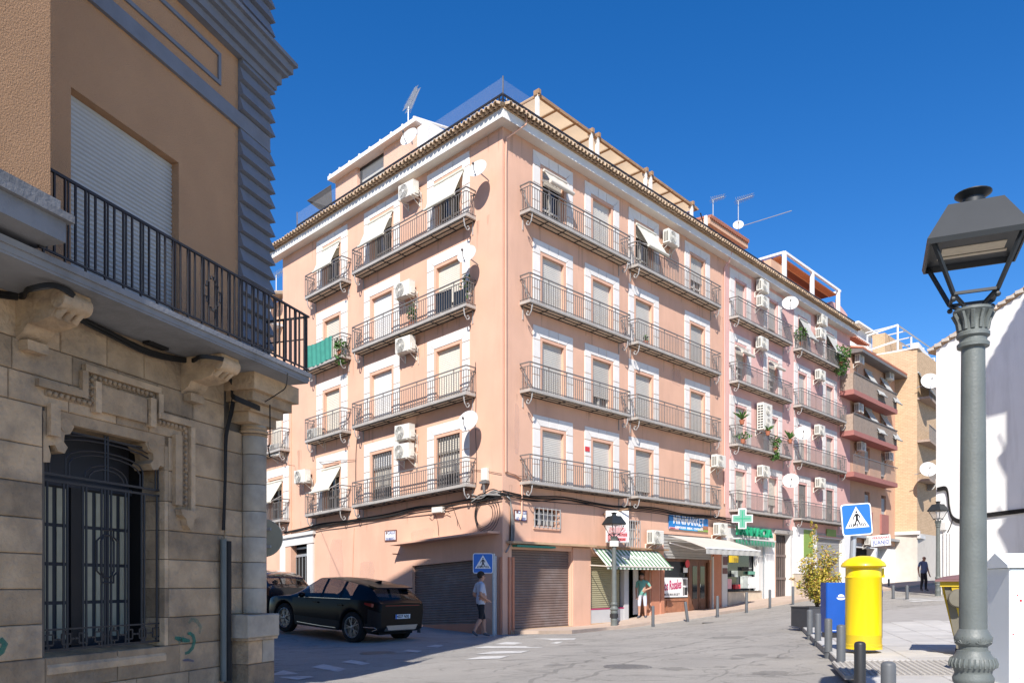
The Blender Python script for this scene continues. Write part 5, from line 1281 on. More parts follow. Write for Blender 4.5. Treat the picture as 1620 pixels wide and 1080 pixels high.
# ribbed quoins
v = 3.04; rib = MB().prism([(0, 0), (-.085, .012), (-.075, .035), (-.02, .20), (0, .206)], lambda p: (-.335 - (-p[0]) * .3, p[0] - .01, p[1]), lambda p: (.33 - p[0], p[0] - .01, p[1]))
rib.add([(.33, 9, 0), (.33 + .09, 9, .012), (.33 + .02, 9, .2)], [(0, 1, 2)])
def rib_mesh():
    mb = MB(); pr = [(.0, 0), (.085, .010), (.078, .034), (.018, .205), (0, .205)]
    n = len(pr); A_ = [(-.335, -p[0] - .008, p[1]) for p in pr]; C_ = [(.335 + p[0], -p[0] - .008, p[1]) for p in pr]; E2 = [(.335 + p[0], 3.0, p[1]) for p in pr]
    vs = A_ + C_ + E2; fs = [tuple(range(n))]
    for i in range(n):
        j = (i + 1) % n; fs += [(i, j, j + n, i + n), (i + n, j + n, j + 2 * n, i + 2 * n)]
    return mb.add(vs, fs).mesh('quoin_rib', ['grey_paint'])
RIB = rib_mesh()
obj('quoin_core', MB().box(-.333, .34, -.006, 3, 3.0, HT), ['grey_paint'], sb, B.M())
while v < HT - .3:
    if not (6.33 < v < 6.58 or 7.30 < v < 7.75 or 9.6 < v < 9.8): obj('quoin_rib', RIB, None, sb, B.M(0, v, 0))
    v += .212
# bands and cornices
for ua, ub, w_, v0, v1 in ((UL, -.30, .05, 6.44, 6.60), (UL, .36, .05, 6.40, 6.44)): bbox('band', 'grey_paint', (ua, ub, .004, w_, v0, v1))
bbox('band', 'grey_paint', (-.30, .36, .004, .04, 6.44, 6.62))
for v0, v1, w_ in ((7.36, 7.46, .10), (7.46, 7.60, .15), (7.60, 7.66, .22), (7.66, 7.78, .27), (7.78, 7.84, .32)):
    obj('cornice', MB().box(UL, .34 + w_, -w_, 2.5, v0, v1 - .002), ['grey_paint'], sb, B.M())
bbox('panel_moulding', 'grey_paint', (-7, -.72, .004, .028, 7.14, 7.19), (-7, -.72, .004, .028, 6.76, 6.81), (-.77, -.72, .004, .028, 6.81, 7.14))
# roof cornice high above
for v0, v1, w_ in ((HT - .5, HT - .25, .3), (HT - .25, HT, .5)): obj('roof_cornice', MB().box(UL, .34 + w_, -w_, 9, v0, v1 - .002), ['grey_paint'], sb, B.M())
# projecting bay with its moulded slab
ub_ = -4.26; wb_ = 1.0
bay = obj('bay', MB().box(-8.5, ub_, -wb_, 0, 3.47, HT - .6), ['stucco'], sb, B.M())
for v0, v1, w_, e_ in ((3.10, 3.29, 1.05, .12), (3.29, 3.36, 1.10, .17), (3.36, 3.47, 1.03, .08)): obj('bay_slab', MB().box(-8.6, ub_ + e_, -w_, 0, v0, v1 - .002), ['grey_slab'], bay, B.M())
# cables and pipes on the stone wall
def cable(name, pts, r=.02, m='cable', parent=None, n=6, label=None, smoothn=4):
    P_ = [Vector(p) for p in pts]; out = []
    for i in range(len(P_) - 1):
        p0, p1, p2, p3 = P_[max(i - 1, 0)], P_[i], P_[i + 1], P_[min(i + 2, len(P_) - 1)]
        for j in range(smoothn):
            t = j / smoothn; out.append(.5 * ((2 * p1) + (-p0 + p2) * t + (2 * p0 - 5 * p1 + 4 * p2 - p3) * t * t + (-p0 + 3 * p1 - 3 * p2 + p3) * t ** 3))
    out.append(P_[-1]); return obj(name, MB().tube(out, r, n), [m], parent, smooth=60)
def bp(px, py, w): return B.P(B.u(px, w), B.v(px, py, w), w)
for k in range(4):
    e = k * 2.6; d = .03 * (k % 2)
    pts = [bp(-60, 452 + e, .03 + d), bp(30, 465 + e, .04), bp(45, 455 + e * .6, .5), bp(85, 449 + e * .6, .66), bp(118, 466 + e, .62), bp(112, 490 + e, .2), bp(170, 522 + e, .06 + d), bp(240, 555 + e, .05), bp(300, 568 + e * .6, .1), bp(318, 562 + e * .5, .6), bp(352, 566 + e * .5, .64), bp(366, 572 + e, .5), bp(352, 590 + e, .1)]
    cable('cable', pts, .011, 'cable', sb)
    pts = [bp(352 + k, 588, .12), bp(368 + k * 1.5, 612, .10), bp(364 + k * 1.5, 650, .06), bp(356 + k * 1.2, 690, .05), bp(355 + k * .8, 760, .05), bp(352 + k, 838, .05)]
    cable('cable', pts, .008, 'cable', sb)
    cable('cable', [bp(366, 618 + e, .12), bp(372, 626 + e * .8, .35), bp(405, 640 + e * .8, .36), bp(420, 648 + e * .8, .2)], .009, 'cable', sb)
cable('cable', [bp(455, 590, .83), bp(452, 612, .78), bp(440, 622, .6), bp(418, 636, .4)], .006, 'cable', sb)
cable('cable', [bp(427, 640, .5), bp(427, 700, .5), bp(424, 705, .5), bp(427, 722, .5)], .007, 'cable', sb)
obj('junction_box', MB().box(-.16, .16, -.1, 0, -.06, .08).tube([(-.1, -.1, -.03), (-.12, -.14, .12), (.1, -.14, .14), (.13, -.1, -.02)], .012, 5), ['cable'], sb, B.M(B.u(236), B.v(236, 542), .05))
pipe('conduit', [B.P(-.72, -1.3, .06), B.P(-.72, .62, .06)], .033, 'lamp_grey', sb, 12); pipe('conduit', [B.P(-.62, -1.3, .05), B.P(-.62, .60, .05)], .04, 'cable', sb, 12)
# graffiti tags sprayed on the wall
def spray(pts, r, m, name='graffiti'):
    mb = MB(); n = len(pts); P_ = [(B.u(x), B.v(x, y)) for x, y in pts]
    L_, R_ = [], []
    for i, p in enumerate(P_):
        a = P_[max(i - 1, 0)]; b_ = P_[min(i + 1, n - 1)]; d = Vector((b_[0] - a[0], b_[1] - a[1])).normalized(); rr = r * (.55 + .45 * math.sin(PI * i / (n - 1)))
        L_.append((p[0] - d.y * rr, -.0075, p[1] + d.x * rr)); R_.append((p[0] + d.y * rr, -.0075, p[1] - d.x * rr))
    for i in range(n - 1): mb.quad(L_[i], R_[i], R_[i + 1], L_[i + 1])
    return obj(name, mb, [m], sb, B.M())
spray([(296, 1002), (300, 1001), (305, 1005), (307, 1013), (304, 1024), (298, 1031), (292, 1033)], .028, 'graffiti')
spray([(276, 1008), (283, 1010), (292, 1012), (300, 1013)], .03, 'graffiti'); spray([(282, 1018), (285, 1012), (290, 1005)], .025, 'graffiti_thin')
spray([(298, 985), (303, 979), (311, 982), (317, 991), (315, 1002)], .03, 'graffiti_thin'); spray([(288, 1044), (297, 1043), (306, 1045)], .018, 'graffiti_blue')
spray([(-6, 1016), (2, 1012), (7, 1018), (2, 1030), (-4, 1036)], .035, 'graffiti')

# ================================================================== AIR CONDITIONERS
def ac_proto(W_=.80, H_=.55, dp=.28, fans=1):
    """one outdoor unit: casing with slotted left end and top, ringed fan guard, two wall brackets"""
    t = empty('air_conditioner', 'white air conditioner', 'air conditioner', I4)
    y1, y0 = -.14, -.14 - dp; h = W_ / 2
    mb = MB().cbox(-h, h, y0, y1, 0.03, H_, .015, 0).box(-h - .004, h + .004, y0 + .02, y1 - .02, H_ - .004, H_ + .012, 0)
    n = 9
    for i in range(n):
        z = .09 + (H_ - .16) * i / n
        for a in (0, 1): mb.box(-h - .005, -h - .001, y0 + .03 + a * (dp - .05) / 2, y0 + .03 + (a + .82) * (dp - .05) / 2, z, z + (H_ - .16) / n * .55, 1)
    mb.box(h - .03, h + .03, y0 + .08, y1 - .02, .1, .3, 0)
    obj('casing', mb, ['ac_white', 'ac_dark'], t)
    for k in range(fans):
        c = (-.10 if fans == 1 else 0, H_ * (.52 if fans == 1 else (.28 + .46 * k))); r = min(.235, H_ * .42 if fans == 1 else .23)
        mb = MB(); mb.prism([(c[0] + r * math.cos(2 * PI * i / 22), c[1] + r * math.sin(2 * PI * i / 22)) for i in range(22)], lambda p: (p[0], y0 - .001, p[1]), lambda p: (p[0], y0 - .004, p[1]), 0)
        for q in (.28, .46, .64, .82, 1.0): mb.tube([(c[0] + r * q * math.cos(2 * PI * i / 22), y0 - .018, c[1] + r * q * math.sin(2 * PI * i / 22)) for i in range(22)], .008, 4, 1, closed=True)
        for i in range(8): mb.tube([(c[0], y0 - .016, c[1]), (c[0] + r * math.cos(PI * i / 4), y0 - .016, c[1] + r * math.sin(PI * i / 4))], .006, 4, 1)
        mb.lathe([(.05, 0), (.05, .01)], 10, 1, (0, 0, 0)); 
        g_ = MB(); g_.v = mb.v; g_.f = mb.f; g_.m = mb.m
        N = len(g_.v) - 20
        for q in range(N, len(g_.v)): 
            x, yv_, z = g_.v[q]; g_.v[q] = (c[0] + x, y0 - .02 - z, c[1] + yv_)
        obj('fan_guard', g_, ['ac_grey', 'ac_white'], t)
    for x in (-h + .1, h - .1): obj('bracket', MB().box(x - .018, x + .018, y0 - .02, -.0, 0, .03).box(x - .018, x + .018, -.03, 0, -.25, 0).tube([(x, y0 + .06, 0), (x, -.02, -.23)], .012, 4), ['ac_white'], t)
    obj('hoses', MB().tube([(h - .02, -.2, .25), (h + .07, -.17, .22), (h + .08, -.1, .05), (h + .03, -.03, -.15), (h + .01, -.015, -.4)], .017, 6).tube([(h - .02, -.24, .15), (h + .05, -.2, .12), (h + .06, -.1, .0), (h + .02, -.03, .2)], .013, 6), ['cloth_beige'], t)
    return t
AC1 = ac_proto(); AC2 = ac_proto(.95, 1.3, .34, 2); used_ac = {}
def ac(F, px, ybot, label, w=0.0, proto=None, sc=1.0):
    proto = proto or AC1; M = F.M(F.u(px, w + .28), F.v(px, ybot, w + .28), w) @ Matrix.Diagonal((sc, sc, sc, 1))
    if proto.name not in used_ac:
        used_ac[proto.name] = 1; place(proto, M); proto['label'] = label; proto['group'] = 'air conditioners on the facades'
        for c in proto.children: PM[c.name] = M
        return proto
    return dup(proto, M, label, 'air conditioners on the facades')
for px, yb_, lab in [(646, 316, 'white air conditioner right under the eave between two side-street awnings'),
        (640, 472, 'grey-fronted air conditioner hanging above the second balcony from the top, side street'),
        (641, 559, 'white air conditioner under the second balcony from the top, side street'),
        (640, 697, 'upper of two stacked air conditioners between the barred corner doors'),
        (639, 727, 'lower of two stacked air conditioners between the barred corner doors'),
        (478, 765, 'white air conditioner between the two tilted awnings of the side street')]: ac(L, px, yb_, lab)
ac(L, 497, 699, 'air conditioner standing on the small balcony below the green cloth', -.02, sc=.95)
ac(Fn, 437, 722, 'air conditioner standing on the neighbour balcony behind the hanging cable', -.02, sc=.95)
for px, yb_, lab in [(1062, 389, 'air conditioner under the eave to the right of the big cream awning'), (1137, 740, 'air conditioner at the lowest balcony where peach paint meets pink'),
        (1037, 861, 'air conditioner left of the blue shop sign over the striped awning'), (1140, 847, 'air conditioner between the blue shop sign and the green cross'),
        (1207, 463, 'top one of the two stacked units under the pink eave'), (1207, 488, 'lower one of the two stacked units under the pink eave'),
        (1206, 553, 'air conditioner below the upper left balcony of the pink building'), (1208, 755, 'air conditioner below the balcony with hanging plants'),
        (1301, 515, 'upper of two units between the pink building top awnings'), (1299, 537, 'lower of two units between the pink building top awnings'),
        (1298, 602, 'air conditioner under the overgrown top right balcony of the pink building'), (1297, 689, 'air conditioner right of the white dish by the tall plants'),
        (1298, 772, 'air conditioner between the barred doors of the pink building')]: ac(R, px, yb_, lab)
ac(R, 1209, 682, 'tall double-fan air conditioner above the balcony with hanging plants', 0, AC2)
for px, yb_, lab in [(1360, 576, 'air conditioner at the left end under the salmon house eave'), (1408, 601, 'air conditioner at the right end under the salmon house eave'), (1359, 653, 'air conditioner below the top pink slab balcony'),
        (1363, 714, 'left air conditioner below the middle pink slab balcony'), (1407, 729, 'right air conditioner below the middle pink slab balcony'), (1375, 862, 'air conditioner over the dark garage behind the crossing sign')]: ac(R, px, yb_, lab, .02)

# ================================================================== AWNINGS over balcony doors
def awning(F, u0, u1, vt, w1, v1_, m, label, sag=.05, w0=.05, roll=.045):
    t = empty('awning', label, 'awning', F.M((u0 + u1) / 2, vt, w0), 'cloth awnings over balcony doors')
    def fn(a, b_, o=0): 
        u = u0 + (u1 - u0) * a; f = b_; w = w0 + (w1 - w0) * f; v = vt + (v1_ - vt) * f + sag * math.sin(PI * f) * (.6 + .4 * math.sin(PI * a)) + .012 * math.sin(a * 17 + b_ * 4)
        return F.P(u, v, w + o)
    mb = MB(); mb.grid(lambda a, b_: fn(a, b_), 10, 8); mb.grid(lambda a, b_: fn(a, b_, -.006), 10, 8); obj('cloth', mb, [m], t, smooth=60)
    obj('bottom_bar', MB().tube([F.P(u0 - .03, v1_, w1), F.P(u1 + .03, v1_, w1)], roll, 8), [m], t, smooth=50)
    obj('top_roller', MB().tube([F.P(u0 - .02, vt + .02, w0), F.P(u1 + .02, vt + .02, w0)], .05, 8), [m], t, smooth=50)
    for u in (u0 - .02, u1 + .02): obj('arm', MB().tube([F.P(u, v1_ + (vt - v1_) * .35, .02), F.P(u, v1_, w1)], .012, 5), ['iron_light'], t)
    return t
awning(L, -3.2, -1.75, 13.95, .50, 12.98, 'cloth_cream', 'cream awning over the rail of the top balcony nearest the corner')
awning(L, -6.95, -5.5, 13.95, .50, 12.98, 'cloth_cream', 'cream awning at the left end of the long top side-street balcony')
awning(L, -9.98, -8.8, 13.95, .50, 12.98, 'cloth_cream', 'cream awning on the small top balcony at the far end')
awning(L, -10.0, -8.75, 5.1, .62, 4.15, 'cloth_cream', 'tilted pale awning beside the air conditioner on the lowest side-street level', -.04)
awning(Fn, -14.1, -12.95, 5.1, .62, 4.15, 'cloth_cream', 'tilted pale awning on the lowest balcony of the side-street neighbour', -.04)
awning(R, 1.9, 3.08, 13.9, .42, 13.45, 'cloth_beige', 'half rolled beige awning at the top balcony door nearest the corner', .02, .12, .07)
awning(R, 7.5, 8.85, 13.95, .62, 12.98, 'cloth_cream', 'big cream awning left of the unit under the main street eave', .0, .05, .06)
awning(R, 22.7, 23.75, 13.95, .62, 12.85, 'cloth_grey', 'left grey-green awning on the overgrown top right balcony', -.05)
awning(R, 26.4, 27.5, 13.95, .62, 12.85, 'cloth_grey', 'right grey-green awning on the overgrown top right balcony', -.05)
awning(R, 15.6, 16.75, 10.95, .40, 10.65, 'cloth_beige', 'short beige awning left of the unit on the pink building', .02, .08, .07)
awning(R, 19.1, 20.1, 10.95, .40, 10.65, 'cloth_beige', 'short beige awning with open blind below the pink building dish', .02, .08, .07)
for i, (px, v, lab) in enumerate([(1372, OV[0], 'left grey awning hanging outside the top pink slab balcony'), (1397, OV[0], 'right grey awning hanging outside the top pink slab balcony'), (1372, OV[1], 'left grey awning hanging outside the middle pink slab balcony'), (1397, OV[1], 'right grey awning hanging outside the middle pink slab balcony')]):
    c = R.u(px); awning(R, c - .62, c + .62, v + 2.0, .97, v + .35, 'cloth_grey', lab, -.05)
awning(Yr, Yr.u(1462, .4), Yr.u(1476, .4), Yr.v(1464, 600, .1), .8, Yr.v(1470, 615, .8) , 'cloth_grey', 'small grey awning above the dish on the yellow brick block', 0)

# ================================================================== SHOP AWNINGS AND SIGNS
def w_for(F, px, u):
    lo, hi = 0.0, 4.0; s0 = F.u(px, 0) - u
    for _ in range(40):
        m_ = (lo + hi) / 2
        if (F.u(px, m_) - u) * s0 > 0: lo = m_
        else: hi = m_
    return lo
t = empty('shop_awning', 'green and white striped shop awning behind the street lamp', 'awning', R.M(R.u(990), R.v(990, 870), .1))
ua_, ub2 = R.u(937, .12), R.u(1041, .12); wo_ = .78; va_ = R.v(985, 869, .12); vb_ = R.v(1005, 896, wo_); oa, ob_ = ua_, ub2
ns = 34; mb = MB()
for i in range(ns):
    a, b_ = i / ns, (i + 1) / ns
    def pt(f, e): return R.P(ua_ + (ub2 - ua_) * f, va_ + (vb_ - va_) * e, .12 + (wo_ - .12) * e)
    for j in range(4):
        mb.quad(pt(a, j / 4), pt(b_, j / 4), pt(b_, (j + 1) / 4), pt(a, (j + 1) / 4), i % 2)
    q0, q1 = pt(a, 1), pt(b_, 1); q2 = q1 + Vector((0, 0, -.10)); q3 = q0 + Vector((0, 0, -.10)); mb.quad(q0, q1, q2, q3, i % 2)
obj('striped_cloth', mb, ['stripe_white', 'stripe_green'], t)
obj('front_bar', MB().tube([R.P(ua_ - .05, vb_, wo_), R.P(ub2 + .05, vb_, wo_)], .03, 6), ['cloth_beige'], t)
for u in (ua_ - .02, ub2 + .02): obj('arm', MB().tube([R.P(u, vb_ + .05, .03), R.P(u, vb_, wo_)], .022, 6), ['cloth_beige'], t)
mb = text_mb('ALIMENTACION', .26, .003, .006); n_ = (R.rot.to_3x3() @ Vector((0, -1, 0)))
sl_ = math.atan2(wo_ - .12, va_ - vb_); Mt = R.M((ua_ + ub2) / 2, (va_ + vb_) / 2 + .02, (wo_ + .12) / 2 + .015) @ RX(-sl_)
mb.v = [(x * .9, y, z) for x, y, z in mb.v]
obj('lettering', mb, ['stripe_white'], t, Mt)
t = empty('shop_awning', 'plain beige retractable awning over the minimarket and pharmacy windows', 'awning', R.M(R.u(1100), R.v(1100, 850), .1))
ul = R.u(1056, .1); wl = w_for(R, 1116.7, ul); vt_ = R.v(1056, 846, .1); vo_ = R.v(1116.7, 866.5, wl); ur = R.u(1203, wl)
def pt2(f, e): return R.P(ul + (ur - ul) * f, vt_ + (vo_ - vt_) * e + .03 * math.sin(PI * e), .1 + (wl - .1) * e)
mb = MB(); mb.grid(pt2, 14, 6); mb.grid(lambda f, e: pt2(f, e) - Vector((0, 0, .012)), 14, 6); obj('cloth', mb, ['cloth_beige'], t, smooth=50)
mb = MB(); mb.grid(lambda f, e: R.P(ul + (ur - ul) * f, vo_ - e * .22, wl + .01 + .012 * math.sin(f * 60)), 60, 2); obj('valance', mb, ['cloth_grey'], t, smooth=50)
obj('front_bar', MB().tube([R.P(ul, vo_ + .01, wl), R.P(ur, vo_ + .01, wl)], .03, 6), ['sign_white'], t)
for f in (.05, .5, .95): obj('arm', MB().tube([R.P(ul + (ur - ul) * f, vt_ - .3, .05), R.P(ul + (ur - ul) * f + .5, (vt_ + vo_) / 2 - .3, wl * .5), R.P(ul + (ur - ul) * f, vo_ - .02, wl)], .025, 6), ['sign_white'], t)
# minimarket sign
u0, u1 = R.u(1057), R.u(1118.5); v0, v1_ = R.v(1057, 836), R.v(1057, 814); uc = (u0 + u1) / 2; vc = (v0 + v1_) / 2
t = empty('shop_sign', 'blue MINIMARKET sign above the beige awning', 'sign', R.M(uc, vc, .05))
mb = MB(); mb.box(u0 - uc, u1 - uc, -.03, 0, v0 - vc, v1_ - vc); obj('panel', mb, ['sign_teal'], t, R.M(uc, vc, .02))
mb = text_mb('MINIMARKET', .52, .004, .004); xm = max(p[0] for p in mb.v); mb.v = [(x * (u1 - u0) * .40 / xm - .02, y - .036, z + .10) for x, y, z in mb.v]; obj('lettering', mb, ['sign_white'], t, R.M(uc, vc, .02))
mb = text_mb('ALIMENTACION   BEBIDAS   CONGELADOS', .13, .003, .003); xm = max(p[0] for p in mb.v); mb.v = [(x * (u1 - u0) * .36 / xm, y - .036, z - .20) for x, y, z in mb.v]; obj('lettering', mb, ['sign_white'], t, R.M(uc, vc, .02))
h_ = v1_ - v0
for a, b_, c, d, m in ((-.5, -.27, -.5, -.36, 'poster_pink'), (-.48, -.36, -.49, -.40, 'poster_red'), (-.22, .20, -.5, -.38, 'sign_cyan'), (.22, .5, -.5, -.30, 'panel_green'), (.36, .5, -.34, -.05, 'wood_red'), (.30, .38, -.44, -.18, 'marble')):
    obj('printed_picture', MB().box((u1 - u0) * a, (u1 - u0) * b_, -.0345, -.031, h_ * c, h_ * d), [m], t, R.M(uc, vc, .02))
# poster in the minimarket window
u0, u1 = R.u(1050.5), R.u(1091.5); v0, v1_ = R.v(1070, 944), R.v(1070, 913); uc = (u0 + u1) / 2; vc = (v0 + v1_) / 2
t = empty('window_poster', 'white Los Rosales minimarket poster in the wooden shop window', 'poster', R.M(uc, vc, -.1))
obj('sheet', MB().box(u0 - uc, u1 - uc, -.012, 0, v0 - vc, v1_ - vc), ['sign_white'], t, R.M(uc, vc, -.115))
mb = text_mb('Los Rosales', .46, .003, .010); xm = max(p[0] for p in mb.v); mb.v = [(x * (u1 - u0) * .36 / xm - .12 * (u1 - u0), y - .016, z * 1.2 + .08 + .05 * x) for x, y, z in mb.v]; obj('lettering', mb, ['magenta'], t, R.M(uc, vc, -.115))
mb = text_mb('M I N I M A R K E T', .13, .003, .004); mb.v = [(x * 1.1 - .12 * (u1 - u0), y - .016, z - .30) for x, y, z in mb.v]; obj('lettering', mb, ['black_print'], t, R.M(uc, vc, -.115))
for a, b_, c, d, m in ((.30, .42, .1, .42, 'iron_grey'), (.43, .49, .12, .4, 'cloth_grey'), (.30, .36, -.42, .02, 'ac_grey'), (.37, .48, -.4, .0, 'iron_black')): obj('printed_picture', MB().box((u1 - u0) * a, (u1 - u0) * b_, -.0165, -.0125, (v1_ - v0) * c, (v1_ - v0) * d), [m], t, R.M(uc, vc, -.115))
o = obj('door_sign', MB().lathe([(.17, -.012), (.17, .012)], 20), ['poster_red'], None, R.M(R.u(1089.5), R.v(1089.5, 891), -.06) @ RX(PI / 2)); tag(o, 'small round red sign in the minimarket window corner', 'sign')
o = box_part(R, None, 'notice', 'plaque_white', (R.u(1084.5), R.u(1091), -.11, -.09, R.v(1088, 905), R.v(1088, 897.5))); tag(o, 'white paper notice above the poster in the minimarket window', 'notice')
# light box poster behind the street lamp
t = empty('projecting_sign', 'white and red projecting advert box behind the street lamp head', 'sign', R.M(R.u(972, .5), R.v(972, 860, .5), .2))
uS = R.u(972, .5); Ms = R.M(uS, (R.v(972, 858, .5) + R.v(972, 808, .5)) / 2, .62) @ RZ(-.75); hs = (R.v(972, 808, .5) - R.v(972, 858, .5)) / 2
obj('case', MB().cbox(-.42, .42, -.07, .07, -hs, hs, .02), ['sign_white'], t, Ms)
for a, b_, c, d, m in ((-.38, .38, -hs * .93, -hs * .3, 'poster_pink'), (-.36, -.16, -hs * .9, -hs * .5, 'poster_red'), (.02, .36, -hs * .62, -hs * .42, 'poster_red'), (-.1, .3, -hs * .9, -hs * .72, 'poster_red'), (-.3, .34, -hs * .25, -hs * .05, 'poster_pink')): obj('printed_picture', MB().box(a, b_, -.076, -.0705, c, d), [m], t, Ms)
for i in range(9):
    a = PI * (.15 + .7 * i / 8); obj('printed_ray', MB().tube([(-.02 + .1 * math.cos(a), -.078, -hs * .55 + .1 * math.sin(a)), (-.02 + .34 * math.cos(a), -.078, -hs * .55 + .42 * math.sin(a))], .012, 4), ['poster_red'], t, Ms)
obj('bracket', MB().tube([R.P(uS, R.v(972, 812, .5), 0), R.P(uS, R.v(972, 806, .5), 1.1)], .03, 5), ['pergola_wood'], t)
# pharmacy cross and letters
t = empty('pharmacy_cross', 'green pharmacy cross sign beside the air conditioner over the beige awning', 'sign', R.M(R.u(1174, .6), R.v(1174, 820, .6), .6))
Ms = R.M(R.u(1174, .6), R.v(1174, 820, .6), .6) @ RZ(-.95); s_ = .46; a_ = .175
cr = [(-a_, -s_), (a_, -s_), (a_, -a_), (s_, -a_), (s_, a_), (a_, a_), (a_, s_), (-a_, s_), (-a_, a_), (-s_, a_), (-s_, -a_), (-a_, -a_)]
obj('case', MB().prism(cr, lambda p: (p[0], -.08, p[1]), lambda p: (p[0], .08, p[1])), ['sign_white'], t, Ms)
ci = [(x * .9 if abs(x) > .26 else x * .78, z * .9 if abs(z) > .26 else z * .78) for x, z in cr]
obj('face', MB().prism(ci, lambda p: (p[0], -.09, p[1]), lambda p: (p[0], -.081, p[1])), ['pharm_mint'], t, Ms)
obj('tubes', MB().box(-.34, .34, -.098, -.0905, -.02, .02).box(-.02, .02, -.0985, -.0907, -.34, .34), ['pharm_green'], t, Ms)
obj('arm', MB().tube([(0, 0, 0), (.35, .6, .1)], .03, 6), ['iron_grey'], t, Ms)
t = empty('pharmacy_lettering', 'green raised FARMACIA letters on a shelf under the green cross', 'sign', R.M(R.u(1190, .2), R.v(1190, 845, .2), .2))
mb = text_mb('FARMACIA', .56, .07, .01); x0_, x1_ = min(p[0] for p in mb.v), max(p[0] for p in mb.v); wd = R.u(1219, .2) - R.u(1164, .2)
mb.v = [(x * wd / (x1_ - x0_), y, z) for x, y, z in mb.v]; obj('lettering', mb, ['pharm_green'], t, R.M((R.u(1219, .2) + R.u(1164, .2)) / 2, R.v(1190, 842, .2), .26))
obj('shelf', MB().box(R.u(1163, .2), R.u(1221, .2), -.42, -.02, R.v(1190, 849.5, .2) - .06, R.v(1190, 849.5, .2)), ['grey_white'], t, R.M())
mb = MB(); nl = 26
for i in range(nl):
    a = R.u(1160, .3) + (R.u(1223, .3) - R.u(1160, .3)) * i / nl; d = .13; vz = R.v(1190, 850.5, .3)
    mb.add([(a, -.42, vz - .04), (a + d, -.42, vz - .04), (a + d * .9, -.44, vz - .32 - .06 * (i % 2)), (a + d * .3, -.44, vz - .26)], [(0, 1, 2, 3)], i % 2)
obj('leaf_fringe', mb, ['pharm_green', 'pharm_mint'], t, R.M(), kind='stuff')
# street name plaques
def plaque(F, px0, px1, y0, y1, l2, label):
    u0, u1 = F.u(px0), F.u(px1); pc = (px0 + px1) / 2; v0, v1_ = F.v(pc, y1), F.v(pc, y0); uc, vc = (u0 + u1) / 2, (v0 + v1_) / 2; w, h = (u1 - u0) / 2, (v1_ - v0) / 2
    t = empty('street_plaque', label, 'sign', F.M(uc, vc, .02), 'tiled street name plaques')
    M = F.M(uc, vc, .0); obj('frame', MB().box(-w, w, -.03, 0, -h, h), ['plaque_brown'], t, M); obj('tile_panel', MB().box(-w + .045, w - .045, -.036, -.0305, -h + .045, h - .045), ['plaque_white'], t, M)
    mb = text_mb('CALLE', .15, .002, .003); mb.v = [(x + .06, y - .039, z + .10) for x, y, z in mb.v]; obj('lettering', mb, ['plaque_blue'], t, M)
    mb = text_mb(l2, .15, .002, .003); x1m = max(p[0] for p in mb.v); k = (w - .09) / x1m; mb.v = [(x * k, y - .039, z - .12) for x, y, z in mb.v]; obj('lettering', mb, ['plaque_blue'], t, M)
    obj('crest', MB().prism([(-.04, .05), (.04, .05), (.04, -.02), (0, -.06), (-.04, -.02)], lambda p: (-w + .13 + p[0], -.0395, .10 + p[1]), lambda p: (-w + .13 + p[0], -.0365, .10 + p[1])), ['plaque_brown'], t, M)
plaque(L, 609.5, 628, 838, 855.5, 'SALAMANCA', 'tiled street plaque alone on the sunny side-street wall')
plaque(R, 812.5, 833, 806.5, 823.5, 'ADARVES', 'tiled street plaque left of the small barred window')
o = box_part(R, None, 'alarm_plate', 'plaque_white', (R.u(924.5), R.u(931), .002, .04, R.v(927, 713), R.v(927, 699))); tag(o, 'white and red alarm plate between two lower windows of the main front', 'sign')
obj('red_band', MB().box(-.14, .14, -.045, -.041, -.15, .02), ['poster_red'], o, R.M((R.u(924.5) + R.u(931)) / 2, R.v(927, 707), 0))
# JUANJO sign
t = empty('projecting_sign', 'white sign with JUANJO lettering projecting from the salmon house', 'sign', R.M(R.u(1394, 1), R.v(1394, 854, 1), .6))
Ms = R.M(R.u(1393, .9), R.v(1393, 854.5, .9), .9) @ RZ(-.75) @ RY(-.09); obj('panel', MB().box(-.62, .62, -.05, .05, -.33, .33), ['sign_white'], t, Ms)
mb = text_mb('JUANJO', .34, .003, .008); k = .52 / max(p[0] for p in mb.v); mb.v = [(x * k, y - .054, z - .12) for x, y, z in mb.v]; obj('lettering', mb, ['plaque_blue'], t, Ms)
mb = text_mb('PERSIANAS', .20, .003, .004); k = .54 / max(p[0] for p in mb.v); mb.v = [(x * k, y - .054, z + .17) for x, y, z in mb.v]; obj('lettering', mb, ['poster_red'], t, Ms)
obj('arm', MB().tube([(.5, 0, .36), (.6, .9, .36)], .03, 5), ['iron_black'], t, Ms)

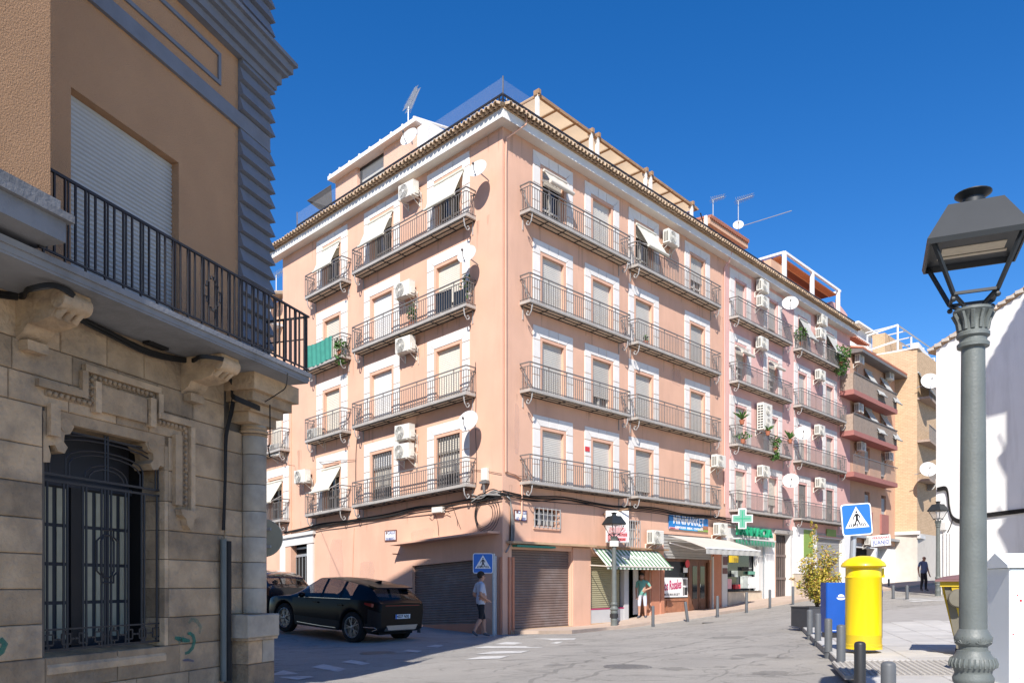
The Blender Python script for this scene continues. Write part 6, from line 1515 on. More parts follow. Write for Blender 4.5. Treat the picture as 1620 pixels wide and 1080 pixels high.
# ================================================================== CABLES AND FITTINGS on the corner building
for k in range(4):
    random.seed(20 + k); dz = -.05 * k
    cable('cable', [R.P(u, 2.98 + dz + random.uniform(-.05, .03) - .05 * math.sin(u * 1.3), .05 + .02 * k) for u in (-.05, .8, 1.6, 3, 4.5, 6, 7.2, 9, 11, 12.6, 14.2, 15.5)], .022 if k < 2 else .015, 'cable', cb)
    cable('cable', [L.P(u, 2.92 + dz + random.uniform(-.05, .05), .05 + .02 * k) for u in (-12.8, -11.5, -10, -8.6, -7.2, -5.5, -4.2, -3, -1.8, -1, -.3, .05)], .028 if k < 2 else .018, 'cable', cb)
for k in range(6):
    random.seed(40 + k); cable('cable', [L.P(-1.3, 2.75 + .06 * k, .10), L.P(-.8, 2.95 + random.uniform(-.1, .15), .13), L.P(-.3, 3.0 + random.uniform(-.15, .12), .12), R.P(.1, 2.9 + random.uniform(-.1, .1), .1), R.P(.3, 2.6, .08), R.P(.32 + .03 * k, 2.0, .06), R.P(.30 + .03 * k, 1.45, .06), R.P(.2, 1.2, .08), R.P(.05, 1.05, .1)], random.uniform(.014, .03), ('cable', 'cable_grey')[k % 2], cb)
for k in range(4):
    r = .42 + .07 * k; c0 = (-.75 + .05 * k, 2.35)
    cable('cable_coil', [L.P(c0[0] + r * .9 * math.cos(a), c0[1] + r * math.sin(a), .07 + .01 * k) for a in [1.3 + i * .63 for i in range(11)]], .009, 'cable', cb)
for a, b_, c in ((-2.35, 2.6, .5), (-3.3, 2.55, .7), (-2.2, 2.3, .3)): cable('cable', [L.P(a, b_ + .3, .05), L.P(a + .25, b_ - .2, .05), L.P(a + .3, b_ - c, .04)], .007, 'cable', cb)
cable('cable', [L.P(-.0, 3.55, .04), L.P(-1.2, 3.85, .04), L.P(-1.6, 3.75, .05)], .008, 'cable', cb)
cable('cable', [L.P(-1.18, 3.3, .03), L.P(-1.15, 4.2, .03), L.P(-1.2, 5.2, .03), L.P(-1.18, 6.2, .03), L.P(-1.2, 7.4, .03)], .008, 'cable', cb)
cable('cable', [L.P(-7.5, 3.05, .03), L.P(-7.75, 4.0, .03), L.P(-7.75, 5.2, .05), L.P(-7.7, 6.0, .03)], .01, 'cable', cb)
cable('cable', [L.P(-7.95, -1.4, .02), L.P(-8.0, .5, .02), L.P(-7.9, 2.6, .02)], .012, 'peach_trim', cb)
cable('street_cable', [bp(427, 722, .5), L.P(-12.0, 5.6, .1), L.P(-10, 5.45, .1), L.P(-7.75, 5.2, .05)], .008, 'cable', cb)
cable('street_cable', [R.P(.1, 3.65, .04), R.P(.8, 3.55, .04), R.P(1.5, 3.6, .04)], .008, 'cable', cb)
t = empty('junction_box', 'pale cable junction box with loose wires below the lowest side-street balcony', 'junction box', L.M(-3.4, 2.75, .1))
obj('case', MB().cbox(-.26, .26, -.16, 0, -.10, .10, .02), ['ac_white'], t, L.M(-2.95, 2.72, .03)); obj('wires', MB().tube([(-.2, -.1, -.1), (-.35, -.1, -.2), (-.5, -.08, -.12)], .012, 5).tube([(.2, -.1, -.1), (.4, -.1, -.05), (.6, -.08, -.15)], .012, 5), ['cable'], t, L.M(-2.95, 2.72, .03))
t = empty('wall_box', 'small white box on a bracket above the cable tangle at the building corner', 'junction box', L.M(-.8, 3.6, .05))
obj('case', MB().cbox(-.13, .13, -.12, 0, -.2, .2, .015), ['ac_white'], t, L.M(-.72, 3.63, .02)); obj('bracket', MB().box(-.16, .16, -.16, 0, -.3, -.22).tube([(0, -.1, -.3), (0, -.1, -.6)], .04, 6), ['iron_grey'], t, L.M(-.72, 3.63, .02))
for pts in ([(1484, 772), (1497, 770), (1501, 780), (1503, 800), (1508, 816), (1522, 822), (1545, 815), (1580, 810), (1640, 803)],):
    for k in range(3): cable('cable', [Wf.P(Wf.u(x), Wf.v(x, y + 2.2 * k), .06) for x, y in pts], .035, 'cable', wb)
cable('cable', [Wf.P(Wf.u(x), Wf.v(x, y), .06) for x, y in [(1508, 822), (1505, 832), (1500, 842)]], .02, 'cable', wb)
for y in (763, 772): cable('street_cable', [R.P(38.3, R.v(1418, y - 2), .1), Yr.P(Yr.u(1490), Yr.v(1490, y + 3), .3)], .015, 'cable', yb)
# tied green cloth and plants on balconies
def leaves(mb, c, r, n, size, mi=(0,), flat=1.0, seed=0):
    rnd = random.Random(seed)
    for _ in range(n):
        while True:
            p = Vector((rnd.uniform(-1, 1), rnd.uniform(-1, 1), rnd.uniform(-1, 1)))
            if p.length < 1: break
        p = Vector((p.x * r[0], p.y * r[1], p.z * r[2])) + Vector(c)
        d = Vector((rnd.gauss(0, 1), rnd.gauss(0, 1), rnd.gauss(0, .8))).normalized(); e = d.cross(Vector((rnd.gauss(0, 1), rnd.gauss(0, 1), 1))).normalized(); s_ = size * rnd.uniform(.6, 1.3)
        mb.add([p - d * s_, p + e * s_ * .45, p + d * s_, p - e * s_ * .45 + d * s_ * .2], [(0, 1, 2, 3)], rnd.choice(mi))
mb = MB()
mb.grid(lambda a, b_: L.P(-10.68 + 1.95 * a, 9.23 + .88 * b_ + .03 * math.sin(a * 9), .475 + .02 * math.sin(a * 40 + b_)), 60, 4); mb.grid(lambda a, b_: L.P(-10.68 + 1.95 * a, 9.23 + .88 * b_ + .03 * math.sin(a * 9), .465 + .02 * math.sin(a * 40 + b_)), 60, 4)
tag(obj('balcony_cloth', mb, ['cloth_green'], smooth=60), 'turquoise green cloth tied along a small side-street balcony rail', 'cloth')
def potted(P, h, r, label, n=60, drop=0.0, spiky=False, seed=1, pot=True, size=.09):
    t = empty('potted_plant', label, 'plant', T(*P), 'plants on the balconies')
    if pot: obj('pot', MB().lathe([(.09, 0), (.13, .2), (.14, .2), (.12, .18)], 12), ['pot'], t, T(*P), smooth=40)
    mb = MB()
    if spiky:
        rnd = random.Random(seed)
        for i in range(16):
            a = rnd.uniform(0, 2 * PI); e = rnd.uniform(.25, 1.1); d = Vector((math.cos(a) * e, math.sin(a) * e, 1)).normalized(); s_ = d.cross(Vector((0, 0, 1))).normalized() * .03; L2 = h * rnd.uniform(.8, 1.2); b0 = Vector((0, 0, .2))
            mb.add([b0 - s_, b0 + s_, b0 + d * L2 * .6 + s_ * 1.3, b0 + d * L2 + Vector((math.cos(a), math.sin(a), -.5)) * .08, b0 + d * L2 * .6 - s_ * 1.3], [(0, 1, 2, 3, 4)])
    else:
        leaves(mb, (0, 0, .2 + h * .5), (r, r, h * .55), n, size, (0,), seed=seed)
        if drop: leaves(mb, (0, 0, -.2 * drop), (r * .8, r * .8, drop), n, size, (0,), seed=seed + 9)
    obj('leaves', mb, ['leaf_plant'], t, T(*P), kind='stuff'); return t
potted(L.P(-8.3, 9.25, .38), .45, .3, 'leafy plant beside the turquoise cloth on the side-street balcony', 90, .3, seed=2)
potted(R.P(15.35, 7.25, .5), .5, .3, 'spiky plant in a pot at the upper left rail of the planted balcony', spiky=True, seed=3)
potted(R.P(15.5, 6.4, .45), .3, .45, 'low leafy plant at the left end of the planted balcony', 70, seed=4)
potted(R.P(18.0, 7.1, .5), .35, .25, 'spiky plant on the middle rail under the tall unit', spiky=True, seed=5)
potted(R.P(18.9, 6.4, .45), .6, .3, 'hanging leafy plant right of the middle of the planted balcony', 120, .4, seed=6)
potted(R.P(20.6, 7.05, .45), .5, .3, 'spiky plant at the right end of the planted balcony', spiky=True, seed=7)
potted(R.P(22.3, 12.35, .3), .75, .35, 'bushy plant at the left end of the overgrown top balcony', 160, seed=8)
potted(R.P(27.3, 12.3, .5), .9, .6, 'sprawling plant at the right end of the overgrown top balcony', 300, .5, seed=9)
potted(R.P(28.2, 12.7, .35), .6, .4, 'straggly climbing plant over the pink building end near the salmon house', 120, .6, seed=10)
o = potted(R.P(7.75, 9.22, .3), .22, .1, 'small plant in a red pot on the third-floor main street balcony', 20, seed=11)
for i, (u, v, lab) in enumerate([(-1.45, 9.25, 'reddish plant behind the dark cloth end of the third-floor corner balcony'), (-4.2, 9.25, 'thin reddish plant leaning up the wall beside the grey-fronted unit')]):
    potted(L.P(u, v, .25), .9 - .2 * i, .18, lab, 60, seed=20 + i)
# dark cloth panels at that balcony's corner end, in the dark glass material
for a, b_ in ((-2.75, -1.95), (-1.85, -1.3)): o = obj('cloth_panel', MB().box(a, b_, -.40, -.39, 9.3, 9.95 if b_ < -1.5 else 9.8).shear(0), ['dark_glass'], cb, Fac(L.o[0], L.o[1], L.d[0], L.d[1]).M(0, L.k * -2, 0))

# ================================================================== STREET LAMPS
def street_lamp(P, H, label, yaw, glass, s=1.0):
    """cast iron column with ringed base and a four-sided lantern; H = height of the lantern's eave above ground"""
    t = empty('street_lamp', label, 'street lamp', T(*P), 'street lamps')
    M = T(*P)
    cap = H - .56
    pr = [(.20, -.25), (.20, .03), (.17, .06), (.155, .10), (.15, .34), (.16, .37), (.16, .41), (.145, .44), (.14, .60), (.165, .63), (.17, .66), (.15, .69), (.155, .715), (.19, .745), (.195, .765), (.175, .80), (.14, .835), (.135, .855), (.118, .86), (.118, .885), (.14, .90), (.152, .93), (.152, .955), (.135, .975), (.122, 1.0), (.112, 1.01)]
    pr = [(r_ * .79, z_) for r_, z_ in pr]
    obj('base', MB().lathe(pr, 28), ['lamp_grey'], t, M, smooth=45)
    # cast leaves round the two swellings
    mb = MB()
    for i in range(28):
        a = 2 * PI * i / 28; mb.tube([(q_ * math.cos(a), q_ * math.sin(a), z_) for q_, z_ in ((.139, .80), (.152, .765), (.146, .738))], .008, 5)
    for i in range(6):
        for k in range(-3, 4):
            a = 2 * PI * (i + .5 + .12 * k) / 6; b_ = 2 * PI * (i + .5) / 6
            mb.tube([(.112 * math.cos(b_ + .05 * k), .112 * math.sin(b_ + .05 * k), .905), (.119 * math.cos(a), .119 * math.sin(a), .955 - .012 * abs(k))], .005, 5)
    obj('cast_leaves', mb, ['lamp_grey'], t, M, smooth=50, kind='stuff')
    obj('shaft', MB().lathe([(.090, 1.0), (.088, 1.4), (.076, cap - .18), (.076, cap - .16)], 28), ['lamp_grey'], t, M, smooth=40)
    obj('capital', MB().lathe([(.076, cap - .16), (.102, cap - .15), (.104, cap - .125), (.088, cap - .11), (.088, cap - .09), (.106, cap - .075), (.106, cap - .05), (.088, cap - .035), (.088, cap + .02), (.10, cap + .07), (.128, cap + .10), (.128, cap + .118), (.05, cap + .122)], 24), ['lamp_grey'], t, M, smooth=40)
    mb = MB()
    for i in range(12):
        a = 2 * PI * i / 12; mb.tube([(.09 * math.cos(a), .09 * math.sin(a), cap - .03), (.10 * math.cos(a), .10 * math.sin(a), cap + .03), (.128 * math.cos(a), .128 * math.sin(a), cap + .09)], .014, 5)
    obj('capital_leaves', mb, ['lamp_grey'], t, M, smooth=50, kind='stuff')
    ML = M @ T(0, 0, 0) @ RZ(yaw); e = .31; f = .135; zb = cap + .21; ze = H
    hood = MB(); zt = ze + .27; g_ = .17
    lo = [(-e, -e, ze), (e, -e, ze), (e, e, ze), (-e, e, ze)]; hi = [(-g_, -g_, zt), (g_, -g_, zt), (g_, g_, zt), (-g_, g_, zt)]
    lo2 = [(x * .965, y * .965, z - .035) for x, y, z in lo]; li = [(x * .93, y * .93, z - .035) for x, y, z in lo]; li2 = [(x * .9, y * .9, z + .0) for x, y, z in lo]
    hood.add(lo + hi + lo2 + li + li2, [(4, 5, 6, 7)] + [(i, (i + 1) % 4, (i + 1) % 4 + 4, i + 4) for i in range(4)] + [(i + 8, (i + 1) % 4 + 8, (i + 1) % 4, i) for i in range(4)] + [(i + 12, (i + 1) % 4 + 12, (i + 1) % 4 + 8, i + 8) for i in range(4)] + [(i + 16, (i + 1) % 4 + 16, (i + 1) % 4 + 12, i + 12) for i in range(4)] + [(16, 17, 18, 19)])
    obj('hood', hood, ['lamp_black'], t, ML)
    obj('chimney', MB().lathe([(.125, zt - .005), (.11, zt + .012), (.078, zt + .022), (.078, zt + .065), (.072, zt + .07), (.072, zt + .08), (.12, zt + .112), (.12, zt + .118), (.05, zt + .13), (.008, zt + .132), (.008, zt + .15)], 20), ['lamp_black'], t, ML, smooth=35)
    obj('light_panel', MB().box(-.2, .2, -.07, .07, ze - .004, ze + .0).box(-.22, .22, .09, .13, ze - .006, ze), ['led'], t, ML)
    mb = MB()
    for sx, sy in ((-1, -1), (1, -1), (1, 1), (-1, 1)): mb.tube([(sx * e * .88, sy * e * .88, ze), (sx * f, sy * f, zb)], .017, 4); mb.ball((sx * f, sy * f, zb - .04), .02, 6, 4)
    for a, b_ in (((-f, -f), (f, -f)), ((f, -f), (f, f)), ((f, f), (-f, f)), ((-f, f), (-f, -f))): mb.tube([(*a, zb), (*b_, zb)], .014, 4)
    for i in range(4):
        a = PI / 4 + i * PI / 2; mb.tube([(.06 * math.cos(a), .06 * math.sin(a), cap + .10), (.10 * math.cos(a), .10 * math.sin(a), cap + .15), (f * 1.41 * math.cos(a), f * 1.41 * math.sin(a), zb)], .016, 5)
    obj('lantern_frame', mb, ['lamp_black'], t, ML)
    if glass:
        for i in range(4):
            a, b_ = [((-1, -1), (1, -1)), ((1, -1), (1, 1)), ((1, 1), (-1, 1)), ((-1, 1), (-1, -1))][i]
            obj('pane', MB().quad((a[0] * f, a[1] * f, zb), (b_[0] * f, b_[1] * f, zb), (b_[0] * e * .87, b_[1] * e * .87, ze - .01), (a[0] * e * .87, a[1] * e * .87, ze - .01)), ['lamp_glass'], t, ML)
    return t
street_lamp(Vector((3.295, 5.7, -1.32)), 3.725, 'large grey cast iron lamp post in the right foreground with an open black lantern', -.42, False)
c = at(971.5, 28.0, .1); c.z = -1.60
lp = street_lamp(c, 3.75, 'street lamp in front of the striped shop awning', .5, True)
o = obj('camera_box', MB().cbox(-.16, .14, -.12, .05, 2.95, 3.15, .01), ['ac_white'], lp, T(*c)); obj('dark_band', MB().lathe([(.152, .46), (.146, .60)], 20), ['bollard_dark'], lp, T(*c))
c = at(1484, 34.5); c.z = (HOR - 948) / FPX * 34.5
street_lamp(c, 3.85, 'distant street lamp at the far corner of the white house', .5, True)

# ================================================================== BOLLARDS
bm0 = None
def bollard(P, label, group, m='bollard', r=.0575, h=.52, tilt=None):
    global bm0
    M = T(*P)
    if tilt: M = M @ RY(tilt)
    t = empty('bollard', label, 'bollard', M, group)
    obj('post', cached(('bo', r, h, m), lambda: MB().lathe([(r, -.25), (r, h - r * .55), (r * .9, h - r * .26), (r * .66, h - r * .08), (r * .3, h), (.002, h)], 20).mesh('post', [m], 40)), None, t, M)
    obj('foot_ring', cached(('br', r, m), lambda: MB().lathe([(r * 1.25, 0), (r * 1.25, .012), (r, .014)], 20).mesh('foot_ring', [m])), None, t, M)
    return t
near = 'bollards along the kerb of the square'
for px, D, lab in [(1281, 16.6, 'grey bollard in front of the dark planter box'), (1294, 14.9, 'grey bollard between planter box and blue cabinet'), (1310.5, 12.4, 'grey bollard covering the lower part of the blue cabinet'), (1330.5, 10.8, 'grey bollard at the left foot of the yellow postbox')]:
    bollard(at(px, D, .10), lab, near)
bollard(at(1360.5, 8.4, .06), 'black round-topped bollard at the end of the kerb row', near, 'bollard_dark', .058, .52)
c = at(1405.5, 6.5, .1); c.z = -1.12; bollard(c, 'nearest bollard, grey and cut off by the picture edge', near, 'bollard', .058, .50)
far = 'bollards along the pavement outside the shops'
for px, py, lab, tl in [(1033, 987.5, 'far pavement bollard right of the man in pale shorts', 0), (1087.5, 979.5, 'leaning far pavement bollard outside the minimarket window', -.12), (1135, 972.5, 'far pavement bollard at the minimarket door jamb', 0), (1181, 965.5, 'far pavement bollard outside the pharmacy window', 0), (1218, 959, 'far pavement bollard outside the white pier', 0), (1254.5, 953, 'far pavement bollard just left of the yellow shrub', 0)]:
    bollard(gp(px, py, .08), lab, far, 'bollard', .055, .66 if px < 1100 else .72, tl)
for px, py, lab in [(1413, 945.5, 'left of two small bollards before the far crossing'), (1435, 946.5, 'right of two small bollards before the far crossing'), (1406, 929, 'distant bollard by the white garage door')]: bollard(gp(px, py, .02), lab, 'bollards at the far crossing', 'bollard', .055, .5)
bollard(at(419, 12.3, .02), 'dark bollard beside the stone pedestal on the left', 'bollards in the side street', 'bollard_dark', .06, .58)
bollard(at(662.5, 23.5, .0), 'dark bollard behind the rear bumper of the black car', 'bollards in the side street', 'bollard_dark', .05, .55)

# ================================================================== POSTBOX, BLUE CABINET, PLANTER, SIGNS, BIN, CABINET
c = at(1366, 12.0, .10); c.z = -.905
t = empty('postbox', 'bright yellow cylindrical postbox beside the kerb', 'postbox', T(*c)); M = T(*c)
obj('body', MB().lathe([(.262, -.05), (.262, .02), (.255, .025), (.255, 1.01), (.258, 1.015), (.258, 1.03), (.25, 1.035), (.25, 1.17), (.24, 1.19)], 48), ['yellow'], t, M, smooth=35)
obj('cap', MB().lathe([(.245, 1.165), (.305, 1.175), (.318, 1.19), (.315, 1.205), (.29, 1.245), (.22, 1.30), (.13, 1.335), (.05, 1.345), (.002, 1.346)], 48), ['yellow'], t, M, smooth=50)
obj('band', MB().tube([(.256 * math.cos(a), .256 * math.sin(a), 1.02) for a in [PI * .9 + i * .12 for i in range(8)]], .008, 5), ['yellow'], t, M)
mb = MB(); mb.box(.19, .275, -.10, .10, 1.06, 1.16); mb.box(.2, .29, -.09, .09, 1.02, 1.06); obj('slot_hood', mb, ['yellow'], t, M @ RZ(.15)); obj('slot', MB().box(.255, .277, -.09, .09, 1.08, 1.10), ['dark'], t, M @ RZ(.15))
obj('door_edge', MB().tube([(.2565 * math.cos(-.55), .2565 * math.sin(-.55), z) for z in (.12, .5, .95)], .004, 4), ['dark'], t, M)
obj('emblem', MB().tube([(.2575 * math.cos(-.32 + .12 * math.cos(a)), .2575 * math.sin(-.32 + .12 * math.cos(a)), .78 + .05 * math.sin(a)) for a in [i * .7 for i in range(9)]], .006, 5), ['blue'], t, M)
c = at(1320, 15.6, .1); c.z = -.97
M = T(*c) @ RZ(-.12); t = empty('parcel_cabinet', 'blue metal mail cabinet with a white horn emblem left of the postbox', 'cabinet', M)
obj('case', MB().cbox(-.205, .205, -.2, .22, .05, 1.02, .02), ['blue'], t, M); obj('plinth', MB().box(-.18, .18, -.17, .2, -.1, .05), ['bollard_dark'], t, M); obj('seam', MB().box(-.206, .206, -.206, -.2005, .09, .10), ['cabinet'], t, M)
mb = MB(); mb.prism([(.085 * math.cos(a), .045 * math.sin(a) - .01) for a in [PI + i * PI / 8 for i in range(9)]], lambda p: (.07 + p[0], -.207, .74 + p[1]), lambda p: (.07 + p[0], -.203, .74 + p[1]))
mb.prism([(.06 * math.cos(a), .045 * math.sin(a)) for a in [i * PI / 8 for i in range(9)]], lambda p: (.07 + p[0], -.207, .75 + p[1]), lambda p: (.07 + p[0], -.203, .75 + p[1])); obj('emblem', mb, ['sign_white'], t, M)
c = at(1292, 19.2, .1); c.z = -1.0
M = T(*c) @ RZ(.15); t = empty('planter', 'dark grey square planter box at the kerb corner', 'planter', M)
mb = MB(); w = .43
mb.box(-w, w, -w, -w + .04, 0, .46).box(-w, w, w - .04, w, 0, .46).box(-w, -w + .04, -w + .04, w - .04, 0, .46).box(w - .04, w, -w + .04, w - .04, 0, .46); obj('box', mb, ['planter'], t, M)
obj('rim', MB().box(-w - .01, w + .01, -w - .01, -w + .05, .461, .485).box(-w - .01, w + .01, w - .05, w + .01, .461, .485).box(-w - .01, -w + .05, -w + .05, w - .05, .461, .485).box(w - .05, w + .01, -w + .05, w - .05, .461, .485), ['planter'], t, M); obj('soil', MB().box(-w + .041, w - .041, -w + .041, w - .041, .2, .42), ['soil'], t, M)
M2 = M @ T(0, 0, .42); t = empty('shrub', 'yellow-green leafy shrub growing in the dark planter', 'shrub', M2)
rnd = random.Random(5); mb = MB(); lf = MB()
for i in range(16):
    a = rnd.uniform(0, 2 * PI); l_ = rnd.uniform(.10, .50); h_ = rnd.uniform(.7, 1.75) * (1 - .6 * l_); p0 = Vector((0, 0, 0)); p1 = Vector((math.cos(a) * l_ * .4, math.sin(a) * l_ * .4, h_ * .45)); p2 = Vector((math.cos(a) * l_, math.sin(a) * l_, h_))
    mb.tube([p0, p1, p2], [.016, .010, .004], 5)
    for k in range(7):
        q = p1.lerp(p2, k / 6 * 1.05); leaves(lf, q, (.16, .16, .14), 46, .036, (0, 0, 1, 2), seed=i * 10 + k)
for i in range(10):
    a = rnd.uniform(0, 6.28); leaves(lf, (math.cos(a) * .3, math.sin(a) * .3, rnd.uniform(.3, .8)), (.2, .2, .18), 90, .036, (0, 1, 0, 2), seed=300 + i)
for k in range(10): leaves(lf, (-.14 + .06 * (k % 3), 0, 1.25 + k * .09), (.10 - .008 * k,) * 2 + (.09,), 40, .028, (0, 2, 0, 1), seed=500 + k)
leaves(lf, (-.62, .0, .72), (.08, .08, .05), 26, .028, (0, 2), seed=901); mb.tube([(0, 0, .3), (-.4, 0, .6), (-.65, 0, .73)], .006, 4)
obj('stems', mb, ['stem'], t, M2); obj('crown', lf, ['leaf_yellow', 'leaf_green', 'leaf_red'], t, M2, kind='stuff')

def crossing_sign(M, s, t):
    """square blue plate: white edge, white triangle, black walking figure over stripes; lies in local xz facing -y"""
    h = s / 2; c_ = .07 * s
    def rr(h_, c_): return [(h_ * sx - (c_ * sx if i else 0) , 0) for sx in (1,) for i in (0,)]
    def rounded(h_, r_):
        P_ = []
        for cx, cz, a0 in ((h_ - r_, h_ - r_, 0), (-h_ + r_, h_ - r_, 90), (-h_ + r_, -h_ + r_, 180), (h_ - r_, -h_ + r_, 270)):
            for k in range(5): a = math.radians(a0 + k * 22.5); P_.append((cx + r_ * math.cos(a), cz + r_ * math.sin(a)))
        return P_
    def pl(poly, y0, y1, m, n): obj(n, MB().prism(poly, lambda p: (p[0], -y1, p[1]), lambda p: (p[0], -y0, p[1])), [m], t, M)
    pl(rounded(h, c_ * 1.4), 0, .018, 'sign_white', 'plate'); pl(rounded(h * .93, c_ * 1.1), .0185, .0205, 'sign_blue', 'blue_field')
    tb_ = -.52 * h; pl([(-.80 * h, tb_), (.80 * h, tb_), (0, .82 * h)], .021, .023, 'sign_white', 'white_triangle')
    q = h
    fig = MB()
    def lim(pts, w0, w1):
        (x0, z0), (x1, z1) = pts; d = Vector((x1 - x0, z1 - z0)).normalized(); nx, nz = -d.y, d.x
        fig.add([((x0 + nx * w0) * q, -.026, (z0 + nz * w0) * q), ((x0 - nx * w0) * q, -.026, (z0 - nz * w0) * q), ((x1 - nx * w1) * q, -.026, (z1 - nz * w1) * q), ((x1 + nx * w1) * q, -.026, (z1 + nz * w1) * q)], [(0, 1, 2, 3)])
    fig.prism([(.065 * q * math.cos(i * PI / 7), .47 * q + .065 * q * math.sin(i * PI / 7)) for i in range(14)], lambda p: (p[0], -.0262, p[1]), lambda p: (p[0], -.0235, p[1]))
    for a, b_, w0, w1 in (((.01, .36), (0, -.02), .085, .07), ((-.04, .34), (-.20, .16), .04, .03), ((-.20, .16), (-.22, .0), .03, .025), ((.06, .34), (.21, .17), .04, .03), ((.21, .17), (.16, .06), .03, .025), ((-.02, .0), (-.10, -.20), .055, .04), ((-.10, -.20), (-.22, -.40), .04, .03), ((.03, .0), (.13, -.18), .055, .04), ((.13, -.18), (.20, -.40), .04, .03)): lim((a, b_), w0, w1)
    obj('walking_figure', fig, ['black_print'], t, M)
    st = MB()
    for x in (-.56, -.42, -.28, -.10, .02, .32, .44, .58):
        lean = x * .35; st.add([((x - .03) * q, -.0245, -.46 * q), ((x + .03) * q, -.0245, -.46 * q), ((x + .03 - lean * .5) * q, -.0245, -.24 * q), ((x - .03 - lean * .5) * q, -.0245, -.24 * q)], [(0, 1, 2, 3)])
    obj('stripes', st, ['black_print'], t, M)
c = at(1347, 15.2, .1); zc = (HOR - 822) / FPX * 15.2; xc = (1351 - CX) / FPX * 15.2
t = empty('crossing_sign', 'tilted blue pedestrian crossing sign on a leaning pole behind the postbox', 'road sign', T(*c))
crossing_sign(T(xc, 15.1, zc) @ RZ(.10) @ RY(-.085), .60, t)
obj('pole', MB().tube([(c.x - .06, 15.2, c.z - .1), (xc + .02, 15.2, zc + .25)], .055, 8), ['galv'], t, I4, smooth=40); obj('clamp', MB().box(-.1, .1, .03, .12, -.05, .0), ['galv'], t, T(xc, 15.1, zc - .15))
D_ = 24.6; xc = (764 - CX) / FPX * D_; zc = (HOR - 890.5) / FPX * D_
t = empty('crossing_sign', 'blue pedestrian crossing sign in the shade at the building corner above the man in white', 'road sign', T(xc + .35, D_ + .06, G(xc + .35, D_)))
crossing_sign(T(xc, D_, zc) @ RZ(.05), .62, t); obj('pole', MB().tube([(xc + .33, D_ + .08, -1.75), (xc + .33, D_ + .08, zc + .3)], .045, 8), ['galv'], t, I4, smooth=40); obj('clamp', MB().box(-.05, .1, -.0, .05, -.03, .03), ['galv'], t, T(xc + .25, D_ + .02, zc))
D_ = 12.7; xc = (414 - CX) / FPX * D_; zc = (HOR - 850) / FPX * D_
t = empty('round_sign', 'back of a round road sign on a dark red post behind the stone column', 'road sign', T(xc - .05, D_, G(xc, D_)))
obj('disc', MB().lathe([(.30, -.012), (.31, 0), (.30, .012)], 32), ['sign_back'], t, T(xc - .0, D_ + .06, zc) @ RZ(.35) @ RX(PI / 2), smooth=40)
obj('post', MB().tube([(xc - .06, D_, -1.6), (xc - .06, D_, zc + .36)], .042, 10), ['rust_paint'], t, I4, smooth=40)
for dz in (-.14, .14): obj('clamp', MB().box(-.10, .16, -.035, .03, -.02, .02), ['galv'], t, T(xc - .02, D_ + .02, zc + dz))

t_ = obj('base_grime', MB().lathe([(.2632, -.02), (.2632, .02), (.2562, .028), (.2562, .13), (.2555, .16)], 48), ['grime'], [o for o in bpy.data.objects if o.name == 'postbox'][0], T(*((1366 - CX) / FPX * 12.0, 12.0, -.905)))
# wheeled recycling container
c = at(1572, 11.2, .1); c.z = -1.02
M = T(*c) @ RZ(-.50); t = empty('recycling_container', 'big yellow and grey recycling container with a brown lid behind the lamp post', 'container', M)
mb = MB(); lo = [(-.46, -.40), (.46, -.40), (.46, .40), (-.46, .40)]; hi = [(-.62, -.52), (.62, -.52), (.62, .52), (-.62, .52)]
mb.add([(*p, .14) for p in lo] + [(*p, 1.06) for p in hi], [(3, 2, 1, 0)] + [(i, (i + 1) % 4, (i + 1) % 4 + 4, i + 4) for i in range(4)]); obj('body', mb, ['bin_body'], t, M)
for x in (-.48, -.16, .16, .48):
    obj('rib', MB().add([(x * .78 - .03, -.43, .45), (x * .78 + .03, -.43, .45), (x + .045, -.545, 1.0), (x - .045, -.545, 1.0), (x * .78 - .03, -.38, .45), (x * .78 + .03, -.38, .45), (x + .045, -.5, 1.0), (x - .045, -.5, 1.0)], [(0, 1, 2, 3), (0, 4, 5, 1), (1, 5, 6, 2), (2, 6, 7, 3), (3, 7, 4, 0)]), ['bin_yellow'], t, M)
for y in (-.3, .3):
    obj('rib', MB().add([(-.475, y * .7 - .05, .2), (-.475, y * .7 + .05, .2), (-.645, y + .07, 1.0), (-.645, y - .07, 1.0), (-.44, y * .7 - .05, .2), (-.44, y * .7 + .05, .2), (-.6, y + .07, 1.0), (-.6, y - .07, 1.0)], [(0, 1, 2, 3), (0, 4, 5, 1), (1, 5, 6, 2), (2, 6, 7, 3), (3, 7, 4, 0)]), ['bin_yellow'], t, M)
obj('collar', MB().box(-.66, .66, -.56, -.5, 1.0, 1.08).box(-.66, .66, .5, .56, 1.0, 1.08).box(-.66, -.6, -.5, .5, 1.0, 1.08).box(.6, .66, -.5, .5, 1.0, 1.08), ['bin_yellow'], t, M)
mb = MB(); mb.grid(lambda a, b_: (-.72 + 1.44 * a, -.62 + 1.24 * b_, 1.10 + .09 * math.sin(PI * a) ** .5 * math.sin(PI * b_) ** .5), 14, 12); mb.box(-.72, .72, -.62, .62, 1.07, 1.098); obj('lid', mb, ['bin_lid'], t, M, smooth=40)
for x in (-.44, .44): obj('side_trunnion', MB().lathe([(.11, -.04), (.13, 0), (.11, .05)], 16), ['bin_body'], t, M @ T(x, -.60, .84) @ RX(PI / 2), smooth=40)
obj('handle_bar', MB().tube([(-.4, -.64, .84), (.4, -.64, .84)], .022, 6), ['galv'], t, M)
obj('latch', MB().box(-.30, -.2, -.66, -.6, .95, 1.09).box(.2, .3, -.66, -.6, .95, 1.09), ['bin_yellow'], t, M)
for x in (-.38, .38):
    for y in (-.3, .3): obj('wheel', MB().lathe([(.08, -.025), (.09, -.015), (.09, .015), (.08, .025)], 16), ['tyre'], t, M @ T(x, y, .07) @ RX(PI / 2), smooth=40)
